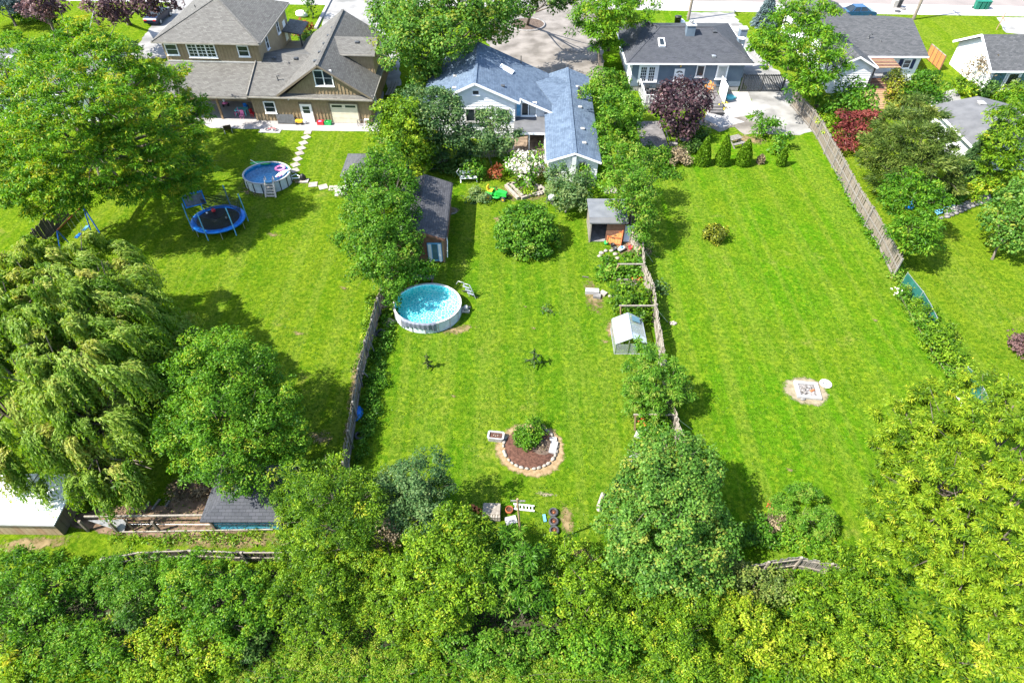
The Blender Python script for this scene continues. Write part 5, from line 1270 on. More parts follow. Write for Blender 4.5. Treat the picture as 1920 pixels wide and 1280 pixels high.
for k in range(9):
    p, q = G(724+ (k % 3)*5, 178, .1+.09*(k//3)), G(736+(k % 3)*5, 152, .1+.09*(k//3))
    tag(MB().beam(p, q, .2, .06).build('plank', M['grey_wood'], None), 'grey plank in the stack of lumber beside the tan garage wall', 'plank', 'planks stacked beside the tan garage')
# ------------------------------------------------------------------ pools
def watermat(name, tint, a):
    m, n, l, out = nt(name)
    g = n.new('ShaderNodeBsdfGlossy'); g.inputs['Roughness'].default_value = .03
    t = n.new('ShaderNodeBsdfTransparent'); t.inputs[0].default_value = c4(tint)
    fr = n.new('ShaderNodeFresnel'); fr.inputs[0].default_value = 1.33
    tc = n.new('ShaderNodeTexCoord'); nz = n.new('ShaderNodeTexNoise'); nz.inputs['Scale'].default_value = 3.5; nz.inputs['Detail'].default_value = 3; l.new(tc.outputs['Object'], nz.inputs[0])
    bp = n.new('ShaderNodeBump'); bp.inputs['Strength'].default_value = .25; bp.inputs['Distance'].default_value = .05; l.new(nz.outputs[0], bp.inputs['Height'])
    l.new(bp.outputs[0], g.inputs['Normal']); l.new(bp.outputs[0], fr.inputs['Normal'])
    mx = n.new('ShaderNodeMixShader'); l.new(fr.outputs[0], mx.inputs[0]); l.new(t.outputs[0], mx.inputs[1]); l.new(g.outputs[0], mx.inputs[2]); l.new(mx.outputs[0], out.inputs[0])
    return m
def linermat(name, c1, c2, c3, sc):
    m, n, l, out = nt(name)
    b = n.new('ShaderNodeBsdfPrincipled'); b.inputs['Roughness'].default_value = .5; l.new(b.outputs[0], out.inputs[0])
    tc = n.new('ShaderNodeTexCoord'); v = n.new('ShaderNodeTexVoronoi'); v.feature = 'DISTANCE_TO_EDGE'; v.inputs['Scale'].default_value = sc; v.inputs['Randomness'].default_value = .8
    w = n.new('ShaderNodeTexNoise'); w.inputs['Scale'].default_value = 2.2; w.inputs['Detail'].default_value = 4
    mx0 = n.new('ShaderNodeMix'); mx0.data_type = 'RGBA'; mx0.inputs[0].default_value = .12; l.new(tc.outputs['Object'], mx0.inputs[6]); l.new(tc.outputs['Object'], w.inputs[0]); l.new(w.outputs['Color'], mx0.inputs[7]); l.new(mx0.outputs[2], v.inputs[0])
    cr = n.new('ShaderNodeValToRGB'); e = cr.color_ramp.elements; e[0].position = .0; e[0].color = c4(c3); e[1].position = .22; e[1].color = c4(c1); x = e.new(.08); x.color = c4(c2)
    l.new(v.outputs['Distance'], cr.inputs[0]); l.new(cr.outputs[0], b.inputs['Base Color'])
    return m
M['water'] = watermat('pool water', (.86, .98, .99), .5); M['water_blue'] = watermat('blue pool water', (.80, .94, .99), .5)
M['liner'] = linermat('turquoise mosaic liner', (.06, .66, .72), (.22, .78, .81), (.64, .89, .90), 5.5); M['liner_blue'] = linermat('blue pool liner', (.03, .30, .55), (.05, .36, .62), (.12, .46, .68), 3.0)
def pool(label, cpx, rpx, zr, npan, wall, post, liner, water, rim_mat, sy=.90):
    c = G(cpx[0], cpx[1], zr); r_ = rpx*mpp(c[0], c[1], zr)
    t = thing('swimming_pool', label, 'swimming pool', (c[0], c[1], 0)); c0 = (c[0], c[1], 0)
    for k in range(npan):
        a0, a1 = 2*math.pi*k/npan, 2*math.pi*(k+1)/npan; m_ = MB(); v = []
        for i in range(4):
            a = a0+(a1-a0)*i/3
            for rr in (r_, r_-.03):
                for z in (0, zr-.06): v.append((c[0]+rr*math.cos(a), c[1]+sy*rr*math.sin(a), z))
        f = []
        for i in range(3): b = i*4; f += [(b, b+4, b+5, b+1), (b+2, b+3, b+7, b+6), (b+1, b+5, b+7, b+3)]
        m_.add(v, f, smooth=False); m_.build('wall_panel', M[wall], t)
        p = (c[0]+(r_+.015)*math.cos(a0), c[1]+sy*(r_+.015)*math.sin(a0))
        MB().box(p[0]-.03, p[0]+.03, p[1]-.03, p[1]+.03, 0, zr-.02).build('upright', M[post], t)
    MB().lathe([(r_-.09, zr-.06), (r_-.08, zr), (r_+.05, zr), (r_+.06, zr-.07)], c0, npan*2, sy=sy, closed=True, smooth=False).build('rim', M[rim_mat], t)
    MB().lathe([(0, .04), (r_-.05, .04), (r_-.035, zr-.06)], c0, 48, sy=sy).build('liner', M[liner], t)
    MB().disc((c[0], c[1], zr-.20), r_-.04, (r_-.04)*sy, 48).build('water', M[water], t)
    return t, c, r_
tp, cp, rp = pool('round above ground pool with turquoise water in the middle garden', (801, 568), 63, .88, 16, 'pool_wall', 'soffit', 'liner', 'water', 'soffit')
# tarp hanging over the rim
t = thing('tarp', 'crumpled dark grey tarp draped over the near rim of the turquoise pool', 'tarp', (cp[0], cp[1]-rp*.9, .9))
m_ = MB(); rn = random.Random(4); v = []; na, nz_ = 26, 6
for i in range(na+1):
    u = i/na; a = math.radians(228+ (289-228)*u); drop = .82*(1-.55*math.sin(math.pi*u)**.7)+rn.uniform(-.05, .05)
    fold = .035*math.sin(i*1.9)+rn.uniform(-.012, .012)
    for j in range(nz_):
        q = j/(nz_-1)
        rr = rp + (-.11 if j == 0 else .09 + fold*(.5+q)); z = .90 if j == 0 else .905-drop*max(0, (j-1)/(nz_-2))
        v.append((cp[0]+rr*math.cos(a), cp[1]+.9*rr*math.sin(a), max(.02, z)))
f = [(i*nz_+j, (i+1)*nz_+j, (i+1)*nz_+j+1, i*nz_+j+1) for i in range(na) for j in range(nz_-1)]
m_.add(v, f, smooth=True); m_.build('sheet', M['tarp'], t)
t = thing('pool_pump', 'small pale pool pump with a hose beside the turquoise pool', 'pool pump', G(874, 584))
p = G(874, 584); MB().cbox((p[0], p[1], .14), .5, .36, .16).build('base', M['beige_plastic'], t); MB().lathe([(0, .2), (.17, .22), (.18, .45), (.12, .52), (0, .54)], p, 14).build('filter_body', M['soffit'], t); MB().tube([(p[0]-.15, p[1], .35), (p[0]-.35, p[1]-.05, .5), (cp[0]+rp*.95, cp[1]-.1, .55)], .035, 7).build('hose', M['soffit'], t); MB().tube([(p[0]+.1, p[1], .3), (p[0]+.3, p[1]+.1, .32)], .09, 9).build('motor', M['dark_metal'], t)
t = thing('pool_ladder', 'tangle of pale ladder rails at the far right rim of the turquoise pool', 'pool ladder', G(868, 552))
for k, (dx, dy) in enumerate(((0, 0), (.45, -.25))):
    p = G(866, 553); MB().tube([(p[0]+dx-.35, p[1]+dy+.2, .85), (p[0]+dx-.2, p[1]+dy+.15, 1.15), (p[0]+dx+.15, p[1]+dy+.05, 1.12), (p[0]+dx+.55, p[1]+dy-.15, .02)], .03, 7).build('rail', M['metal'], t)
for z in (.3, .6, .9): p = G(866, 553); q = .55-.45*z; MB().beam((p[0]+q-.0, p[1]-.08, z), (p[0]+q+.45, p[1]-.33, z), .12, .03).build('step', M['metal'], t)
p = G(884, 556); tag(MB().tube([(p[0]-.7, p[1]+.5, .1), (p[0]-.2, p[1]+.25, .25), (p[0]+.1, p[1], .06), (p[0]+.45, p[1]-.15, .04)], .04, 7).build('hose', M['black'], None), 'black hose end on the grass beside the pool ladder', 'hose')
t = thing('garden_bench', 'grey slatted bench behind the turquoise pool in the shade', 'bench', G(795, 528))
p = G(795, 528)
for k in range(3): MB().box(p[0]-.75, p[0]+.75, p[1]-.25+k*.16, p[1]-.12+k*.16, .42, .46).build('slat', M['grey_wood'], t)
for s in (-.6, .6): MB().box(p[0]+s-.05, p[0]+s+.05, p[1]-.22, p[1]+.2, 0, .415).build('leg', M['brown_red'], t)
for i, (x, y, lb) in enumerate(((715, 565, 'tan oval board leaning behind the left board fence beside the pool'), )):
    p = G(x, y); tag(MB().cbox((p[0], p[1], .55), .08, 1.1, 1.1, 0, (8, 6)).build('board', M['post_wood'], None), lb, 'board')
for i, (x, y, s, lb) in enumerate(((722, 572, .45, 'flat pinkish paving slab at the left foot of the turquoise pool'), (729, 605, .36, 'small white paving slab between the pool and the left board fence'))):
    p = G(x, y); tag(MB(Frame(p[0], p[1], 0, 20+30*i)).box(-s, s, -s*.8, s*.8, 0, .07).build('paving_slab', M['stone'], None), lb, 'paving slab')
p = G(714, 626); t = thing('tyre', 'old black tyre lying in the weeds below the turquoise pool', 'tyre', p); MB().lathe([(.19, .02), (.33, .0), (.37, .1), (.33, .2), (.19, .18), (.22, .1)], p, 20, closed=True).build('tread', M['rubber'], t)
p = G(671, 777); tag(MB().blob((p[0], p[1], .12), .3, .55, .16, 10, 6, .15, 5).build('tarp', M['blue_vinyl'], None), 'bundle of blue plastic against the left board fence', 'tarp')
p = G(675, 818); t = thing('tyre', 'black tyre low against the left board fence near the lower trees', 'tyre', p); MB().lathe([(.16, .02), (.28, .0), (.32, .09), (.28, .18), (.16, .16), (.19, .09)], p, 20, closed=True).build('tread', M['rubber'], t)

tl, cl_, rl = pool('round above ground pool with deep blue water in the left garden', (499.5, 323), 43, .98, 16, 'pool_wall', 'black', 'liner_blue', 'water_blue', 'soffit')
def ring_float(name, label, p, r_, w, mat, cat):
    t = thing(name, label, cat, p); pr = [(r_+w*math.cos(a), w*.6*math.sin(a)) for a in [2*math.pi*k/10 for k in range(10)]]
    MB().lathe(pr, p, 24, closed=True).build('tube', M[mat], t)
    return t
p = G(525, 315, .84); ring_float('swim_ring', 'pink swim ring floating in the blue pool', (p[0], p[1], .82), .36, .13, 'pink', 'swim ring')
p = G(489, 306, .84); tag(MB().blob((p[0], p[1], .84), .95, .25, .12, 14, 6, .05, 3).build('float', M['green_plastic'], None), 'long green float at the far rim of the blue pool', 'float')
t = thing('air_mattress', 'pink and white striped mattress lying over the right rim of the blue pool', 'air mattress', G(531, 325, 1.0))
a, b = G(523, 331, .9), G(539, 319, 1.05)
for k in range(5):
    o_ = (k-2)*.15; MB().tube([(a[0]+o_*.8, a[1]+o_*.5, a[2]), ((a[0]+b[0])/2+o_*.8, (a[1]+b[1])/2+o_*.5, 1.05), (b[0]+o_*.8, b[1]+o_*.5, b[2])], .085, 8).build('air_chamber', M['pink' if k % 2 else 'white'], t)
t = thing('pool_ladder', 'beige stepped ladder leaning on the near rim of the blue pool', 'pool ladder', G(508, 368))
pb = G(508, 370); yb = pb[1]; yt = cl_[1]-rl*.9
for s in (-.42, .42):
    MB().beam((pb[0]+s, yb, 0), (pb[0]+s*.8, yt, 1.12), .12, .16).build('side_rail', M['beige_plastic'], t)
    MB().tube([(pb[0]+s*.8, yt-.05, 1.08), (pb[0]+s*.8, yt-.02, 1.45), (pb[0]+s*.8, yt+.25, 1.5), (pb[0]+s*.8, yt+.35, .9)], .035, 7).build('handrail', M['beige_plastic'], t)
for k in range(5):
    q = (k+.6)/5.2; MB().box(pb[0]-.37, pb[0]+.37, yb+(yt-yb)*q-.10, yb+(yt-yb)*q+.10, 1.08*q-.05, 1.08*q+.02).build('step', M['beige_plastic'], t)
p = (pb[0], yt-.02, 1.17); tag(MB().blob(p, .3, .2, .1, 9, 6, .25, 8).build('towel', M['pale_blue'], None), 'blue towel lying on top of the beige pool ladder', 'towel')
t = thing('pool_pump', 'black pool pump with two white hoses beside the blue pool', 'pool pump', G(569, 338))
p = G(569, 338); MB().lathe([(0, 0), (.26, .0), (.28, .3), (.2, .5), (.08, .62), (0, .64)], p, 16).build('tank', M['black'], t); MB().cbox((p[0]+.1, p[1]-.2, .06), .8, .6, .1).build('base', M['stone'], t)
for k in (0, 1): MB().tube([(p[0]-.2, p[1], .35-.12*k), (p[0]-.6, p[1]+.15-.3*k, .5-.2*k), (p[0]-1.0, p[1]+.2-.35*k, .28), (cl_[0]+rl*.99, cl_[1]+.25-.4*k, .45)], .05, 8).build('hose', M['white'], t)
t = thing('pool_skimmer_pole', 'white skimmer pole resting on the far rim of the blue pool', 'pole', G(476, 302, 1)); a, b = G(470, 300, 1.1), G(484, 308, 1.0); MB().tube([a, b], .025, 6).build('shaft', M['white'], t)

# ------------------------------------------------------------------ trampoline, swing set and the things on the left lawn
cT = G(409, 410, .72); rT = 49*mpp(*cT)
t = thing('trampoline', 'blue trampoline with tilted net poles and a basketball board', 'trampoline', (cT[0], cT[1], 0)); c0 = (cT[0], cT[1], 0)
MB().disc((cT[0], cT[1], .72), rT*.80, rT*.74, 40).build('jumping_mat', M['black'], t)
MB().lathe([(rT*.79, .70), (rT*.80, .76), (rT*.99, .77), (rT*1.02, .70), (rT*1.0, .62), (rT*.84, .66)], c0, 40, sy=.92, closed=True).build('safety_pad', M['blue_vinyl'], t)
nl = 6
for k in range(nl):
    a = math.radians(20+60*k); x, y = cT[0]+rT*1.02*math.cos(a), cT[1]+rT*.94*math.sin(a)
    MB().tube([(x, y, .02), (x, y, 1.55), (x-.05*math.cos(a), y, 2.55)], .045, 8).build('net_pole', M['pale_blue'], t)
    b = math.radians(20+60*k+30); x, y = cT[0]+rT*.98*math.cos(b), cT[1]+rT*.90*math.sin(b); MB().tube([(x, y, 0), (x, y, .68)], .03, 7).build('leg', M['metal'], t)
for k in range(nl):
    if k == 2: continue
    m_ = MB(); v = []; 
    for i in range(9):
        u = i/8; a = math.radians(20+60*(k+u)); sag = math.sin(math.pi*u)
        for z in (.76, 1.3, 1.8, 2.3-.55*sag): v.append((cT[0]+rT*(.86+.12*(z-.76)/1.5-.06*sag)*math.cos(a), cT[1]+rT*(.80+.12*(z-.76)/1.5-.06*sag)*math.sin(a), z))
    m_.add(v, [(i*4+j, i*4+4+j, i*4+5+j, i*4+1+j) for i in range(8) for j in range(3)], smooth=True); m_.build('net', M['net'], t)
a = math.radians(150); x, y = cT[0]+rT*1.05*math.cos(a), cT[1]+rT*.98*math.sin(a)
fb = Frame(x, y, 0, 28); MB(fb).box(-.75, .75, -.04, .04, 1.35, 2.35).build('backboard', M['tarp'], t)
for bx in ((-.8, .8, 2.33, 2.43), (-.8, .8, 1.28, 1.36)): MB(fb).box(bx[0], bx[1], -.07, .07, bx[2], bx[3]).build('backboard_frame', M['blue_vinyl'], t)
for x_ in (-.78, .70): MB(fb).box(x_, x_+.08, -.06, .06, 1.365, 2.325).build('backboard_frame', M['blue_vinyl'], t)
for i, (x, y, r_, m_, lb) in enumerate(((400, 394, .17, 'red', 'red ball on the far side of the trampoline mat'), (424, 408, .09, 'beige_plastic', 'small pale ball near the middle of the trampoline mat'), (388, 399, .08, 'white', 'small white ball near the far pad of the trampoline'))):
    p = G(x, y, .74+r_); tag(MB().blob((p[0], p[1], .73+r_), r_, r_, r_, 14, 9, 0, 0).build('ball', M[m_], None), lb, 'ball')
t = thing('swing_set', 'blue steel swing set beside the dark stained fence', 'swing set', G(150, 440))
b1 = [G(173, 440), G(187, 436)]; b2 = [G(113, 468), G(136, 462)]; t1 = G(155, 386, 2.0); t2 = G(107, 432, 2.0)
for bb, tt in ((b1, t1), (b2, t2)):
    for q in bb: MB().tube([(q[0], q[1], 0), (tt[0], tt[1], 2.0)], .05, 8).build('leg', M['blue_steel'], t)
MB().tube([t1, t2], .05, 8).build('top_beam', M['rust'], t)
for k, u in enumerate((.28, .58)):
    q = Vector(t1).lerp(Vector(t2), u); d = (Vector(t2)-Vector(t1)).normalized()
    for s in (-.22, .22): MB().tube([q+d*s, (q.x+d.x*s*.9+.05, q.y+d.y*s*.9, .55)], .012, 5).build('chain', M['metal'], t)
    fs = Frame(q.x+.05, q.y, 0, math.degrees(math.atan2(d.y, d.x))); MB(fs).slab([(-.3, -.13, .57), (.3, -.13, .57), (.3, .13, .57), (-.3, .13, .57)], .06).build('swing_seat', M['pale_blue' if k == 0 else 'blue_vinyl'], t)
steps = [(577, 249), (574, 258), (569, 268.5), (565, 278.5), (562, 288), (558, 299), (554, 309.5), (553, 320), (587, 346.5), (606, 351), (625, 353)]
for k, (x, y) in enumerate(steps):
    p = G(x, y); s = .43 if k < 8 else .46
    tag(MB(Frame(p[0], p[1], 0, (4, 44, 38, 41, 36, 44, 40, 35, 8, 25, 5)[k])).box(-s*.8, s*.8, -s*.8, s*.8, 0, .05).build('stepping_stone', M['stone'], None), '%s square stepping stone counted from the pale patio' % ('first second third fourth fifth sixth seventh eighth ninth tenth eleventh'.split()[k]), 'stepping stone', 'stepping stones from the patio')
p = G(646, 358); tag(MB(Frame(p[0], p[1], 0, 10)).box(-.8, .8, -.75, .75, 0, .06).build('paving_slab', M['concrete'], None), 'pale concrete slab at the door of the hip roofed shed', 'paving slab')
p = G(507, 245.5); tag(MB(Frame(p[0], p[1], 0, -3)).box(-1.05, 1.05, -.42, .42, 0, .05).build('paving_slab', M['concrete'], None), 'pale slab at the patio edge with a red tricycle on it', 'paving slab')
def bike(name, label, p, rz, s, mat):
    fr = Frame(p[0], p[1], p[2], rz); t = thing(name, label, 'bicycle', fr)
    for x in (-.45*s, .45*s):
        w = MB(fr).lathe([(.25*s+.03*math.cos(a), .05+.03*math.sin(a)) for a in [2*math.pi*k/6 for k in range(6)]], (x, 0, 0), 18, closed=True).build('wheel', M['rubber'], t)
        MB(fr).tube([(x, 0, .02), (x, 0, .12)], .03, 6).build('hub', M['metal'], w)
    MB(fr).tube([(-.45*s, 0, .1), (-.1*s, .12*s, .14), (.3*s, .18*s, .16), (.45*s, 0, .1)], .025, 6).build('frame', M[mat], t)
    MB(fr).tube([(.3*s, .18*s, .16), (.26*s, .4*s, .2)], .02, 6).build('handlebar', M['metal'], t); MB(fr).cbox((-.14*s, .3*s, .16), .2*s, .1*s, .05).build('saddle', M['black'], t)
    return t
bike('tricycle', 'red tricycle lying on the slab at the patio edge', (*G(510, 245)[:2], .05), -10, .9, 'red')
def chair(name, label, fr, mat, s=1.0, back=True, legmat=None, cat='chair', group=None):
    t = thing(name, label, cat, fr, group); w, h = .22*s, .42*s
    MB(fr).box(-w, w, -w, w, h, h+.04*s).build('seat', M[mat], t)
    if back: MB(fr).cbox((0, w+.04*s, h+.28*s), 2*w, .04*s, .5*s, 0, (-10, 0)).build('backrest', M[mat], t)
    for a in (-1, 1):
        for b in (-1, 1): MB(fr).box(a*w*.9-.02*s, a*w*.9+.02*s, b*w*.9-.02*s, b*w*.9+.02*s, 0, h-.003).build('leg', M[legmat or mat], t)
    return t
def table(name, label, fr, w, d, h, mat, legmat=None, cat='table', rnd=False):
    t = thing(name, label, cat, fr)
    if rnd: MB(fr).lathe([(0, h-.03), (w/2, h-.03), (w/2, h), (0, h)], (0, 0, 0), 20, smooth=False).build('table_top', M[mat], t)
    else: MB(fr).box(-w/2, w/2, -d/2, d/2, h-.05, h).build('table_top', M[mat], t)
    k = .32 if rnd else .42
    for a in (-k, k):
        for b in (-k, k): MB(fr).box(a*w-.03, a*w+.03, b*d-.03, b*d+.03, 0, h-.053).build('leg', M[legmat or mat], t)
    return t
q = G(455, 214)
table('kids_table', 'turquoise plastic table on the pale patio', Frame(q[0], q[1], .01, -3), 1.15, .75, .55, 'turquoise')
for (x, y, m_, rz, lb) in ((445, 217, 'pink', -60, 'pink plastic chair left of the turquoise table'), (463, 205, 'blue_vinyl', 180, 'blue plastic chair behind the turquoise table'), (476, 219, 'red', 60, 'red plastic chair right of the turquoise table'), (455, 222, 'pink', 0, 'pink plastic chair in front of the turquoise table')):
    q = G(x, y); chair('kids_chair', lb, Frame(q[0], q[1], .01, rz), m_, .8, group='plastic chairs round the turquoise table')
q = G(424, 199); t = thing('ride_on_toy', 'pink and white ride on toy under the porch roof', 'toy', Frame(q[0], q[1], .01, 20)); fr = Frame(q[0], q[1], .01, 20)
MB(fr).blob((0, 0, .3), .32, .16, .14, 10, 6, .05, 1).build('body', M['pink'], t); MB(fr).blob((-.05, .05, .55), .14, .12, .14, 10, 6, .05, 2).build('head_rest', M['white'], t)
for s in (-.24, .24):
    for e in (-.16, .16): MB(fr).tube([(s, e-.03, .11), (s, e+.03, .11)], .11, 10).build('wheel', M['black'], t)
q = G(428, 186); table('patio_table', 'brown wooden table under the porch roof', Frame(q[0], q[1], .01, -3), 1.3, .9, .72, 'rust', 'post_wood')
for i, (x, y, rz) in enumerate(((408, 187, 90), (448, 186, -90), (420, 180, 180))): q = G(x, y); chair('patio_chair', ('left', 'right', 'back')[i]+' wooden chair at the brown porch table', Frame(q[0], q[1], .01, rz), 'orange', 1.0, group='chairs at the porch table')
q = G(428, 246); fr = Frame(q[0], q[1], 0, 205); t = thing('lounge_chair', 'brown folding lounge chair on the grass at the patio edge', 'lounge chair', fr)
MB(fr).slab([(-.3, -.6, .32), (.3, -.6, .32), (.3, .25, .36), (-.3, .25, .36)], .09).build('seat_cushion', M['brown_cushion'], t); MB(fr).slab([(-.3, .25, .36), (.3, .25, .36), (.3, .75, .95), (-.3, .75, .95)], .09).build('back_cushion', M['brown_cushion'], t)
for s in (-.33, .33): MB(fr).tube([(s, -.65, .0), (s, -.6, .28), (s, .25, .32), (s, .78, .96)], .025, 6).build('frame', M['soffit'], t); MB(fr).tube([(s, .5, .0), (s, .2, .32)], .025, 6).build('leg', M['soffit'], t)
a, b = F1(2.25, -.55, .02), F1(4.0, -.12, .8); t = thing('mesh_screen', 'dark mesh panel leaning on the tan garage wall', 'panel', F1(3.1, -.4)); MB(F1).slab([(2.3, -.55, .04), (4.1, -.55, .04), (3.85, -.12, .78), (2.1, -.12, .78)], .04).build('mesh', M['dark_metal'], t); MB(F1).beam((2.3, -.57, .05), (4.1, -.57, .05), .05, .05).build('edge_bar', M['black'], t)
q = F1(4.35, -.5, .01); t = thing('toy_cart', 'yellow and white toy cart beside the dark mesh panel', 'toy', Frame(q[0], q[1], .01, -3)); fr = Frame(q[0], q[1], .01, -3)
MB(fr).box(-.25, .45, -.18, .18, .18, .4).build('tub', M['yellow'], t); MB(fr).tube([(.45, 0, .3), (.8, 0, .5)], .02, 6).build('handle', M['white'], t); MB(fr).blob((.62, .05, .22), .2, .2, .2, 10, 6, .1, 3).build('seat_shell', M['white'], t)
for s in (-.15, .35):
    for e in (-.2, .2): MB(fr).tube([(s, e-.03, .12), (s, e+.03, .12)], .12, 10).build('wheel', M['black'], t)
for (lx, m_, lb) in ((6.55, 'red', 'red plastic crate against the tan garage wall'), (7.3, 'green_plastic', 'green plastic crate next to the red crate')):
    fr = Frame(*F1(lx, -.45, .01), -3); t = thing('crate', lb, 'crate', fr)
    MB(fr).box(-.32, .32, -.22, .22, 0, .05).build('base', M[m_], t)
    for b_ in ((-.32, .32, -.22, -.18), (-.32, .32, .18, .22)): MB(fr).box(*b_, .053, .34).build('side', M[m_], t)
    for b_ in ((-.32, -.28, -.177, .177), (.28, .32, -.177, .177)): MB(fr).box(*b_, .053, .335).build('end', M[m_], t)
    MB(fr).blob((0, 0, .2), .25, .16, .16, 8, 5, .3, int(lx)).build('filling', M['pink' if m_ == 'red' else 'mower_green'], t)
fr = Frame(*F1(10.8, -.7, .01), -3); t = thing('goal_frame', 'small dark tubular frame on the patio at the garage door', 'goal', fr)
MB(fr).tube([(-.5, 0, 0), (-.5, 0, .65), (.5, 0, .65), (.5, 0, 0)], .03, 7).build('front_tube', M['dark_metal'], t); MB(fr).tube([(-.5, 0, .6), (-.5, .45, 0), (.5, .45, 0), (.5, 0, .6)], .025, 7).build('back_tube', M['dark_metal'], t)
fr = Frame(*F1(11.1, -.15, .01), -3); chair('patio_chair', 'white metal chair behind the dark tubular frame', fr, 'white', 1.0)

# ------------------------------------------------------------------ middle garden
def mower():
    p = G(931, 370); fr = Frame(p[0], p[1], 0, -18); t = thing('riding_mower', 'green riding mower with a yellow seat beside the timber bed', 'riding mower', fr)
    MB(fr).add([(.05, -.3, .35), (.95, -.26, .35), (.95, .26, .35), (.05, .3, .35), (.08, -.26, .72), (.9, -.2, .62), (.9, .2, .62), (.08, .26, .72), (.98, 0, .45)], [(4,5,6,7),(0,1,5,4),(2,3,7,6),(3,0,4,7),(1,8,5),(8,2,6),(5,8,6),(3,2,1,0)]).build('hood', M['mower_green'], t)
    MB(fr).box(-.85, .1, -.34, .34, .3, .42).build('body', M['mower_green'], t)
    for s in (-1, 1): MB(fr).box(-.85, -.25, s*.36-.12, s*.36+.12, .425, .56).build('fender', M['mower_green'], t)
    MB(fr).lathe([(.0, .14), (.46, .14), (.5, .2), (.46, .28), (0, .29)], (.0, 0, 0), 20, sy=1.1).build('mower_deck', M['mower_green'], t)
    MB(fr).box(-.72, -.32, -.22, .22, .565, .66).build('seat', M['yellow'], t); MB(fr).cbox((-.76, 0, .82), .08, .44, .36, 0, (0, -12)).build('seat_back', M['yellow'], t)
    MB(fr).tube([(.15, 0, .7), (-.05, 0, .95)], .03, 6).build('steering_column', M['black'], t); MB(fr).lathe([(.15+.02*math.cos(a), .02*math.sin(a)) for a in [k*math.pi/3 for k in range(6)]], (-.06, 0, .96), 16, closed=True).build('steering_wheel', M['black'], t)
    for (x, r_, w_) in ((-.55, .27, .12), (.72, .19, .09)):
        for s in (-1, 1):
            w = MB(fr).tube([(x, s*.42-w_, r_), (x, s*.42+w_, r_)], r_, 16).build('wheel', M['rubber'], t); MB(fr).tube([(x, s*(.42+w_)-.01, r_), (x, s*(.42+w_)+.02, r_)], r_*.5, 12).build('rim', M['yellow'], w)
    MB(fr).box(.96, 1.0, -.2, .2, .45, .55).build('headlight', M['glass'], t)
mower()
t = thing('timber_bed', 'sunken garden bed framed by bleached timbers and a curved stone edge', 'garden bed', G(985, 362))
for (x, y, x2, y2, w) in ((948, 348, 972, 372, .24), (955, 344, 980, 368, .22), (950, 347, 968, 343, .2), (978, 372, 1016, 360, .2), (986, 340, 1006, 357, .2), (994, 338, 1014, 355, .2), (982, 344, 1000, 360, .16)):
    a, b = G(x, y, .14), G(x2, y2, .14); MB().beam(a, b, w, .24).build('timber', M['pale_wood'], t)
for k in range(9):
    a = math.radians(-110+k*20); p = G(1004, 358); q = (p[0]+.75*math.cos(a), p[1]+.75*math.sin(a), .1); MB().blob(q, .17, .14, .14, 8, 5, .18, k).build('stone', M['stone'], t)
p = G(985, 358); MB().disc((p[0], p[1], .06), 1.0, .75, 20).build('soil', M['dark_soil'], t)
shrub('strawberry_patch', 'low yellow green plants inside the timber framed bed', [(985, 358, .15, .35), (998, 354, .15, .35), (992, 364, .15, .3)], 'fine', 'yellow', cat='plant bed', tint0=.5, scale=.8)
fr = Frame(*G(879, 340)[:2], 0, 4); t = thing('garden_bench', 'white painted slatted bench turned on its back in front of a bush', 'bench', fr)
for k in range(4): MB(fr).box(-.75, .75, -.2+k*.13, -.1+k*.13, .36, .40).build('slat', M['white'], t)
for k in range(3): MB(fr).box(-.75, .75, .34, .37, .48+k*.14, .58+k*.14).build('back_slat', M['white'], t)
for s in (-.7, .7): MB(fr).beam((s, -.22, 0), (s, .32, .42), .06, .06).build('leg', M['white'], t); MB(fr).beam((s, .35, .0), (s, .36, .9), .06, .06).build('back_post', M['white'], t)
MB(fr).tube([(-.75, .1, .5), (-1.05, .3, .75), (-.8, .5, .95)], .03, 6).build('arm', M['white'], t)
p = G(1033, 380); fr = Frame(p[0], p[1], 0, 70); t = thing('wheelbarrow', 'pale wheelbarrow loaded with white stones under the crab apples', 'wheelbarrow', fr)
MB(fr).add([(-.35, -.2, .3), (.35, -.16, .3), (.35, .16, .3), (-.35, .2, .3), (-.5, -.32, .55), (.5, -.28, .55), (.5, .28, .55), (-.5, .32, .55)], [(3,2,1,0),(0,1,5,4),(1,2,6,5),(2,3,7,6),(3,0,4,7)]).build('tray', M['grey_fabric'], t)
MB(fr).tube([(.55, -.05, .18), (.55, .05, .18)], .18, 14).build('wheel', M['rubber'], t)
for s in (-.25, .25): MB(fr).tube([(.55, s*.2, .2), (-.3, s, .28), (-.85, s, .5)], .025, 6).build('handle', M['grey_wood'], t); MB(fr).tube([(-.3, s, .28), (-.35, s, 0)], .02, 6).build('leg', M['metal'], t)
for k in range(5): MB(fr).blob((-.2+.12*k, .1*(-1)**k, .56), .13, .12, .1, 7, 5, .25, k).build('stone', M['white'], t)
p = G(1144, 358); tag(MB(Frame(p[0], p[1], 0, 5)).box(-.55, .55, -.45, .45, 0, .09).build('paving_slab', M['stone'], None), 'pinkish paving slab on the grass behind the playhouse', 'paving slab')
p = G(846, 396); tag(MB().disc((p[0], p[1], .022), .55, .5, 20).build('paving_slab', M['stone'], None), 'round flat stone in the shade of the long shed', 'paving slab')
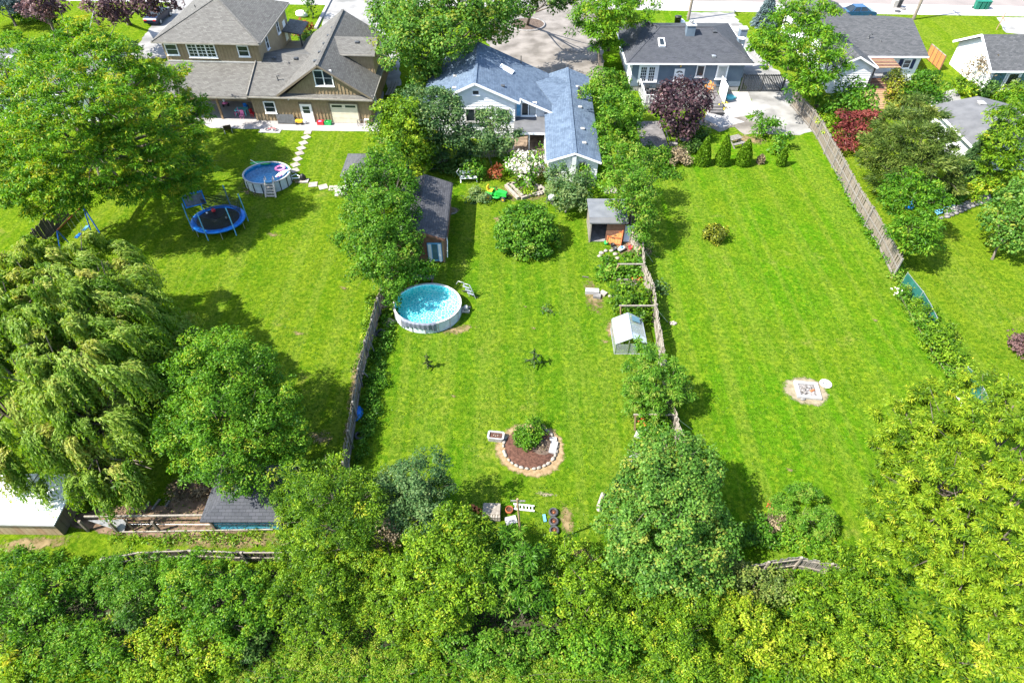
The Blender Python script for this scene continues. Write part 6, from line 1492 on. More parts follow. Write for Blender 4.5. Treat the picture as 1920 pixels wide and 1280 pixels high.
# playhouse surroundings
a, b = G(1137, 458), G(1163, 462); fr = Frame(a[0], a[1], 0, math.degrees(math.atan2(b[1]-a[1], b[0]-a[0]))); w_ = math.hypot(b[0]-a[0], b[1]-a[1])
t = thing('timber_door', 'orange timber door with iron shapes leaning on the playhouse front', 'door', fr)
def ld(x, z): return (x, .75*z/1.5, z)
for k in range(4):
    x0, x1 = w_*k/4+.008, w_*(k+1)/4-.008; MB(fr).slab([ld(x0, .05), ld(x1, .05), ld(x1, 1.5), ld(x0, 1.5)], .04).build('plank', M['new_wood'], t)
for z in (.12, .55, 1.0, 1.42): a, b = ld(0, z), ld(w_, z); MB(fr).beam((a[0], a[1]-.03, a[2]+.02), (b[0], b[1]-.03, b[2]+.02), .06, .07).build('crossbar', M['orange'], t)
for x in (0, w_): a, b = ld(x, .03), ld(x, 1.52); MB(fr).beam((a[0], a[1]-.02, a[2]+.02), (b[0], b[1]-.02, b[2]+.02), .08, .08).build('stile', M['orange'], t)
for k in range(4): a = ld(w_*(.4+.12*(k % 2)), .5+.2*k); MB(fr).tube([(a[0]-.12, a[1]-.07, a[2]+.05), (a[0], a[1]-.08, a[2]+.14), (a[0]+.1, a[1]-.07, a[2]+.02)], .025, 6).build('iron_shape', M['brown_red'], t)
p = G(1172, 452); t = thing('white_sheet', 'white sheet leaning between the playhouse and the right board fence', 'panel', p); MB().slab([(p[0]-.35, p[1]-.1, .02), (p[0]+.55, p[1]-.1, .02), (p[0]+.75, p[1]+.7, .95), (p[0]-.2, p[1]+.7, .95)], .04).build('sheet', M['white'], t)
MB().beam((p[0]+.55, p[1]-.12, .03), (p[0]+.75, p[1]+.68, .97), .04, .04).build('edge_trim', M['grey_wood'], t)
p = G(1165, 470); t = thing('ride_on_toy', 'small white and blue toy car in the clutter below the playhouse', 'toy', Frame(p[0], p[1], 0, 35)); fr = Frame(p[0], p[1], 0, 35)
MB(fr).blob((0, 0, .22), .38, .2, .14, 10, 6, .05, 1).build('body', M['white'], t); MB(fr).blob((-.05, 0, .36), .16, .14, .08, 8, 5, .05, 2).build('cockpit', M['pale_blue'], t)
for s in (-.22, .22):
    for e in (-.19, .19): MB(fr).tube([(s, e-.03, .1), (s, e+.03, .1)], .1, 10).build('wheel', M['black'], t)
for i, (x, y, m_, lb) in enumerate(((1136, 458, 'green_plastic', 'green flower pot at the foot of the orange timber door'), (1148, 462, 'black', 'black flower pot at the foot of the orange timber door'), (1152, 469, 'dark_metal', 'wide dark bowl beside the white and blue toy car'), (1178, 462, 'brown_red', 'brown pot near the right board fence below the playhouse'), (1182, 467, 'red', 'small red pot near the right board fence'))):
    p = G(x, y); tag(MB().lathe([(0, 0), (.12, 0), (.17, .24), (.15, .24), (.12, .16), (0, .16)], p, 12).build('flower_pot', M[m_], None), lb, 'flower pot', 'pots below the playhouse')
for i in range(7):
    p = G((1128, 1136, 1146, 1154, 1124, 1140, 1158)[i], (474, 470, 470, 476, 480, 482, 484)[i], .05); tag(MB().blob(p, .2, .16, .1, 8, 5, .2, i).build('rock', M['stone'], None), 'pale rock in the ring of stones above the vegetable bed', 'rock', 'stones above the vegetable bed')
def hframe(label, x0, x1, y, post_base, post2=None):
    zt = 1.35; a, b = G(x0, y, zt), G(x1, y, zt); t = thing('trellis_frame', label, 'trellis', (a[0], a[1], 0), 'timber frames along the right board fence')
    MB().beam(a, b, .09, .07).build('crossbar', M['pale_wood'], t)
    p = G(*post_base); MB().beam((p[0], p[1], 0), (a[0]+.1, a[1]-.02, zt-.01), .09, .09).build('post', M['post_wood'], t)
    MB().box(b[0]-.05, b[0]+.05, b[1]-.05, b[1]+.05, 0, zt-.04).build('post', M['pale_wood'], t)
hframe('timber frame over the vegetable bed below the playhouse', 1158, 1208, 495, (1147, 524)); hframe('timber frame behind the greenhouse', 1161, 1232, 573, (1164, 596)); hframe('timber frame at the fruit tree, nearest the large round maple', 1188, 1269, 777, (1190, 806))
for i, (x, y, x2, y2) in enumerate(((1156, 525, 1200, 526), (1156, 533, 1196, 534))):
    tag(MB().beam(G(x, y, .3), G(x2, y2, .3), .08, .22).build('plank', M['pale_wood'], None), ('upper bleached plank edging the vegetable bed', 'lower bleached plank edging the vegetable bed')[i], 'plank')
for i, (x, y, sx, sy_, sz, rz, m_, lb) in enumerate(((1110, 549, .48, .2, .28, -4, 'white', 'long white block on the bare ground by the vegetable bed'), (1119, 557, .26, .2, .2, -10, 'grey_stone', 'grey stone block in front of the long white block'), (1131, 551, .24, .2, .14, -40, 'stone', 'pale slab turned askew right of the long white block'), (1146, 556, .2, .12, .08, 10, 'stone', 'small flat stone at the edge of the broad shrub'))):
    p = G(x, y); tag(MB(Frame(p[0], p[1], 0, rz)).box(-sx, sx, -sy_, sy_, 0, sz).build('stone_block', M['slab_white' if m_ == 'white' else m_], None), lb, 'stone block', 'blocks by the vegetable bed')
p = G(1097, 520); tag(MB().tube([(p[0]-.2, p[1]+.05, .04), (p[0]+.25, p[1]-.05, .05)], .05, 7).build('log', M['dark_wood'], None), 'short dark stick on the bare ground left of the vegetable bed', 'stick')
p = G(1262, 606, .04); 
for i in range(5): q = (p[0]+.16*math.cos(i*1.26), p[1]+.12*math.sin(i*1.26), .05); tag(MB().blob(q, .12, .1, .08, 7, 5, .2, i+40).build('rock', M['stone'], None), 'small pale rock in the little cluster right of the right board fence', 'rock', 'rocks at the guy wire')
for i, (x, y, s, lb) in enumerate(((1188, 860, .3, 'bright white slab on the lawn left of the large round maple'), (1197, 815, .26, 'white stone beside the lowest timber frame'), (1213, 812, .3, 'grey stone slab between the lowest timber frame and the fence'))):
    p = G(x, y); tag(MB(Frame(p[0], p[1], 0, 25+40*i)).box(-s, s, -s*.75, s*.75, 0, .08).build('paving_slab', M['slab_white' if i < 2 else 'grey_stone'], None), lb, 'paving slab')
a, b = G(1122, 950, .1), G(1131, 925, .1); tag(MB().tube([a, b], .12, 9).build('log', M['pale_wood'], None), 'pale log on the lawn edge left of the large round maple', 'log')
p = G(1124, 955, .08); tag(MB().blob(p, .16, .14, .1, 8, 5, .2, 9).build('rock', M['stone'], None), 'pale rock at the end of the pale log', 'rock')

# round bed, planter, fire pit, tyres, pallet
p = G(994, 838); t = thing('flower_bed', 'round mulched bed edged with pale stones', 'flower bed', p)
MB().lathe([(0, .12), (.9, .11), (1.38, .05), (1.45, 0)], p, 32, sy=.98).build('mulch', M['soil'], t)
MB().lathe([(0, .06), (.5, .05), (.62, .01)], (p[0]+.65, p[1]-.05, .09), 20, sy=.9).build('dark_mulch', M['dark_soil'], t)
rn = random.Random(12)
for k in range(30):
    a = math.radians(k*12+rn.uniform(-2, 2))
    if 62 < math.degrees(a) < 150: continue
    s = rn.uniform(.10, .15); q = (p[0]+1.52*math.cos(a), p[1]+1.47*math.sin(a), .07); fr = Frame(q[0], q[1], 0, math.degrees(a)+90)
    MB(fr).blob((0, 0, .06), s*1.15, s*.75, .085, 8, 5, .13, k, .2).build('edging_stone', M['stone'], t)
p2 = G(1038, 838); tag(MB(Frame(p2[0], p2[1], 0, -14)).box(-.2, .2, -.5, .32, .02, .17).build('paving_slab', M['slab_white'], None), 'large white slab on the right edge of the round bed', 'paving slab'); p2 = G(1037, 825); tag(MB(Frame(p2[0], p2[1], 0, 5)).box(-.2, .2, -.12, .12, .02, .15).build('paving_slab', M['slab_white'], None), 'small white slab above the large white slab of the round bed', 'paving slab')
p = G(930, 822); fr = Frame(p[0], p[1], 0, -7); t = thing('planter', 'pale oblong planter with red brown soil on the lawn', 'planter', fr)
def rr(w, d, r_, z, n=5):
    o = []
    for cx, cy, a0 in ((w-r_, d-r_, 0), (-w+r_, d-r_, 90), (-w+r_, -d+r_, 180), (w-r_, -d+r_, 270)):
        for k in range(n): a = math.radians(a0+90*k/(n-1)); o.append((cx+r_*math.cos(a), cy+r_*math.sin(a), z))
    return o
rings = [rr(.44, .24, .12, 0), rr(.48, .28, .12, .36), rr(.37, .20, .05, .36), rr(.36, .19, .05, .26)]; n = len(rings[0])
MB(fr).add([q for r_ in rings for q in r_], [(j*n+i, j*n+(i+1) % n, (j+1)*n+(i+1) % n, (j+1)*n+i) for j in range(3) for i in range(n)]).build('box', M['slab_white'], t); MB(fr).poly(rr(.365, .195, .05, .28)).build('soil', M['soil'], t)
for k in range(3): MB(fr).blob((-.12+.12*k, .02*(-1)**k, .30), .04, .04, .03, 6, 4, .1, k).build('pebble', M['stone'], t)
p = G(1513, 733); fr = Frame(p[0], p[1], 0, -7); t = thing('fire_pit', 'square white framed fire pit with ash and charred sticks', 'fire pit', fr)
for b_ in ((-.72, .72, .46, .66), (-.72, .72, -.66, -.46)): MB(fr).box(*b_, 0, .16).build('block', M['slab_white'], t)
for b_ in ((-.72, -.5, -.457, .457), (.5, .72, -.457, .457)): MB(fr).box(*b_, 0, .157).build('block', M['slab_white'], t)
MB(fr).box(-.5, .5, -.46, .46, .004, .05).build('ash_bed', M['ash'], t)
for k in range(14): a = rn.uniform(0, 3.1); c = (rn.uniform(-.35, .35), rn.uniform(-.3, .3), .08); L = rn.uniform(.12, .25); MB(fr).tube([(c[0]-L*math.cos(a), c[1]-L*math.sin(a)*.8, .07), (c[0]+L*math.cos(a), c[1]+L*math.sin(a)*.8, .10)], .022, 5).build('stick', M['ash' if k % 3 else 'grey_wood'], t)
for k in range(3): MB(fr).blob((.2+.08*k, .05*k-.05, .1), .09, .07, .05, 7, 5, .2, k).build('brick_piece', M['orange'], t)
p = G(1547, 721); t = thing('fire_bowl', 'round white lid with a cross shaped bar beside the fire pit', 'lid', p); MB().lathe([(0, .03), (.30, .03), (.36, .12), (.34, .12), (.28, .06), (0, .06)], p, 20).build('dish', M['white'], t); MB().beam((p[0]-.2, p[1]+.12, .1), (p[0]+.2, p[1]-.12, .1), .05, .03).build('bar', M['dark_metal'], t)
p = G(1505, 749); tag(MB().blob((p[0], p[1], .06), .16, .1, .08, 7, 5, .25, 6).build('rock', M['grey_stone'], None), 'grey rock on the sand below the fire pit', 'rock')
for k, (x, y) in enumerate(((1037.5, 962), (1038, 979), (1039, 996))):
    p = G(x, y); t = thing('tyre_planter', ('top', 'middle', 'bottom')[k]+' one of three soil filled tyres in a row on the lawn', 'tyre', p, 'soil filled tyres')
    MB().lathe([(.16, .03), (.23, .0), (.255, .05), (.26, .14), (.235, .20), (.17, .205), (.15, .17)], p, 24).build('tread', M['rubber'], t); MB().lathe([(0, .13), (.16, .11)], p, 16).build('soil', M['soil'], t)
    MB().blob((p[0]+.02, p[1]-.02, .14), .05, .05, .04, 7, 5, .1, k).build('stone', M['orange'], t)
fr = Frame(*G(922, 965)[:2], 0, -2); t = thing('pallet_stack', 'stacked wooden pallets topped by a pale board', 'pallet', fr)
for lv in range(3):
    z = .03+.14*lv
    for k in range(7): MB(fr).box(-.46+k*.135, -.36+k*.135, -.38, .38, z+.09, z+.115).build('slat', M['pale_wood'], t)
    for y in (-.33, 0, .33): MB(fr).box(-.47, .47, y-.04, y+.04, z, z+.087).build('runner', M['grey_wood'], t)
MB(fr).box(-.44, .44, -.22, .42, .45, .48).build('board', M['pale_wood'], t)
p = G(955, 958); t = thing('rust_pot', 'round rusty pot beside the stacked pallets', 'pot', p); MB().lathe([(0, 0), (.17, 0), (.22, .14), (.2, .26), (.17, .25), (.17, .12), (0, .1)], p, 16).build('bowl', M['rust'], t); MB().lathe([(0, .17), (.18, .17)], p, 14).build('soil', M['soil'], t)
for k in range(6): p = G(884+(k*7) % 23, 948+(k*5) % 17, .1); tag(MB(Frame(p[0], p[1], 0, 30*k)).box(-.14, .14, -.07, .07, .02+.01*k, .15+.02*(k % 3)).build('brick', M['orange'], None), 'broken orange brick in the heap left of the stacked pallets', 'brick', 'orange bricks by the pallets')
a, b = G(963, 951, .25), G(1002, 955, .25)
t = thing('leaning_ladder', 'white wooden ladder lying on the grass right of the stacked pallets', 'ladder', a)
for dy in (0, .28): MB().beam((a[0], a[1]+dy, .12), (b[0], b[1]+dy, .12), .06, .08).build('side_rail', M['white'], t)
for k in range(6): x = a[0]+.1+(b[0]-a[0]-.2)*k/5; y = a[1]+(b[1]-a[1])*k/5; MB().beam((x, y, .14), (x, y+.28, .14), .05, .03).build('rung', M['white'], t)
p = G(958, 976); tag(MB(Frame(p[0], p[1], 0, 15)).box(-.3, .3, -.22, .22, .02, .1).build('paving_slab', M['slab_white'], None), 'white slab half under the bushes right of the stacked pallets', 'paving slab')
p = G(1021, 972); tag(MB(Frame(p[0], p[1], 0, 8)).box(-.07, .07, -.2, .2, .02, .1).build('watering_tray', M['pale_blue'], None), 'small pale blue tray between the ladder and the tyres', 'tray')
p = G(979, 1035); t = thing('clothes_pole', 'tall bare pole with a short crossbar rising from the bushes', 'pole', p); q = P(970, 935, p[1]+.0)
MB().tube([(p[0], p[1], 0), (q[0], q[1], q[2])], .05, 8).build('pole', M['post_wood'], t); MB().beam((q[0]-.3, q[1], q[2]-.15), (q[0]+.35, q[1], q[2]-.18), .05, .07).build('crossbar', M['grey_wood'], t)

# ------------------------------------------------------------------ bungalow deck and the right-hand gardens
t = thing('deck', 'grey raised deck with a white rail along the back of the bungalow', 'deck', G(1260, 180))
d0, d1 = G(1196, 172), G(1337, 172); dz = .6; fy = G(1260, 205)[1]
nb_ = int((F3.o[1]-.06-fy)/.2)
for k in range(nb_): y = fy+k*.2; MB().box(d0[0], d1[0], y, y+.185, dz-.05, dz).build('plank', M['deck_grey'], t)
MB().box(d0[0]+.02, d1[0]-.02, fy+.02, F3.o[1]-.06, .05, dz-.053).build('skirt', M['soffit'], t)
for k in range(8):
    y = fy+(F3.o[1]-.5-fy)*k/7; MB().box(d0[0], d0[0]+.05, y, y+.05, dz, dz+.85).build('baluster', M['white'], t)
for k in range(9):
    x = d0[0]+.35*k+.05; MB().box(x, x+.04, fy, fy+.04, dz, dz+.85).build('baluster', M['white'], t)
MB().box(d0[0]-.02, d0[0]+.07, fy, F3.o[1]-.4, dz+.853, dz+.91).build('handrail', M['white'], t); MB().box(d0[0]+.08, d0[0]+3.0, fy-.02, fy+.07, dz+.853, dz+.91).build('handrail', M['white'], t)
for k in range(3): MB().box(d1[0]-1.4, d1[0]-.1, fy-.32*(k+1), fy-.32*k-.005, .05, .45-.15*k).build('step', M['deck_grey'], t)
q = (G(1352, 172)[0]-.35, G(1352, 195)[1]); t = thing('privacy_screen', 'white privacy screen at the right end of the deck', 'screen', (q[0], q[1], 0))
for k in range(9): MB().box(q[0]-.03, q[0]+.03, q[1]+k*.28, q[1]+.265+k*.28, .1, 1.75).build('board', M['white'], t)
MB().box(q[0]-.05, q[0]+.05, q[1]-.01, q[1]+2.53, 1.753, 1.82).build('cap_rail', M['white'], t)
q = G(1345, 212); tag(MB(Frame(q[0], q[1], 0, -33)).box(-.7, .7, -.38, .38, .02, .035).build('door_mat', M['black'], None), 'black mat at the foot of the deck steps', 'mat')
q = G(1222, 174, .6); table('patio_table', 'dark glass patio table on the deck at the French doors', Frame(q[0], q[1], .6, 0), 1.4, .9, .7, 'glass', 'dark_metal')
for i, (x, y, rz) in enumerate(((1200, 170, 90), (1243, 172, -90), (1212, 178, 0), (1232, 178, 0))):
    q = G(x, y, .6); chair('patio_chair', ('leftmost', 'rightmost', 'front left', 'front right')[i]+' dark metal chair at the glass table on the deck', Frame(q[0], q[1], .6, rz), 'dark_metal', 1.05, group='chairs on the deck')
q = G(1357, 182); fr = Frame(q[0], q[1], 0, -10); t = thing('wheelie_bin', 'dark teal bin beside the white privacy screen', 'bin', fr); MB(fr).add([(-.24, -.28, 0), (.24, -.28, 0), (.24, .28, 0), (-.24, .28, 0), (-.29, -.33, .85), (.29, -.33, .85), (.29, .33, .85), (-.29, .33, .85)], [(3,2,1,0),(0,1,5,4),(1,2,6,5),(2,3,7,6),(3,0,4,7)]).build('body', M['bin_green'], t); MB(fr).slab([(-.31, -.36, .87), (.31, -.36, .87), (.31, .36, .94), (-.31, .36, .94)], .05).build('lid', M['dark_metal'], t)
q = G(1368, 184); tag(MB().blob((q[0], q[1], .12), .6, .5, .2, 12, 6, .3, 3, .4).build('hose_pile', M['turquoise'], None), 'heap of turquoise plastic netting beside the dark teal bin', 'netting')
t = thing('garden_platform', 'low dark decking platform behind the purple maple', 'platform', G(1232, 258))
a, b, c, d = G(1205, 284), G(1254, 284), G(1254, 232), G(1212, 232)
for k in range(12):
    y0 = a[1]+(c[1]-a[1])*k/12; MB().box(a[0], b[0], y0+.008, y0+(c[1]-a[1])/12-.008, .2, .26).build('plank', M['deck_grey'], t)
MB().box(a[0]+.05, b[0]-.05, a[1]+.02, c[1]-.02, 0, .197).build('base', M['dark_wood'], t)
MB().beam((b[0], a[1], .75), (b[0], c[1], .75), .05, .08).build('rail', M['dark_metal'], t)
for k in range(4): y = a[1]+(c[1]-a[1])*k/3; MB().box(b[0]-.04, b[0]+.04, y-.04, y+.04, 0, .72).build('post', M['dark_metal'], t)
for i, (x, y) in enumerate(((1262, 272), (1268, 282), (1283, 262))): q = G(x, y); tag(MB(Frame(q[0], q[1], 0, 15*i)).box(-.35, .35, -.25, .25, 0, .22-.06*i).build('stone_block', M['grey_stone'], None), ('highest stone step beside the dark platform', 'lowest stone step below the purple maple', 'stone step in the shade right of the platform')[i], 'stone step')
fr = Frame(*G(1378, 272)[:2], 0, 24); t = thing('picnic_bench', 'weathered slatted picnic bench between two cedars', 'bench', fr)
for k in range(4): MB(fr).box(-.65, .65, -.1+k*.19, .06+k*.19, .62, .66).build('slat', M['grey_wood'], t)
for k in range(2): MB(fr).box(-.65, .65, -.62+k*.17, -.48+k*.17, .38, .42).build('seat_slat', M['grey_wood'], t)
for s in (-.5, .5): MB(fr).beam((s, -.6, .0), (s, .35, .6), .06, .08).build('leg', M['grey_wood'], t); MB(fr).beam((s, .55, .0), (s, -.05, .6), .06, .08).build('leg', M['grey_wood'], t)
q = G(1660, 158); table('patio_table', 'round dark table on the planked deck below the striped awning', Frame(q[0], q[1], .35, 0), 1.3, 1.3, .7, 'glass', 'dark_metal', rnd=True)
for i, (x, y, rz) in enumerate(((1622, 150, 60), (1642, 142, 180), (1668, 150, -100))): q = G(x, y); chair('patio_chair', ('left', 'middle', 'right')[i]+' dark grey armchair on the deck beside the striped awning', Frame(q[0], q[1], .35, rz), 'dark_metal', 1.3, group='armchairs by the striped awning')
t = thing('deck', 'planked brown deck below the striped awning', 'deck', G(1648, 170)); a, b = G(1612, 178), G(1672, 140)
for k in range(17): y = a[1]+(b[1]-a[1])*k/17; MB().box(a[0], b[0], y+.01, y+(b[1]-a[1])/17-.01, .28, .34).build('plank', M['brown_red' if k % 3 else 'post_wood'], t)
MB().box(a[0]+.05, b[0]-.05, a[1]+.05, b[1]-.05, 0, .277).build('base', M['dark_wood'], t)
t = thing('boardwalk', 'sunlit plank steps leading down from the brown deck', 'steps', G(1648, 190)); a, b = G(1637, 206), G(1660, 178)
for k in range(8): y = a[1]+(b[1]-a[1])*k/8; MB().box(a[0], b[0], y+.01, y+(b[1]-a[1])/8-.01, .05+.03*k, .10+.03*k).build('plank', M['post_wood'], t)
MB().box(b[0], b[0]+.08, a[1], b[1], .0, .75).build('side_board', M['new_wood'], t)
# blue ladder, rock wall, barrel under the light green trees
a, b = G(1757, 402, .15), G(1799, 389, .15); t = thing('blue_ladder', 'pale blue ladder lying along the stone wall', 'ladder', a)
d = (Vector(b)-Vector(a)); nr = Vector((-d.y, d.x, 0)).normalized()*.42
for o_ in (Vector((0, 0, 0)), nr): MB().beam(Vector(a)+o_, Vector(b)+o_, .07, .09).build('side_rail', M['pale_blue'], t)
for k in range(9): p = Vector(a)+d*(k+.5)/9; MB().beam(p, p+nr, .06, .05).build('rung', M['pale_blue'], t)
t = thing('stone_wall', 'low wall of flat grey stones curving under the yellow edged bush', 'wall', G(1820, 385)); rn = random.Random(8)
pts = [G(1752, 412), G(1775, 408), G(1800, 398), G(1822, 388), G(1845, 380), G(1862, 376)]
for a, b in zip(pts[:-1], pts[1:]):
    n = max(2, int(hl(b[0]-a[0], b[1]-a[1])/.42))
    for k in range(n):
        for j in range(3 if a[0] > 35 else 1):
            p = (a[0]+(b[0]-a[0])*k/n, a[1]+(b[1]-a[1])*k/n+.22*j, .1+.12*j); MB().blob(p, .24, .17, .11, 8, 5, .2, k*7+j, .2).build('stone', M['grey_stone'], t)
p = G(1703, 391); t = thing('barrel', 'blue plastic barrel under the light green tree by the board fence', 'barrel', p); MB().lathe([(0, 0), (.28, 0), (.33, .25), (.33, .55), (.28, .8), (.22, .82), (0, .8)], p, 16).build('drum', M['blue_vinyl'], t); MB().tube([(p[0]+.08, p[1]-.08, .8), (p[0]+.08, p[1]-.08, .86)], .05, 8).build('bung', M['white'], t)
p = G(1762, 385); t = thing('birdbath', 'pale stone ornament between the light green trees and the stone wall', 'ornament', p); MB().lathe([(0, 0), (.22, 0), (.14, .1), (.1, .6), (.3, .72), (.32, .78), (.26, .76), (0, .7)], p, 14).build('bowl', M['stone'], t); MB().cbox((p[0], p[1], .03), .5, .5, .05).build('plinth', M['grey_stone'], t)
t = thing('wood_screen', 'dark brown wooden screen in the shade right of the yellow edged bush', 'screen', G(1885, 368)); p = G(1880, 370)
for k in range(6): MB(Frame(p[0], p[1], 0, 30)).box(.3*k, .28+.3*k, -.02, .02, .05, 1.2).build('board', M['brown_red'], t)
for k in (0, 6): MB(Frame(p[0], p[1], 0, 30)).box(.3*k-.06, .3*k+.02, .025, .1, 0, 1.25).build('post', M['dark_wood'], t)
# ------------------------------------------------------------------ trees and shrubs
def willow(name, label, spec, base, seed, n_bunch=34):
    spec = [(a, b, z*.66, r*1.06) for a, b, z, r in spec]
    rg = np.random.default_rng(seed); lobes = LB(spec); b = G(*base)
    t = thing(name, label, 'tree', Frame(b[0], b[1], 0))
    Cs, Ts, Ns, Ti, Ls = [], [], [], [], []
    wind = np.array([.30, -.12, 0])
    for (x, y, z, r_) in lobes:
        nb = int(n_bunch*(r_/2.5)**2)
        for i in range(nb):
            d = rdir(rg, 1)[0]; d[2] = abs(d[2])*.9 - .12; d = d/np.linalg.norm(d)
            s0 = np.array([x, y, z]) + d*r_*rg.uniform(.55, 1.0)*np.array([1, 1, .8])
            qq = np.array([np.linalg.norm((s0-np.array(l[:3]))/l[3]) for l in lobes if l[0] != x or l[1] != y])
            if (qq < .66).any(): continue
            tone = .58 + rg.normal(0, .15)
            h = np.array([d[0], d[1], 0])*1.0 + wind + rg.normal(0, .25, 3)*np.array([1, 1, 0])
            ns = rg.integers(26, 38); Lb = rg.uniform(1.3, 2.7)*min(1.1, r_/2.2)
            for k in range(ns):
                st = s0 + rg.normal(0, .17, 3)*np.array([1, 1, .4]); hh = h + rg.normal(0, .22, 3)*np.array([1, 1, 0])
                q = np.linspace(0, 1, int(Lb*12)); 
                Lk = Lb*rg.uniform(.6, 1.15)
                P_ = st + np.outer(q*(1-.45*q), hh)*Lk*.62 + np.outer(.34*q - 1.2*q**1.8, [0, 0, 1])*Lk
                D = np.gradient(P_, axis=0)
                m = len(q)
                Cs.append(P_ + rg.normal(0, .035, (m, 3))); Ts.append(nrm(D) + rg.normal(0, .48, (m, 3)))
                Ns.append(rg.normal(0, .5, (m, 3)) + np.array([-.25, 0, 1.0]) + hh*.3)
                Ti.append(tone + rg.normal(0, .10, m) + .16*(1-q)); Ls.append(np.full(m, 1.0)*rg.uniform(.7, 1.3, m))
    C = np.concatenate(Cs); C[:, 2] = np.maximum(C[:, 2], .05); Lv = np.concatenate(Ls)
    leafmesh('crown', C, np.concatenate(Ts), np.concatenate(Ns), Lv*.24, Lv*.062, np.concatenate(Ti), LM['willow'], t)
    limbs('trunk', b, lobes, M['bark'], t, .42, seed, 7)
    return t
willow('willow_tree', 'huge weeping willow with long hanging strands', [
    (90, 520, 9.0, 2.6), (170, 500, 8.0, 2.2), (30, 600, 9.5, 3.0), (130, 600, 10.5, 3.0), (215, 555, 8.0, 2.3), (230, 620, 7.8, 2.2),
    (40, 700, 9.0, 2.8), (150, 690, 10, 2.8), (285, 640, 6.2, 1.8), (330, 625, 5.2, 1.5), (345, 650, 4.4, 1.1), (215, 900, 3.4, 1.2), (250, 910, 3.0, 1.0), (250, 700, 7.5, 2.0), (60, 790, 6.8, 2.4), (170, 770, 7.6, 2.2), (230, 780, 6, 1.7), (100, 850, 4.6, 1.7),
    (200, 850, 5.0, 1.7), (260, 870, 4.0, 1.3), (150, 900, 3.8, 1.2), (5, 520, 8.5, 2.4), (-30, 640, 9, 3), (-20, 760, 7.5, 2.5)], (150, 930), 11)

# left garden
tree('locust_tree', 'giant feathery bright green tree covering the grey house at the top left', [
    (150, 75, 10.2, 2.5, .6), (95, 110, 10.2, 2.4, .6), (195, 105, 10.2, 2.7, .6), (40, 115, 9.0, 2.7, .6), (250, 150, 8.5, 2.6, .6), (120, 165, 11.0, 2.9, .6), (30, 190, 9.3, 2.8, .6),
    (190, 200, 10.2, 2.9, .6), (300, 150, 6.8, 1.7, .6), (330, 135, 6.0, 1.1, .6), (310, 215, 6.8, 2.3, .6), (355, 190, 5.5, 1.6, .6), (110, 245, 9.8, 2.9, .6), (250, 255, 8.0, 2.5, .6), (20, 270, 8.0, 2.7, .6), (345, 255, 5.5, 1.9, .6),
    (180, 300, 7.7, 2.5, .6), (80, 325, 6.8, 2.5, .6), (290, 310, 6.0, 2.2, .6), (370, 310, 4.4, 1.6, .6), (240, 350, 5.3, 1.9, .6), (150, 365, 5.1, 1.8, .6), (20, 350, 5.6, 2.2, .6), (330, 350, 3.9, 1.4, .6), (90, 390, 3.9, 1.5, .6), (378, 215, 4.7, 1.1, .6)],
    'spray', 'locust', base=(200, 350), r0=.36, density=1.1, yellow=.06, tint0=.58)
tree('apple_tree', 'round leafy green tree pressed against the willow, above the blue walled shed', [
    (385, 670, 5.0, 1.7), (430, 700, 5.6, 1.9), (340, 720, 5.0, 1.6), (480, 700, 4.4, 1.4), (510, 740, 4.2, 1.3), (400, 770, 5.2, 1.8), (470, 790, 4.6, 1.6), (530, 800, 3.6, 1.2), (340, 800, 4.2, 1.4),
    (420, 850, 3.8, 1.5), (490, 850, 3.4, 1.3), (545, 830, 3.0, .8), (450, 895, 2.8, 1.1), (360, 860, 3.2, 1.0)], 'fine', 'bright', base=(440, 880), r0=.17, density=.95, tint0=.50, yellow=.04)

# top left garden
tree('blue_spruce', 'blue grey spruce cut by the top left corner', [(10, 4, 3.0, 1.7), (30, 18, 1.6, 1.4), (-5, 20, 2, 1.8)], 'needle', 'spruce')
tree('plum_tree', 'low purple plum tree beside the blue spruce at the top left', [(75, 8, 3.6, 1.8), (100, 14, 3, 1.5), (55, 14, 2.6, 1.3), (88, 22, 2.2, 1.2)], 'puff', 'purple', tint0=.66)
tree('plum_tree', 'tall purple plum tree with a bare trunk on the shaded front lawn', [(190, 2, 6.5, 2.0), (222, 6, 6.0, 2.0), (262, -4, 6.5, 2.0), (300, -2, 5.5, 1.4), (205, 24, 4.6, 1.2)], 'puff', 'purple', base=(243, 46), r0=.24, tint0=.60)
shrub('shrub', 'low bright bush behind the ridge of the grey house', [(45, 30, .8, 1.0), (70, 28, .6, .7), (100, 30, .5, .8)], 'fine', 'bright')
shrub('spruce_shrub', 'small dark shrub at the end wall of the grey house', [(248, 92, 1.6, .6), (246, 82, 2.4, .35)], 'needle', 'bluegreen')
shrub('barberry_bush', 'round copper red bush beside the tan house', [(566, 54, .7, .9)], 'tight', 'copper')
shrub('shrub', 'dark green bush at the foot of the copper red bush', [(566, 70, .4, .6), (574, 66, .4, .4)], 'puff', 'deep')
tree('weeping_tree', 'tiny dark weeping tree standing by the white boulder', [(583, 8, 1.7, .65), (584, 18, 1.0, .5)], 'puff', 'deep', r0=.06)

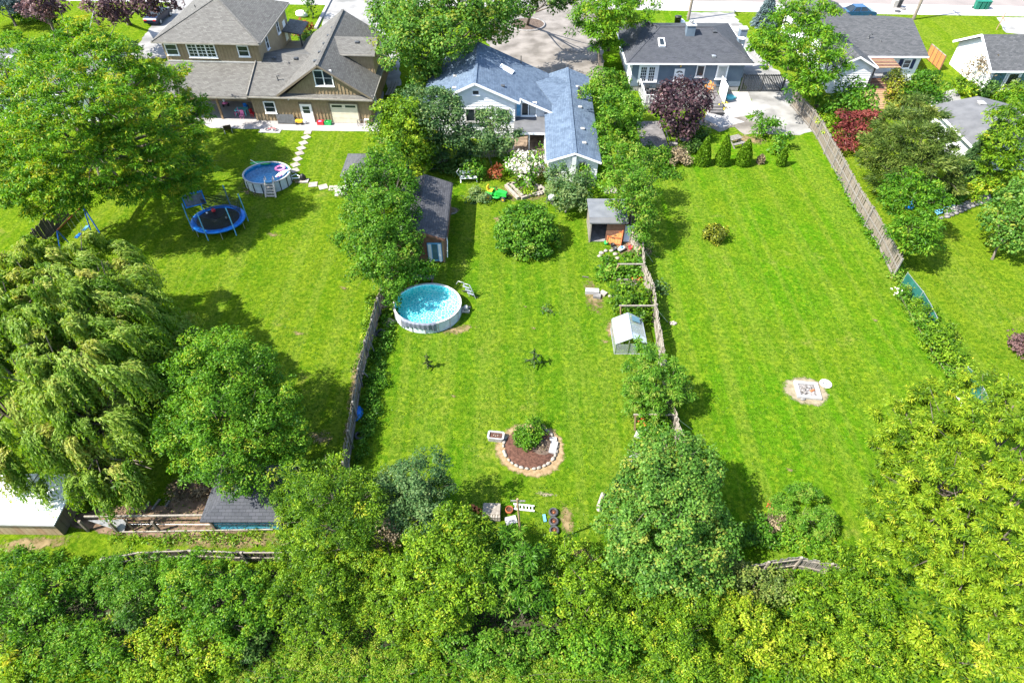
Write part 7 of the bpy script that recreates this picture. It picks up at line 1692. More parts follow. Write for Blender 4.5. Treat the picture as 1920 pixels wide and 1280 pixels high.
# behind and beside the blue roofed house
tree('maple_tree', 'big maple behind the left end of the blue roof', [
    (745, 35, 7.0, 2.5), (800, 25, 8.5, 2.8), (860, 20, 8.5, 2.6), (915, 25, 7.5, 2.4), (955, 25, 6.8, 2.0), (770, 70, 7.4, 2.5), (835, 65, 7.6, 2.5), (890, 62, 6.4, 1.9), (740, 95, 5.4, 1.8),
    (795, 110, 5.2, 1.8), (930, 62, 5.2, 1.5), (720, 20, 6, 1.7), (790, 150, 3.2, 1.2), (812, 132, 3.6, 1.1), (800, 175, 2.2, .9)], 'puff', 'maple', base=(835, 135), r0=.3, tint0=.55, yellow=.04)
tree('street_tree', 'tree with a bare trunk in the mulch ring on the gravel drive', [(985, 2, 6.6, 1.5), (1035, -8, 7, 2.0), (1070, -4, 6.2, 1.4), (1010, -18, 7.5, 2.0)], 'puff', 'deep', base=(988, 47), r0=.22)
tree('ash_tree', 'spreading light green tree at the left end of the slate roofed bungalow', [
    (1110, 25, 6.2, 2.2, .7), (1150, 15, 6.8, 2.3, .7), (1195, 8, 6.0, 1.9, .7), (1135, 55, 5.2, 1.8, .7), (1175, 35, 5.6, 1.7, .7), (1095, 55, 4.6, 1.4, .7), (1150, 80, 3.6, 1.2, .7), (1125, 88, 3.0, 1.0, .7)], 'spray', 'bright', base=(1140, 95), r0=.18, tint0=.55)
tree('maple_tree', 'dark leafy tree hiding the left window of the blue roofed house', [
    (775, 195, 5.4, 1.5), (812, 185, 5.6, 1.5), (840, 200, 5.2, 1.4), (850, 225, 4.4, 1.3), (812, 228, 4.8, 1.4), (775, 230, 4.6, 1.2), (840, 258, 3.4, 1.2), (800, 268, 3.2, 1.2), (875, 262, 2.8, 1.2), (865, 240, 3.4, 1.0), (835, 290, 1.8, .9), (880, 290, 1.6, .8)], 'fine', 'bluegreen', base=(825, 300), r0=.15, tint0=.48)
tree('linden_tree', 'yellow green tree at the right end of the pale patio', [
    (735, 210, 5.2, 1.4), (765, 215, 5.4, 1.4), (720, 240, 4.4, 1.2), (755, 250, 4.6, 1.5), (790, 245, 4.0, 1.1), (735, 275, 3.4, 1.1), (775, 285, 3.0, 1.2), (800, 275, 2.8, .9), (790, 310, 1.6, .8)], 'fine', 'yellow', base=(765, 320), r0=.14, tint0=.40)
tree('lilac_tree', 'small dense tree in front of the awning with dusty green leaves', [
    (918, 222, 3.8, 1.1), (940, 232, 3.6, 1.1), (955, 255, 2.8, .8), (910, 255, 3.0, 1.1), (938, 270, 2.2, 1.0), (900, 275, 2.0, .9)], 'fine', 'bluegreen', base=(928, 292), r0=.09, tint0=.60)
tree('walnut_tree', 'tall leafy tree leaning over the dark long shed roof', [
    (715, 305, 4.8, 1.7), (690, 345, 4.5, 1.6), (745, 340, 4.3, 1.5), (720, 385, 5.0, 1.8), (680, 405, 4.0, 1.5), (755, 395, 4.0, 1.3), (700, 440, 4.3, 1.7), (665, 455, 3.4, 1.1), (750, 440, 3.7, 1.4), (715, 485, 3.5, 1.5),
    (760, 480, 3.0, 1.1), (690, 510, 2.6, 1.1), (735, 525, 2.4, 1.1), (770, 512, 2.2, .9), (800, 505, 1.8, .6), (665, 365, 3.5, 1.1), (730, 555, 1.3, .7)], 'fine', 'green', base=(728, 520), r0=.2, tint0=.50, density=.95)
tree('linden_tree', 'fluffy tall tree hugging the right side of the long blue roofed wing', [
    (1150, 185, 5.0, 1.4), (1180, 200, 4.6, 1.3), (1150, 225, 4.2, 1.4), (1185, 238, 3.4, 1.1), (1150, 262, 2.8, 1.2), (1180, 268, 2.2, .9), (1135, 245, 3.4, .9)], 'fine', 'green', base=(1160, 288), r0=.12, tint0=.56)
tree('maple_tree', 'light green tree between the blue roofed wing and the bungalow deck', [(1125, 155, 4.8, 1.3), (1155, 158, 4.4, 1.1), (1108, 175, 4.0, .9), (1130, 180, 3.4, 1.0), (1168, 172, 3.2, .8)], 'fine', 'green', base=(1140, 195), r0=.1, tint0=.60)
tree('pear_tree', 'open branched pale green tree rising behind the little playhouse', [
    (1180, 290, 4.8, 1.1), (1210, 300, 4.2, 1.0), (1150, 315, 4.4, 1.1), (1190, 330, 4.8, 1.2), (1165, 355, 4.4, 1.2), (1205, 365, 4.0, 1.1), (1155, 390, 3.2, .8), (1195, 400, 3.2, 1.0), (1215, 415, 2.6, .8), (1195, 440, 2.0, .7), (1230, 330, 3.0, .6), (1208, 460, 1.2, .5)], 'fine', 'green', base=(1180, 425), r0=.13, density=.8, tint0=.60, yellow=.05)
tree('purple_maple', 'round dark purple maple in front of the bungalow', [
    (1275, 165, 3.8, 1.3), (1250, 180, 3.6, 1.2), (1302, 180, 3.4, 1.2), (1275, 200, 3.4, 1.4), (1240, 208, 2.8, 1.0), (1312, 205, 2.6, 1.0), (1290, 228, 2.2, 1.1), (1255, 235, 2.2, .9), (1278, 252, 1.6, .6)], 'puff', 'purple', base=(1268, 270), r0=.12, tint0=.42)
tree('maple_tree', 'tall maple with hanging leaf sprays right of the bungalow drive', [
    (1470, 45, 7.2, 1.9, .7), (1500, 30, 7.6, 2.0, .7), (1440, 70, 6.0, 1.6, .7), (1480, 85, 6.6, 1.8, .7), (1525, 55, 7.0, 1.7, .7), (1445, 105, 4.6, 1.4, .7), (1545, 18, 7, 1.4, .7), (1425, 90, 4.6, 1.0, .7)], 'spray', 'bright', base=(1480, 130), r0=.22, tint0=.50)
tree('maple_tree', 'maple with hanging leaf sprays close beside the white gable wall', [
    (1540, 75, 6.6, 1.6, .7), (1565, 95, 6.0, 1.4, .7), (1515, 100, 6.0, 1.6, .7), (1550, 120, 5.4, 1.5, .7), (1500, 130, 4.8, 1.4, .7), (1535, 150, 4.2, 1.4, .7), (1495, 165, 3.4, 1.1, .7), (1525, 182, 2.4, .9, .7), (1578, 125, 4.6, .9, .7)], 'spray', 'bright', base=(1530, 200), r0=.18, tint0=.52)
cone_plant('blue_spruce', 'silvery blue spruce at the street end of the bungalow drive', (1432, 48), 4.6, 1.6, 'needle', 'spruce', layers=7, seed=3, drop=.15)

# right-hand gardens
shrub('viburnum_shrub', 'big glossy green shrub with pale flower heads behind the board fence', [
    (1600, 165, 2.6, 1.1), (1620, 180, 2.2, 1.0), (1580, 185, 2.2, 1.0), (1600, 205, 1.6, 1.0), (1555, 200, 1.8, .9), (1630, 205, 1.4, .8), (1560, 218, 1.2, .7)], 'puff', 'green', tint0=.52)
shrub('spirea_bush', 'yellow green bush leaning on the board fence next to the dark red maple', [(1548, 232, 1.4, .8), (1555, 250, 1.0, .7)], 'fine', 'yellow', tint0=0.50)
shrub('japanese_maple', 'dark red Japanese maple behind the board fence', [(1595, 225, 1.8, 1.1), (1620, 222, 1.8, .9), (1580, 245, 1.5, .9), (1605, 248, 1.4, .9), (1572, 270, .9, .6), (1598, 272, .9, .5)], 'spray', 'red', cat='tree', tint0=.58)
tree('arborvitae', 'golden tipped arborvitae right of the striped awning', [(1680, 150, 3.0, .9), (1678, 170, 2.2, 1.0), (1682, 190, 1.4, 1.0), (1685, 135, 3.6, .5)], 'fine', 'gold', tint0=.28)
tree('hawthorn_tree', 'small round leafy tree left of the grey low pitched garage roof', [(1735, 150, 3.4, 1.2), (1720, 172, 2.8, 1.1), (1755, 168, 2.8, 1.0), (1735, 190, 2.2, 1.1), (1762, 188, 1.8, .7)], 'fine', 'green', tint0=.44)
tree('yew_tree', 'broad dark olive yew filling the corner behind the board fence', [
    (1700, 205, 4.4, 1.5), (1735, 225, 5.0, 1.6), (1680, 235, 4.2, 1.5), (1650, 265, 3.6, 1.3), (1715, 260, 4.8, 1.7), (1760, 265, 4.6, 1.5), (1680, 290, 3.6, 1.5), (1730, 305, 3.8, 1.6), (1635, 300, 2.4, 1.0), (1775, 310, 3.6, 1.3), (1660, 325, 2.4, 1.2), (1700, 335, 2.6, 1.3), (1785, 345, 2.4, 1.0)], 'needle', 'olive', base=(1715, 345), r0=.2, tint0=.50, density=.9)
cone_plant('spruce_tree', 'narrow blue green spruce in front of the grey low pitched garage roof', (1815, 330), 6.0, 1.5, 'needle', 'bluegreen', layers=9, seed=9, drop=.12, scale=.9)
tree('ash_tree', 'light green tree overhanging the end of the board fence, right of the lawn', [
    (1700, 345, 4.4, 1.2, .7), (1735, 355, 4.2, 1.2, .7), (1680, 375, 3.8, 1.1, .7), (1720, 385, 3.8, 1.2, .7), (1755, 385, 3.2, .9, .7), (1690, 410, 3.0, 1.0, .7), (1740, 415, 2.8, .9, .7)], 'spray', 'bright', base=(1720, 420), r0=.12, tint0=.42)
tree('ash_tree', 'small light green tree casting a round shadow at the last fence board', [
    (1710, 425, 3.6, 1.0, .7), (1740, 430, 3.2, .9, .7), (1690, 440, 3.0, .8, .7), (1722, 455, 2.6, .9, .7), (1700, 470, 2.0, .7, .7), (1745, 452, 2.2, .6, .7)], 'spray', 'bright', base=(1690, 478), r0=.09, tint0=.46)
tree('ash_tree', 'yellow green tree with layered sprays at the right edge beside the low pitched garage', [
    (1890, 225, 5.0, 1.5, .7), (1925, 215, 5.4, 1.6, .7), (1870, 260, 4.4, 1.3, .7), (1910, 270, 4.4, 1.5, .7), (1865, 295, 3.4, 1.2, .7), (1900, 315, 3.0, 1.2, .7), (1930, 300, 3.6, 1.2, .7), (1845, 320, 2.4, .8, .7)], 'spray', 'yellow', base=(1890, 330), r0=.15, tint0=.38)
shrub('euonymus_bush', 'round bush with yellow edged leaves above the stone wall', [(1840, 345, 1.2, .9), (1860, 350, 1.1, .8), (1830, 362, .8, .7), (1800, 350, 1.0, .8)], 'puff', 'yellow', tint0=0.62)
shrub('shrub', 'dark low bush left of the yellow edged bush', [(1795, 368, .8, .7), (1778, 355, 1.0, .7)], 'fine', 'green', tint0=.36)
tree('dogwood_tree', 'small dense tree with a forked pale trunk at the right edge', [
    (1890, 375, 3.2, 1.1), (1915, 365, 3.6, 1.2), (1870, 400, 2.8, 1.0), (1905, 405, 3.0, 1.2), (1872, 425, 2.2, 1.1), (1888, 455, 1.5, .9), (1910, 440, 2.2, 1.1), (1930, 410, 3, 1.2)], 'puff', 'maple', base=(1860, 486), r0=.08, tint0=.54)
tree('serviceberry_tree', 'sparse twiggy pale tree against the bare white gable wall', [(1835, 118, 2.4, .9), (1855, 112, 2.6, .8), (1820, 135, 1.8, .7), (1845, 135, 2.0, .8), (1865, 128, 2, .6)], 'fine', 'dry', base=(1838, 160), density=.30, tint0=.45, r0=.06)
for i, (lb, sp) in enumerate((('dark green bush below the bare white gable wall', [(1840, 168, .8, .9), (1860, 165, .9, .8)]), ('yellow green bush between the lawn strip and the low pitched garage', [(1815, 165, .9, .9), (1800, 152, .7, .8)]),
        ('bush with orange tinged leaves behind the low pitched garage', [(1890, 178, 1.0, .9), (1910, 170, 1.0, .9)]), ('pale grey leaved bush at the blue glass door', [(1908, 152, 1.2, .7), (1920, 165, 1.0, .7)]), ('bush by the small chimney of the low pitched garage', [(1905, 195, .9, .9), (1880, 188, .8, .7)]))):
    shrub('shrub', lb, sp, 'fine', ('deep', 'yellow', 'yellow', 'bluegreen', 'bright')[i], tint0=(.5, .45, .42, .8, .5)[i])
shrub('shrub', 'round dark shrub cut by the right edge on the far lawn', [(1912, 640, .6, .6), (1920, 655, .5, .55)], 'tight', 'purple', tint0=.85)
shrub('shrub', 'loose feathery bush at the end of the concrete drive', [(1432, 225, 1.3, .75), (1440, 240, 1.0, .8), (1425, 245, .8, .6), (1450, 235, .9, .5)], 'spray', 'green', tint0=.55)
shrub('hydrangea_bush', 'round green bush with white tips beside the cedars', [(1468, 262, .9, .7), (1462, 278, .6, .6)], 'puff', 'green', tint0=.55)
for i, (x, y, h, r_, lb) in enumerate(((1316, 308, 2.7, .82, 'tall bright cedar with a split top, first of the row by the picnic bench'), (1352, 308, 2.9, .78, 'slender bright cedar in the middle of the row'), (1392, 308, 2.5, .86, 'stout bright cedar right of the picnic bench'), (1463, 310, 2.0, .52, 'small cedar apart from the row, at the white tipped bush'))):
    cone_plant('cedar_tree', lb, (x, y), h, r_, 'tight', 'cedar', layers=0, seed=20+i, group='cedars by the picnic bench', rounded=.65, scale=.85)
    if i == 0: pass
cone_plant('sapling', 'spindly grey leaved sapling near the round bed of cedars', (1425, 306), .8, .45, 'fine', 'dry', layers=0, seed=31, rounded=1)
shrub('gold_juniper', 'round golden shrub alone on the right lawn', [(1342, 438, .50, .74, .95), (1337, 434, .62, .5), (1348, 436, .6, .5)], 'tight', 'gold', tint0=.36, scale=1.0, density=1.5)
t_m = tree('mulberry_tree', 'dome shaped weeping mulberry in the middle of the lawn', [(988, 430, 1.15, 2.15, .85), (958, 450, .8, 1.1, .8), (1018, 450, .8, 1.1, .8), (988, 462, .6, 1.2, .7)], 'puff', 'green', base=(988, 448), r0=.1, tint0=.50, scale=.85, density=1.5, smooth=.2)
t_h = shrub('hydrangea_bush', 'large hydrangea covered in creamy white flower heads', [(985, 300, 1.5, .85), (965, 312, 1.2, .7), (1002, 312, 1.3, .8), (985, 328, .8, .8), (968, 340, .5, .5), (995, 345, .5, .5)], 'puff', 'bright', tint0=.45, density=.6)
crown('flower_head', LB([(985, 298, 1.62, .85), (963, 310, 1.3, .7), (1004, 310, 1.4, .8), (986, 324, 1.0, .85)]), 'tight', LM['bloom'], t_h, 77, density=.55, scale=1.1)['kind'] = 'stuff'
shrub('barberry_bush', 'small round red brown bush by the riding mower', [(932, 325, .5, .55)], 'tight', 'copper', tint0=.30)
shrub('shrub', 'green bush behind the white garden bench', [(890, 302, 1.2, .7), (880, 318, .8, .65), (900, 322, .8, .6)], 'puff', 'green', tint0=.52)
shrub('shrub', 'low bush with pale tips left of the riding mower', [(892, 362, .4, .5), (905, 370, .4, .45), (884, 372, .25, .35)], 'fine', 'bluegreen', tint0=.7)
tree('crab_apple_tree', 'row of dusty green crab apples grown together, with thin pale trunks', [(1048, 330, 2.4, .95), (1080, 338, 2.4, .9), (1042, 355, 1.9, .85), (1072, 362, 1.9, 1.0), (1098, 352, 1.7, .7), (1060, 378, 1.4, .8), (1092, 378, 1.3, .7)], 'fine', 'bluegreen', base=(1060, 398), r0=.06, bark='pale_bark', tint0=.62)
shrub('shrub', 'bright shrub against the end wall of the blue roofed wing', [(1095, 330, 1.0, .6), (1108, 345, .8, .5), (1090, 312, 1.3, .5)], 'puff', 'bright', tint0=.5)
shrub('fern_clump', 'bright leafy clump beside the white hydrangea', [(950, 300, .6, .5), (945, 318, .5, .45), (1022, 282, 1.0, .35)], 'spray', 'bright', tint0=.55)
for i, (x, y, r_, lf, lb) in enumerate(((700, 305, .5, 'deep', 'dark low bush beside the little hip roofed shed'), (815, 300, .9, 'deep', 'dark bush in the shade beside the rail fence'), (850, 310, .8, 'deep', 'dark bush behind the wire arch'), (1240, 295, .9, 'green', 'leafy bush below the dark deck'), (1270, 292, .8, 'dry', 'twiggy brown bush left of the first cedar'), (1215, 285, .9, 'bluegreen', 'grey green bush behind the dark deck'), (1295, 272, .7, 'deep', 'dark bush in the shade under the purple maple'), (1255, 318, .6, 'green', 'low bush at the edge of the right lawn near the pale green tree'), (1310, 250, .6, 'deep', 'small dark bush below the stone steps'))):
    shrub('shrub', lb, [(x, y, r_*.8, r_), (x+9, y+8, r_*.5, r_*.8), (x-9, y+7, r_*.5, r_*.7)], 'fine', lf, tint0=.48)
for i, (x, y, lb) in enumerate(((1355, 198, 'yellow flowered pot plant at the foot of the deck screen'), (1320, 213, 'yellow flowers beside the deck steps'))):
    shrub('flower_clump', lb, [(x, y, .3, .22)], 'tight', 'bloom_yellow', density=.6, tint0=.3)
shrub('flower_clump', 'orange flowers along the deck behind the purple maple', [(1331, 161, 1.0, .22), (1327, 168, .9, .2)], 'tight', 'bloom_orange', tint0=.5)

# middle garden
def arm_sapling(label, base, h, arms, reach, leaf, seed):
    b = G(*base); t = thing('spruce_sapling', label, 'tree', Frame(b[0], b[1], 0)); rg = np.random.default_rng(seed); mb = MB()
    mb.tube([(b[0], b[1], -.02), (b[0]+.03, b[1], h*.5), (b[0], b[1], h)], [.035, .025, .008], 6); C, T = [], []
    for k in range(arms):
        u = (k+.5)/arms; a = k*2.4+rg.uniform(-.3, .3); z = h*(.12+.8*u); L = reach*(1-.75*u)*rg.uniform(.7, 1.25)
        p = np.array([b[0], b[1], z]); e = p+np.array([L*math.cos(a), L*math.sin(a), -.32*L]); m_ = (p+e)/2+np.array([0, 0, .05])
        mb.tube([tuple(p), tuple(m_), tuple(e)], [.014, .010, .004], 5, False)
        n = int(70*L/reach)+8; q = rg.random(n)[:, None]; C.append(p+(e-p)*q+rg.normal(0, .025, (n, 3))); T.append((e-p)+rg.normal(0, .35*L, (n, 3))+np.array([0, 0, -.15*L]))
    n = 40; q = rg.uniform(.35, 1.02, n); C.append(np.stack([np.full(n, b[0]), np.full(n, b[1]), q*h], 1)+rg.normal(0, .02, (n, 3))); T.append(rg.normal(0, 1, (n, 3))*.5+np.array([0, 0, .8]))
    C = np.concatenate(C); C[:, 2] = np.maximum(C[:, 2], .03); n = len(C)
    leafmesh('crown', C, np.concatenate(T), rg.normal(size=(n, 3))+np.array([0, 0, .8]), rg.uniform(.10, .18, n), rg.uniform(.03, .05, n), .5+rg.normal(0, .15, n), LM[leaf], t); mb.build('trunk', M['bark'], t)
arm_sapling('young dark spruce with drooping arms on the lawn below the pool', (1001, 684), 1.55, 13, .78, 'deep', 41)
arm_sapling('spindly pale spruce sapling left of the darker one', (803, 690), 1.35, 11, .42, 'olive', 42)
shrub('sapling', 'tiny grey green sapling on the bare patch in the lawn', [(1022, 578, .22, .22), (1034, 582, .15, .2)], 'fine', 'bluegreen', density=.6)
shrub('tomato_bed', 'leafy vegetable bed below the playhouse', [(1138, 492, .45, .6), (1150, 505, .45, .6), (1172, 498, .4, .6), (1190, 508, .5, .6), (1165, 515, .5, .6), (1190, 485, .4, .6), (1135, 512, .35, .5)], 'puff', 'green', tint0=.55, cat='plant bed')
shrub('raspberry_bush', 'broad shrub with bronze tipped leaves above the greenhouse', [(1165, 545, 1.0, .8), (1195, 548, 1.0, .8), (1180, 565, .9, .8), (1212, 565, .8, .7), (1158, 570, .6, .6), (1200, 585, .7, .7), (1218, 592, .5, .5)], 'puff', 'yellow', tint0=0.28)
shrub('flower_clump', 'orange flowers at the end of the vegetable bed', [(1198, 524, .35, .2)], 'tight', 'bloom_orange', density=.6)
shrub('shrub', 'rounded silver green shrub on the lawn side of the right fence', [(1234, 536, .5, .45)], 'puff', 'bluegreen', tint0=.6)
tree('cherry_tree', 'small fruit tree with pointed leaves spreading over the right fence', [
    (1210, 665, 2.6, .8), (1235, 680, 3.0, .9), (1195, 695, 2.4, .8), (1225, 715, 2.8, 1.0), (1262, 710, 2.6, .8), (1190, 730, 2.0, .8), (1225, 752, 2.0, .9), (1260, 745, 1.9, .8), (1285, 732, 1.8, .6), (1195, 765, 1.4, .7), (1240, 775, 1.2, .6)], 'star', 'green', base=(1225, 765), r0=.09, scale=.72, tint0=.60)
shrub('rose_bush', 'leafy bed plants with a pink bloom behind the lowest timber frame', [(1215, 795, .4, .6), (1240, 805, .5, .6), (1220, 820, .5, .7), (1250, 790, .5, .5)], 'puff', 'bright', tint0=.48)
shrub('flower_clump', 'single pink bloom in the bed plants', [(1206, 789, .75, .10)], 'tight', 'bloom_red', density=.6)
shrub('potentilla_bush', 'leafy mound growing in the round stone edged bed', [(990, 800, .75, .55), (1003, 810, .7, .5), (982, 815, .6, .5), (992, 830, .4, .5), (972, 822, .35, .35), (1005, 795, .6, .4)], 'fine', 'bright', tint0=.40, scale=.8)
shrub('shrub', 'brown twiggy plant in the mulch of the round bed', [(1015, 838, .15, .26)], 'fine', 'dry', density=.5, tint0=.3)

# along the left fence and the right fences: narrow strips of weeds
def strip(name, label, pts, hab, leaf, w=.35, h=.3, seed=0, tint0=.5, density=.8, cat='plant bed', scale=.9):
    lob = []; rn = random.Random(seed)
    for (a, b) in zip(pts[:-1], pts[1:]):
        A, B = Vector(G(*a)), Vector(G(*b)); k = max(1, int((B-A).length/(w*1.3)))
        for i in range(k):
            p = A.lerp(B, (i+rn.random()*.6)/k); r_ = w*rn.uniform(.6, 1.25)
            lob.append((p.x+rn.uniform(-.2, .2), p.y, h*rn.uniform(.3, 1.2), r_))
    t = thing(name, label, cat, Frame(lob[0][0], lob[0][1], 0))
    crown('foliage', lob, hab, LM[leaf], t, seed, density=density, tint0=tint0, scale=scale)
    return t
strip('weed_strip', 'shaded weeds along the inner side of the left board fence', [(728, 590), (722, 640), (705, 720), (690, 800), (672, 870)], 'fine', 'green', .40, .28, 1, .45)
strip('vine_strip', 'low vine creeping on the lawn side of the left board fence', [(706, 560), (692, 625), (682, 690), (674, 720)], 'fine', 'yellow', 0.32, .12, 2, .30, 1.2)
strip('flower_border', 'wild flowers and tall weeds along the green mesh fence', [(1660, 480), (1680, 520), (1695, 560), (1720, 610), (1752, 660), (1780, 710), (1810, 740)], 'fine', 'green', .42, .4, 3, .60)
strip('weed_strip', 'weeds along the foot of the right board fence', [(1570, 320), (1600, 380), (1625, 430), (1650, 470)], 'fine', 'bright', .26, .2, 4, .45)
strip('grass_tuft', 'tall grass growing between the two rear fences', [(210, 1012), (270, 1015), (330, 1012), (380, 1008), (440, 1012), (490, 1005)], 'spray', 'grass', .24, .1, 5, .50, .45)
shrub('vine_bush', 'dense vine climbing over the green mesh fence', [(1745, 590, .9, .6), (1765, 615, .9, .7), (1755, 640, .7, .6), (1785, 640, .8, .6), (1790, 670, .7, .6), (1810, 690, .7, .5), (1775, 665, .6, .6), (1800, 700, .5, .5)], 'puff', 'yellow', tint0=0.36, scale=.8)
shrub('grass_tuft', 'feathery grass plume against the green mesh fence', [(1725, 570, .6, .45), (1735, 580, .5, .35)], 'spray', 'grass', tint0=.55, scale=.6)
shrub('flower_clump', 'white daisies between the two green mesh panels', [(1790, 695, .5, .22), (1808, 748, .4, .25), (1683, 548, .4, .22)], 'tight', 'bloom', density=.3)

# lower edge
tree('yellow_ash_tree', 'huge lime green tree with long drooping leaves at the lower right', [
    (1770, 770, 6.0, 1.6, .75), (1840, 760, 6.5, 1.8, .75), (1900, 760, 6.5, 1.8, .75), (1700, 800, 5.4, 1.4, .75), (1740, 830, 6.2, 1.7, .75), (1820, 830, 7.0, 1.9, .75), (1900, 840, 7.2, 2.0, .75), (1675, 850, 4.8, 1.2, .75),
    (1690, 900, 5.2, 1.4, .75), (1760, 900, 6.6, 1.8, .75), (1850, 920, 7.0, 1.9, .75), (1930, 930, 7, 1.9, .75), (1670, 960, 4.2, 1.1, .75), (1720, 975, 5.4, 1.5, .75), (1800, 990, 6.2, 1.7, .75), (1890, 1010, 6.2, 1.8, .75),
    (1690, 1030, 3.8, 1.1, .75), (1750, 1050, 4.8, 1.4, .75), (1830, 1080, 4.8, 1.5, .75), (1910, 1100, 4.8, 1.5, .75), (1790, 1120, 3.4, 1.1, .75), (1870, 1160, 3.2, 1.2, .75)], 'star', 'lime', base=(1800, 1050), r0=.28, tint0=.46, density=1.35, scale=.86)
tree('maple_tree', 'large round maple at the lower end of the right board fence', [
    (1215, 860, 3.7, 1.2), (1265, 855, 4.1, 1.3), (1305, 865, 3.7, 1.1), (1190, 905, 3.6, 1.1), (1240, 905, 4.5, 1.4), (1295, 905, 4.1, 1.3), (1325, 890, 3.3, .8), (1165, 950, 3.1, 1.0), (1215, 955, 4.4, 1.4), (1275, 960, 4.4, 1.4), (1320, 960, 3.6, 1.1),
    (1350, 980, 2.8, .8), (1150, 985, 2.5, .8), (1190, 1005, 3.4, 1.2), (1250, 1015, 3.6, 1.3), (1310, 1020, 3.1, 1.2), (1345, 1030, 2.5, .8), (1170, 1050, 2.2, .9), (1220, 1065, 2.5, 1.1), (1280, 1070, 2.3, 1.1), (1330, 1075, 1.9, .9)], 'puff', 'maple', base=(1250, 1050), r0=.2, tint0=.55, yellow=.07)
shrub('dome_shrub', 'neatly rounded green shrub on the right lawn', [(1506, 962, .62, 1.45, .72), (1480, 972, .4, .8), (1532, 975, .4, .8)], 'star', 'green', scale=.6, tint0=.62, density=1.5, smooth=.2)
for i, (sp, hb, lf, tt, lb) in enumerate((
    ([(1420, 985, .5, .6), (1410, 1010, .4, .6), (1440, 1010, .4, .5)], 'puff', 'green', .5, 'weedy bush in the shade right of the large maple'),
    ([(1452, 985, .5, .45), (1465, 975, .4, .35)], 'fine', 'dry', .4, 'brownish bush left of the rounded shrub'),
    ([(1480, 1010, .5, .6), (1505, 1020, .5, .6), (1530, 1020, .5, .5)], 'fine', 'bright', .5, 'bright leafy bush in front of the rear board fence'),
    ([(1550, 1025, .4, .4), (1558, 1010, .5, .35)], 'spray', 'bright', .75, 'big pale leaved weed below the rounded shrub'),
    ([(1570, 1050, .9, .8), (1600, 1060, .9, .9), (1640, 1050, .8, .8)], 'spray', 'yellow', 0.41, 'feathery bush right of the rear board fence'))):
    shrub('shrub', lb, sp, hb, lf, tint0=tt)
shrub('flower_clump', 'bright red flower at the rounded shrub', [(1447, 946, .4, .10)], 'tight', 'bloom_red', density=.6)
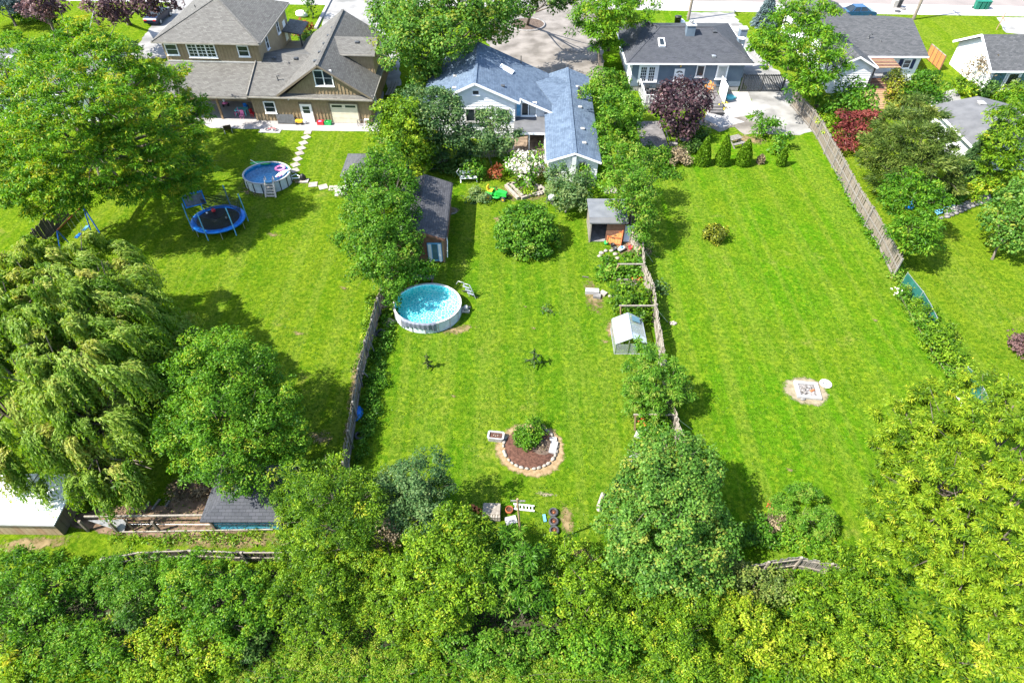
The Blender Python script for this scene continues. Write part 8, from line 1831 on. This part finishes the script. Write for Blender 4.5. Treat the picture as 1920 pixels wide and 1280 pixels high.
BOT = [
 ('tree', 'boxelder_tree', 'ragged pale green tree in front of the blue walled shed', [(560, 890, 4.6, 1.0), (610, 885, 5.0, 1.1), (660, 895, 4.8, 1.0), (530, 930, 4.2, 1.0), (585, 930, 5.2, 1.2), (640, 940, 5.0, 1.2), (685, 930, 4.2, .9), (560, 975, 4.0, 1.1), (615, 985, 4.6, 1.3), (670, 980, 4.2, 1.1), (540, 1015, 3.0, .8), (590, 1030, 3.4, 1.1), (650, 1030, 3.4, 1.1)], 'spray', 'yellow', 0.28, .75),
 ('tree', 'viburnum_tree', 'dark blue green tree left of the pallet stack', [(740, 890, 3.8, .9), (785, 890, 4.2, 1.0), (825, 910, 3.8, .9), (720, 920, 3.4, .8), (765, 930, 4.0, 1.1), (810, 945, 3.6, 1.0), (740, 960, 2.8, .9), (790, 980, 2.8, 1.0)], 'puff', 'bluegreen', .50, 1.0),
 ('tree', 'elder_tree', 'yellow tinged tree with bare orange twigs below the pallet stack', [(840, 985, 4.4, 1.1), (880, 1000, 4.2, 1.0), (800, 1020, 4.4, 1.1), (850, 1040, 4.8, 1.3), (895, 1050, 4.0, 1.0), (780, 1075, 3.8, 1.1), (835, 1095, 4.0, 1.3), (885, 1100, 3.4, 1.1), (760, 1120, 2.8, .9), (810, 1145, 2.8, 1.0), (860, 1150, 2.6, 1.0)], 'fine', 'yellow', 0.44, 1.0),
 ('tree', 'sumac_tree', 'green tree with narrow leaves below the bare pole', [(945, 1010, 2.8, .9), (985, 1040, 3.4, 1.0), (940, 1060, 3.2, 1.0), (985, 1085, 3.2, 1.0), (930, 1110, 2.6, .9), (970, 1130, 2.4, .9), (1010, 1120, 2.2, .8)], 'star', 'green', .48, .9),
 ('tree', 'elder_tree', 'bright bushy tree below the three tyres', [(1060, 1040, 2.6, .9), (1100, 1055, 3.0, 1.0), (1045, 1085, 2.8, 1.0), (1095, 1100, 3.0, 1.1), (1140, 1090, 2.6, .9), (1050, 1130, 2.0, .9), (1100, 1150, 2.0, 1.0), (1140, 1140, 2.0, .8)], 'fine', 'yellow', 0.38, 1.0),
 ('tree', 'boxelder_tree', 'leafy tree at the bottom left, right of the white roofed shed', [(330, 1080, 3.0, .9), (380, 1075, 3.4, 1.1), (430, 1085, 3.2, 1.1), (350, 1120, 2.8, 1.0), (410, 1130, 3.2, 1.2), (470, 1110, 2.8, 1.0), (380, 1170, 2.4, 1.0), (440, 1175, 2.4, 1.0), (490, 1155, 2.0, .8)], 'fine', 'bright', .46, 1.0),
 ('tree', 'boxelder_tree', 'pale green bush tree at the right end of the sagging rear fence', [(520, 1080, 2.6, .9), (565, 1075, 3.0, 1.0), (610, 1090, 3.2, 1.1), (540, 1120, 2.6, 1.0), (590, 1135, 2.8, 1.1), (640, 1120, 2.6, 1.0), (560, 1170, 2.0, .9), (620, 1175, 2.0, 1.0)], 'fine', 'yellow', 0.36, 1.0),
 ('tree', 'elder_tree', 'yellow green bush tree between the ragged tree and the bare twigs', [(680, 1050, 3.2, .9), (720, 1065, 3.0, .9), (670, 1095, 3.0, 1.0), (715, 1110, 2.8, 1.0), (680, 1145, 2.4, 1.0), (730, 1155, 2.0, .9)], 'fine', 'yellow', 0.50, 1.0),
 ('shrub', 'shrub', 'bright bush at the left edge below the white roofed shed', [(30, 1050, 2.2, .9), (75, 1060, 2.4, 1.0), (20, 1100, 2.2, 1.0), (80, 1110, 2.2, 1.1), (130, 1085, 2.2, .9), (0, 1150, 1.8, 1.0), (60, 1160, 1.8, 1.0)], 'spray', 'bright', .40, .9),
 ('shrub', 'shrub', 'dark green bush under the left end of the sagging rear fence', [(200, 1065, 2.2, .8), (240, 1075, 2.4, .9), (285, 1075, 2.2, .8), (210, 1110, 2.0, .9), (260, 1120, 2.0, .9), (170, 1100, 1.8, .8)], 'spray', 'green', .46, .9),
 ('shrub', 'shrub', 'fern like green shrub near the lower left corner', [(120, 1180, 1.6, .9), (180, 1190, 1.6, .9), (150, 1225, 1.2, .9), (90, 1230, 1.0, .8), (210, 1225, 1.2, .8)], 'spray', 'bright', .52, .8),
 ('shrub', 'shrub', 'yellow leaved shrub at the bottom, left of the grassy strip', [(280, 1190, 1.4, .9), (330, 1220, 1.2, .9), (380, 1240, 1.0, .9), (270, 1250, .9, .8), (330, 1270, .8, .8), (420, 1220, 1.2, .8)], 'fine', 'yellow', 0.56, 1.0),
 ('shrub', 'shrub', 'dark shaded shrub below the leafy tree at the bottom left', [(470, 1205, 1.0, .8), (240, 1160, 1.4, .7)], 'fine', 'deep', .5, 1.0),
 ('shrub', 'shrub', 'yellow shrub cut by the bottom left corner', [(15, 1230, 1.0, .7), (30, 1265, .8, .7), (-20, 1200, 1.3, .8)], 'spray', 'yellow', 0.61, .9),
 ('shrub', 'shrub', 'low bush with golden tips on the bottom edge, left of centre', [(760, 1205, .9, .6), (790, 1225, .7, .6), (805, 1195, 1.2, .7)], 'fine', 'yellow', 0.52, 1.0),
 ('shrub', 'shrub', 'mixed green bush on the bottom edge at the centre', [(860, 1210, 1.2, .8), (910, 1220, 1.0, .8), (960, 1230, .9, .8), (1010, 1215, 1.2, .8), (900, 1245, .4, .5)], 'fine', 'green', .58, 1.0),
 ('shrub', 'shrub', 'broad light green bush right of the bottom centre', [(1060, 1200, 1.4, .8), (1110, 1215, 1.4, .9), (1160, 1200, 1.6, .9), (1090, 1235, .8, .7), (1150, 1235, .9, .7)], 'fine', 'bright', .52, 1.0),
 ('shrub', 'shrub', 'yellow green thicket below the large round maple', [(1200, 1130, 2.0, .9), (1250, 1135, 2.2, 1.0), (1310, 1130, 2.2, 1.0), (1220, 1180, 1.8, .9), (1280, 1190, 1.8, 1.0), (1240, 1235, 1.2, .8), (1300, 1245, 1.2, .9)], 'fine', 'yellow', 0.40, 1.0),
 ('shrub', 'shrub', 'vine covered bush left of the tilted rear board fence', [(1380, 1075, 1.6, .8), (1420, 1090, 1.6, .8), (1455, 1100, 1.5, .8), (1400, 1120, 1.4, .8)], 'puff', 'olive', .62, 1.0),
 ('shrub', 'shrub', 'tall yellow bush between the tilted rear fence and the bottom edge', [(1360, 1140, 2.0, .9), (1410, 1160, 2.0, 1.0), (1370, 1195, 1.8, .9), (1430, 1215, 1.4, .9), (1370, 1250, 1.0, .8)], 'fine', 'lime', 0.50, 1.0),
 ('shrub', 'shrub', 'feathery green bush below the tilted rear board fence', [(1500, 1105, 1.6, .8), (1550, 1100, 1.8, .9), (1600, 1100, 2.0, .9), (1530, 1150, 1.6, .9), (1590, 1155, 1.8, 1.0), (1640, 1130, 1.8, .9)], 'spray', 'yellow', 0.42, 1.0),
 ('shrub', 'shrub', 'bright thicket on the bottom edge, right of the yellow bush', [(1480, 1190, 1.6, .8), (1530, 1210, 1.4, .9), (1480, 1245, 1.0, .8), (1540, 1260, .9, .8)], 'fine', 'lime', 0.44, 1.0),
 ('shrub', 'shrub', 'green bush on the bottom edge under the lime green tree', [(1590, 1215, 1.4, .9), (1640, 1200, 1.6, .9), (1600, 1260, .9, .8), (1660, 1250, 1.0, .9)], 'fine', 'yellow', 0.50, 1.0),
 ('shrub', 'shrub', 'low yellow green bush in the lower right corner', [(1720, 1195, 1.2, .9), (1780, 1215, 1.0, .9), (1720, 1250, .8, .8), (1790, 1265, .6, .8), (1850, 1240, .8, .9), (1910, 1255, .7, .8)], 'spray', 'lime', 0.52, 1.0)]
for (k, nm, lb, sp, hb, lf, tt, dn) in BOT:
    zf = .66 if k == 'shrub' else .76; rz_n = random.Random(len(lb)*7+len(sp))
    sp = [(q[0]+rz_n.uniform(-5, 5), q[1]+rz_n.uniform(-5, 5), q[2]*zf*rz_n.uniform(.72, 1.22), q[3]*rz_n.uniform(.78, 1.06)) for q in sp]; _i = len(lb) % 5
    tree(nm, lb, sp, hb, lf, shrub=(k == 'shrub'), tint0=tt, density=dn, r0=.12, yellow=.06, scale=(.82, 1.0, 1.2, .9, 1.1)[_i])
shrub('grass_tuft', 'band of rough bright grass along the bottom edge at the centre', [(560, 1240, .15, .8, .4), (620, 1235, .15, .8, .4), (680, 1230, .15, .8, .4), (590, 1265, .1, .7, .4), (650, 1268, .1, .7, .4), (500, 1262, .1, .7, .4), (440, 1272, .1, .6, .4), (720, 1255, .1, .8, .4), (760, 1270, .1, .8, .4), (820, 1265, .1, .8, .4), (880, 1278, .1, .8, .4), (940, 1270, .1, .8, .4), (1000, 1272, .1, .8, .4), (1060, 1275, .1, .8, .4), (1120, 1278, .1, .8, .4), (1180, 1280, .1, .8, .4), (540, 1222, .1, .7, .4)], 'spray', 'grass', tint0=.66, scale=.6, density=1.2)
shrub('dead_bush', 'grey dead bush between the ragged tree and the dark tree', [(715, 985, 2.6, .6), (735, 1005, 2.2, .6), (705, 1005, 2.0, .5)], 'fine', 'dry', density=.4, tint0=.35)

# rough low growth under the bushes along the lower edge
rg = np.random.default_rng(5); n = 40000
X = rg.uniform(-30, 30, n); Y = 6.5+7.1*rg.random(n)**1.3; kk = (Y < 12.2) | (np.abs(X-1.0) > 5.0); X, Y = X[kk], Y[kk]; n = len(X)
leafmesh('undergrowth', np.stack([X, Y, rg.uniform(.02, .4, n)], 1), rg.normal(size=(n, 3)), rg.normal(size=(n, 3))*.6+np.array([0, 0, 1.0]), rg.uniform(.10, .24, n), rg.uniform(.06, .12, n), .42+rg.normal(0, .16, n), LM['green'], None)['kind'] = 'stuff'
# short grass standing on the lawns, kept off the paved and planted ground
n = 210000
X = rg.uniform(-32, 36, n); Y = 13.0 + 46*rg.random(n)**1.25
cl = np.sin(X*1.9+np.sin(Y*1.3)*2)*np.sin(Y*2.1+np.sin(X*.9)*2) + rg.normal(0, .5, n)
kk = (cl > -.1) & ~((np.hypot(X-1.0, Y-20.6) < 2.3) | (np.hypot(X+4.9, Y-32.7) < 2.6) | (np.hypot(X-18.1, Y-24.9) < 1.8) | (np.hypot(X+21.6, Y-49) < 2.3) | ((X < -9) & (Y < 15.6)))
kk &= ~((X < -12.5) & (Y > 56.5)) & ~((X > -9) & (X < 9.5) & (Y > 46)) & ~((X > 13) & (Y > 51))
X, Y = X[kk], Y[kk]; n = len(X)
leafmesh('grass', np.stack([X, Y, rg.uniform(.01, .05, n)], 1), rg.normal(size=(n, 3))*np.array([1, 1, .5]), rg.normal(size=(n, 3))*.45+np.array([0, 0, 1.0]), rg.uniform(.05, .13, n), rg.uniform(.025, .05, n), .40+rg.normal(0, .17, n), LM['grass'], None)['kind'] = 'stuff'
print('LEAVES', N_LEAF)
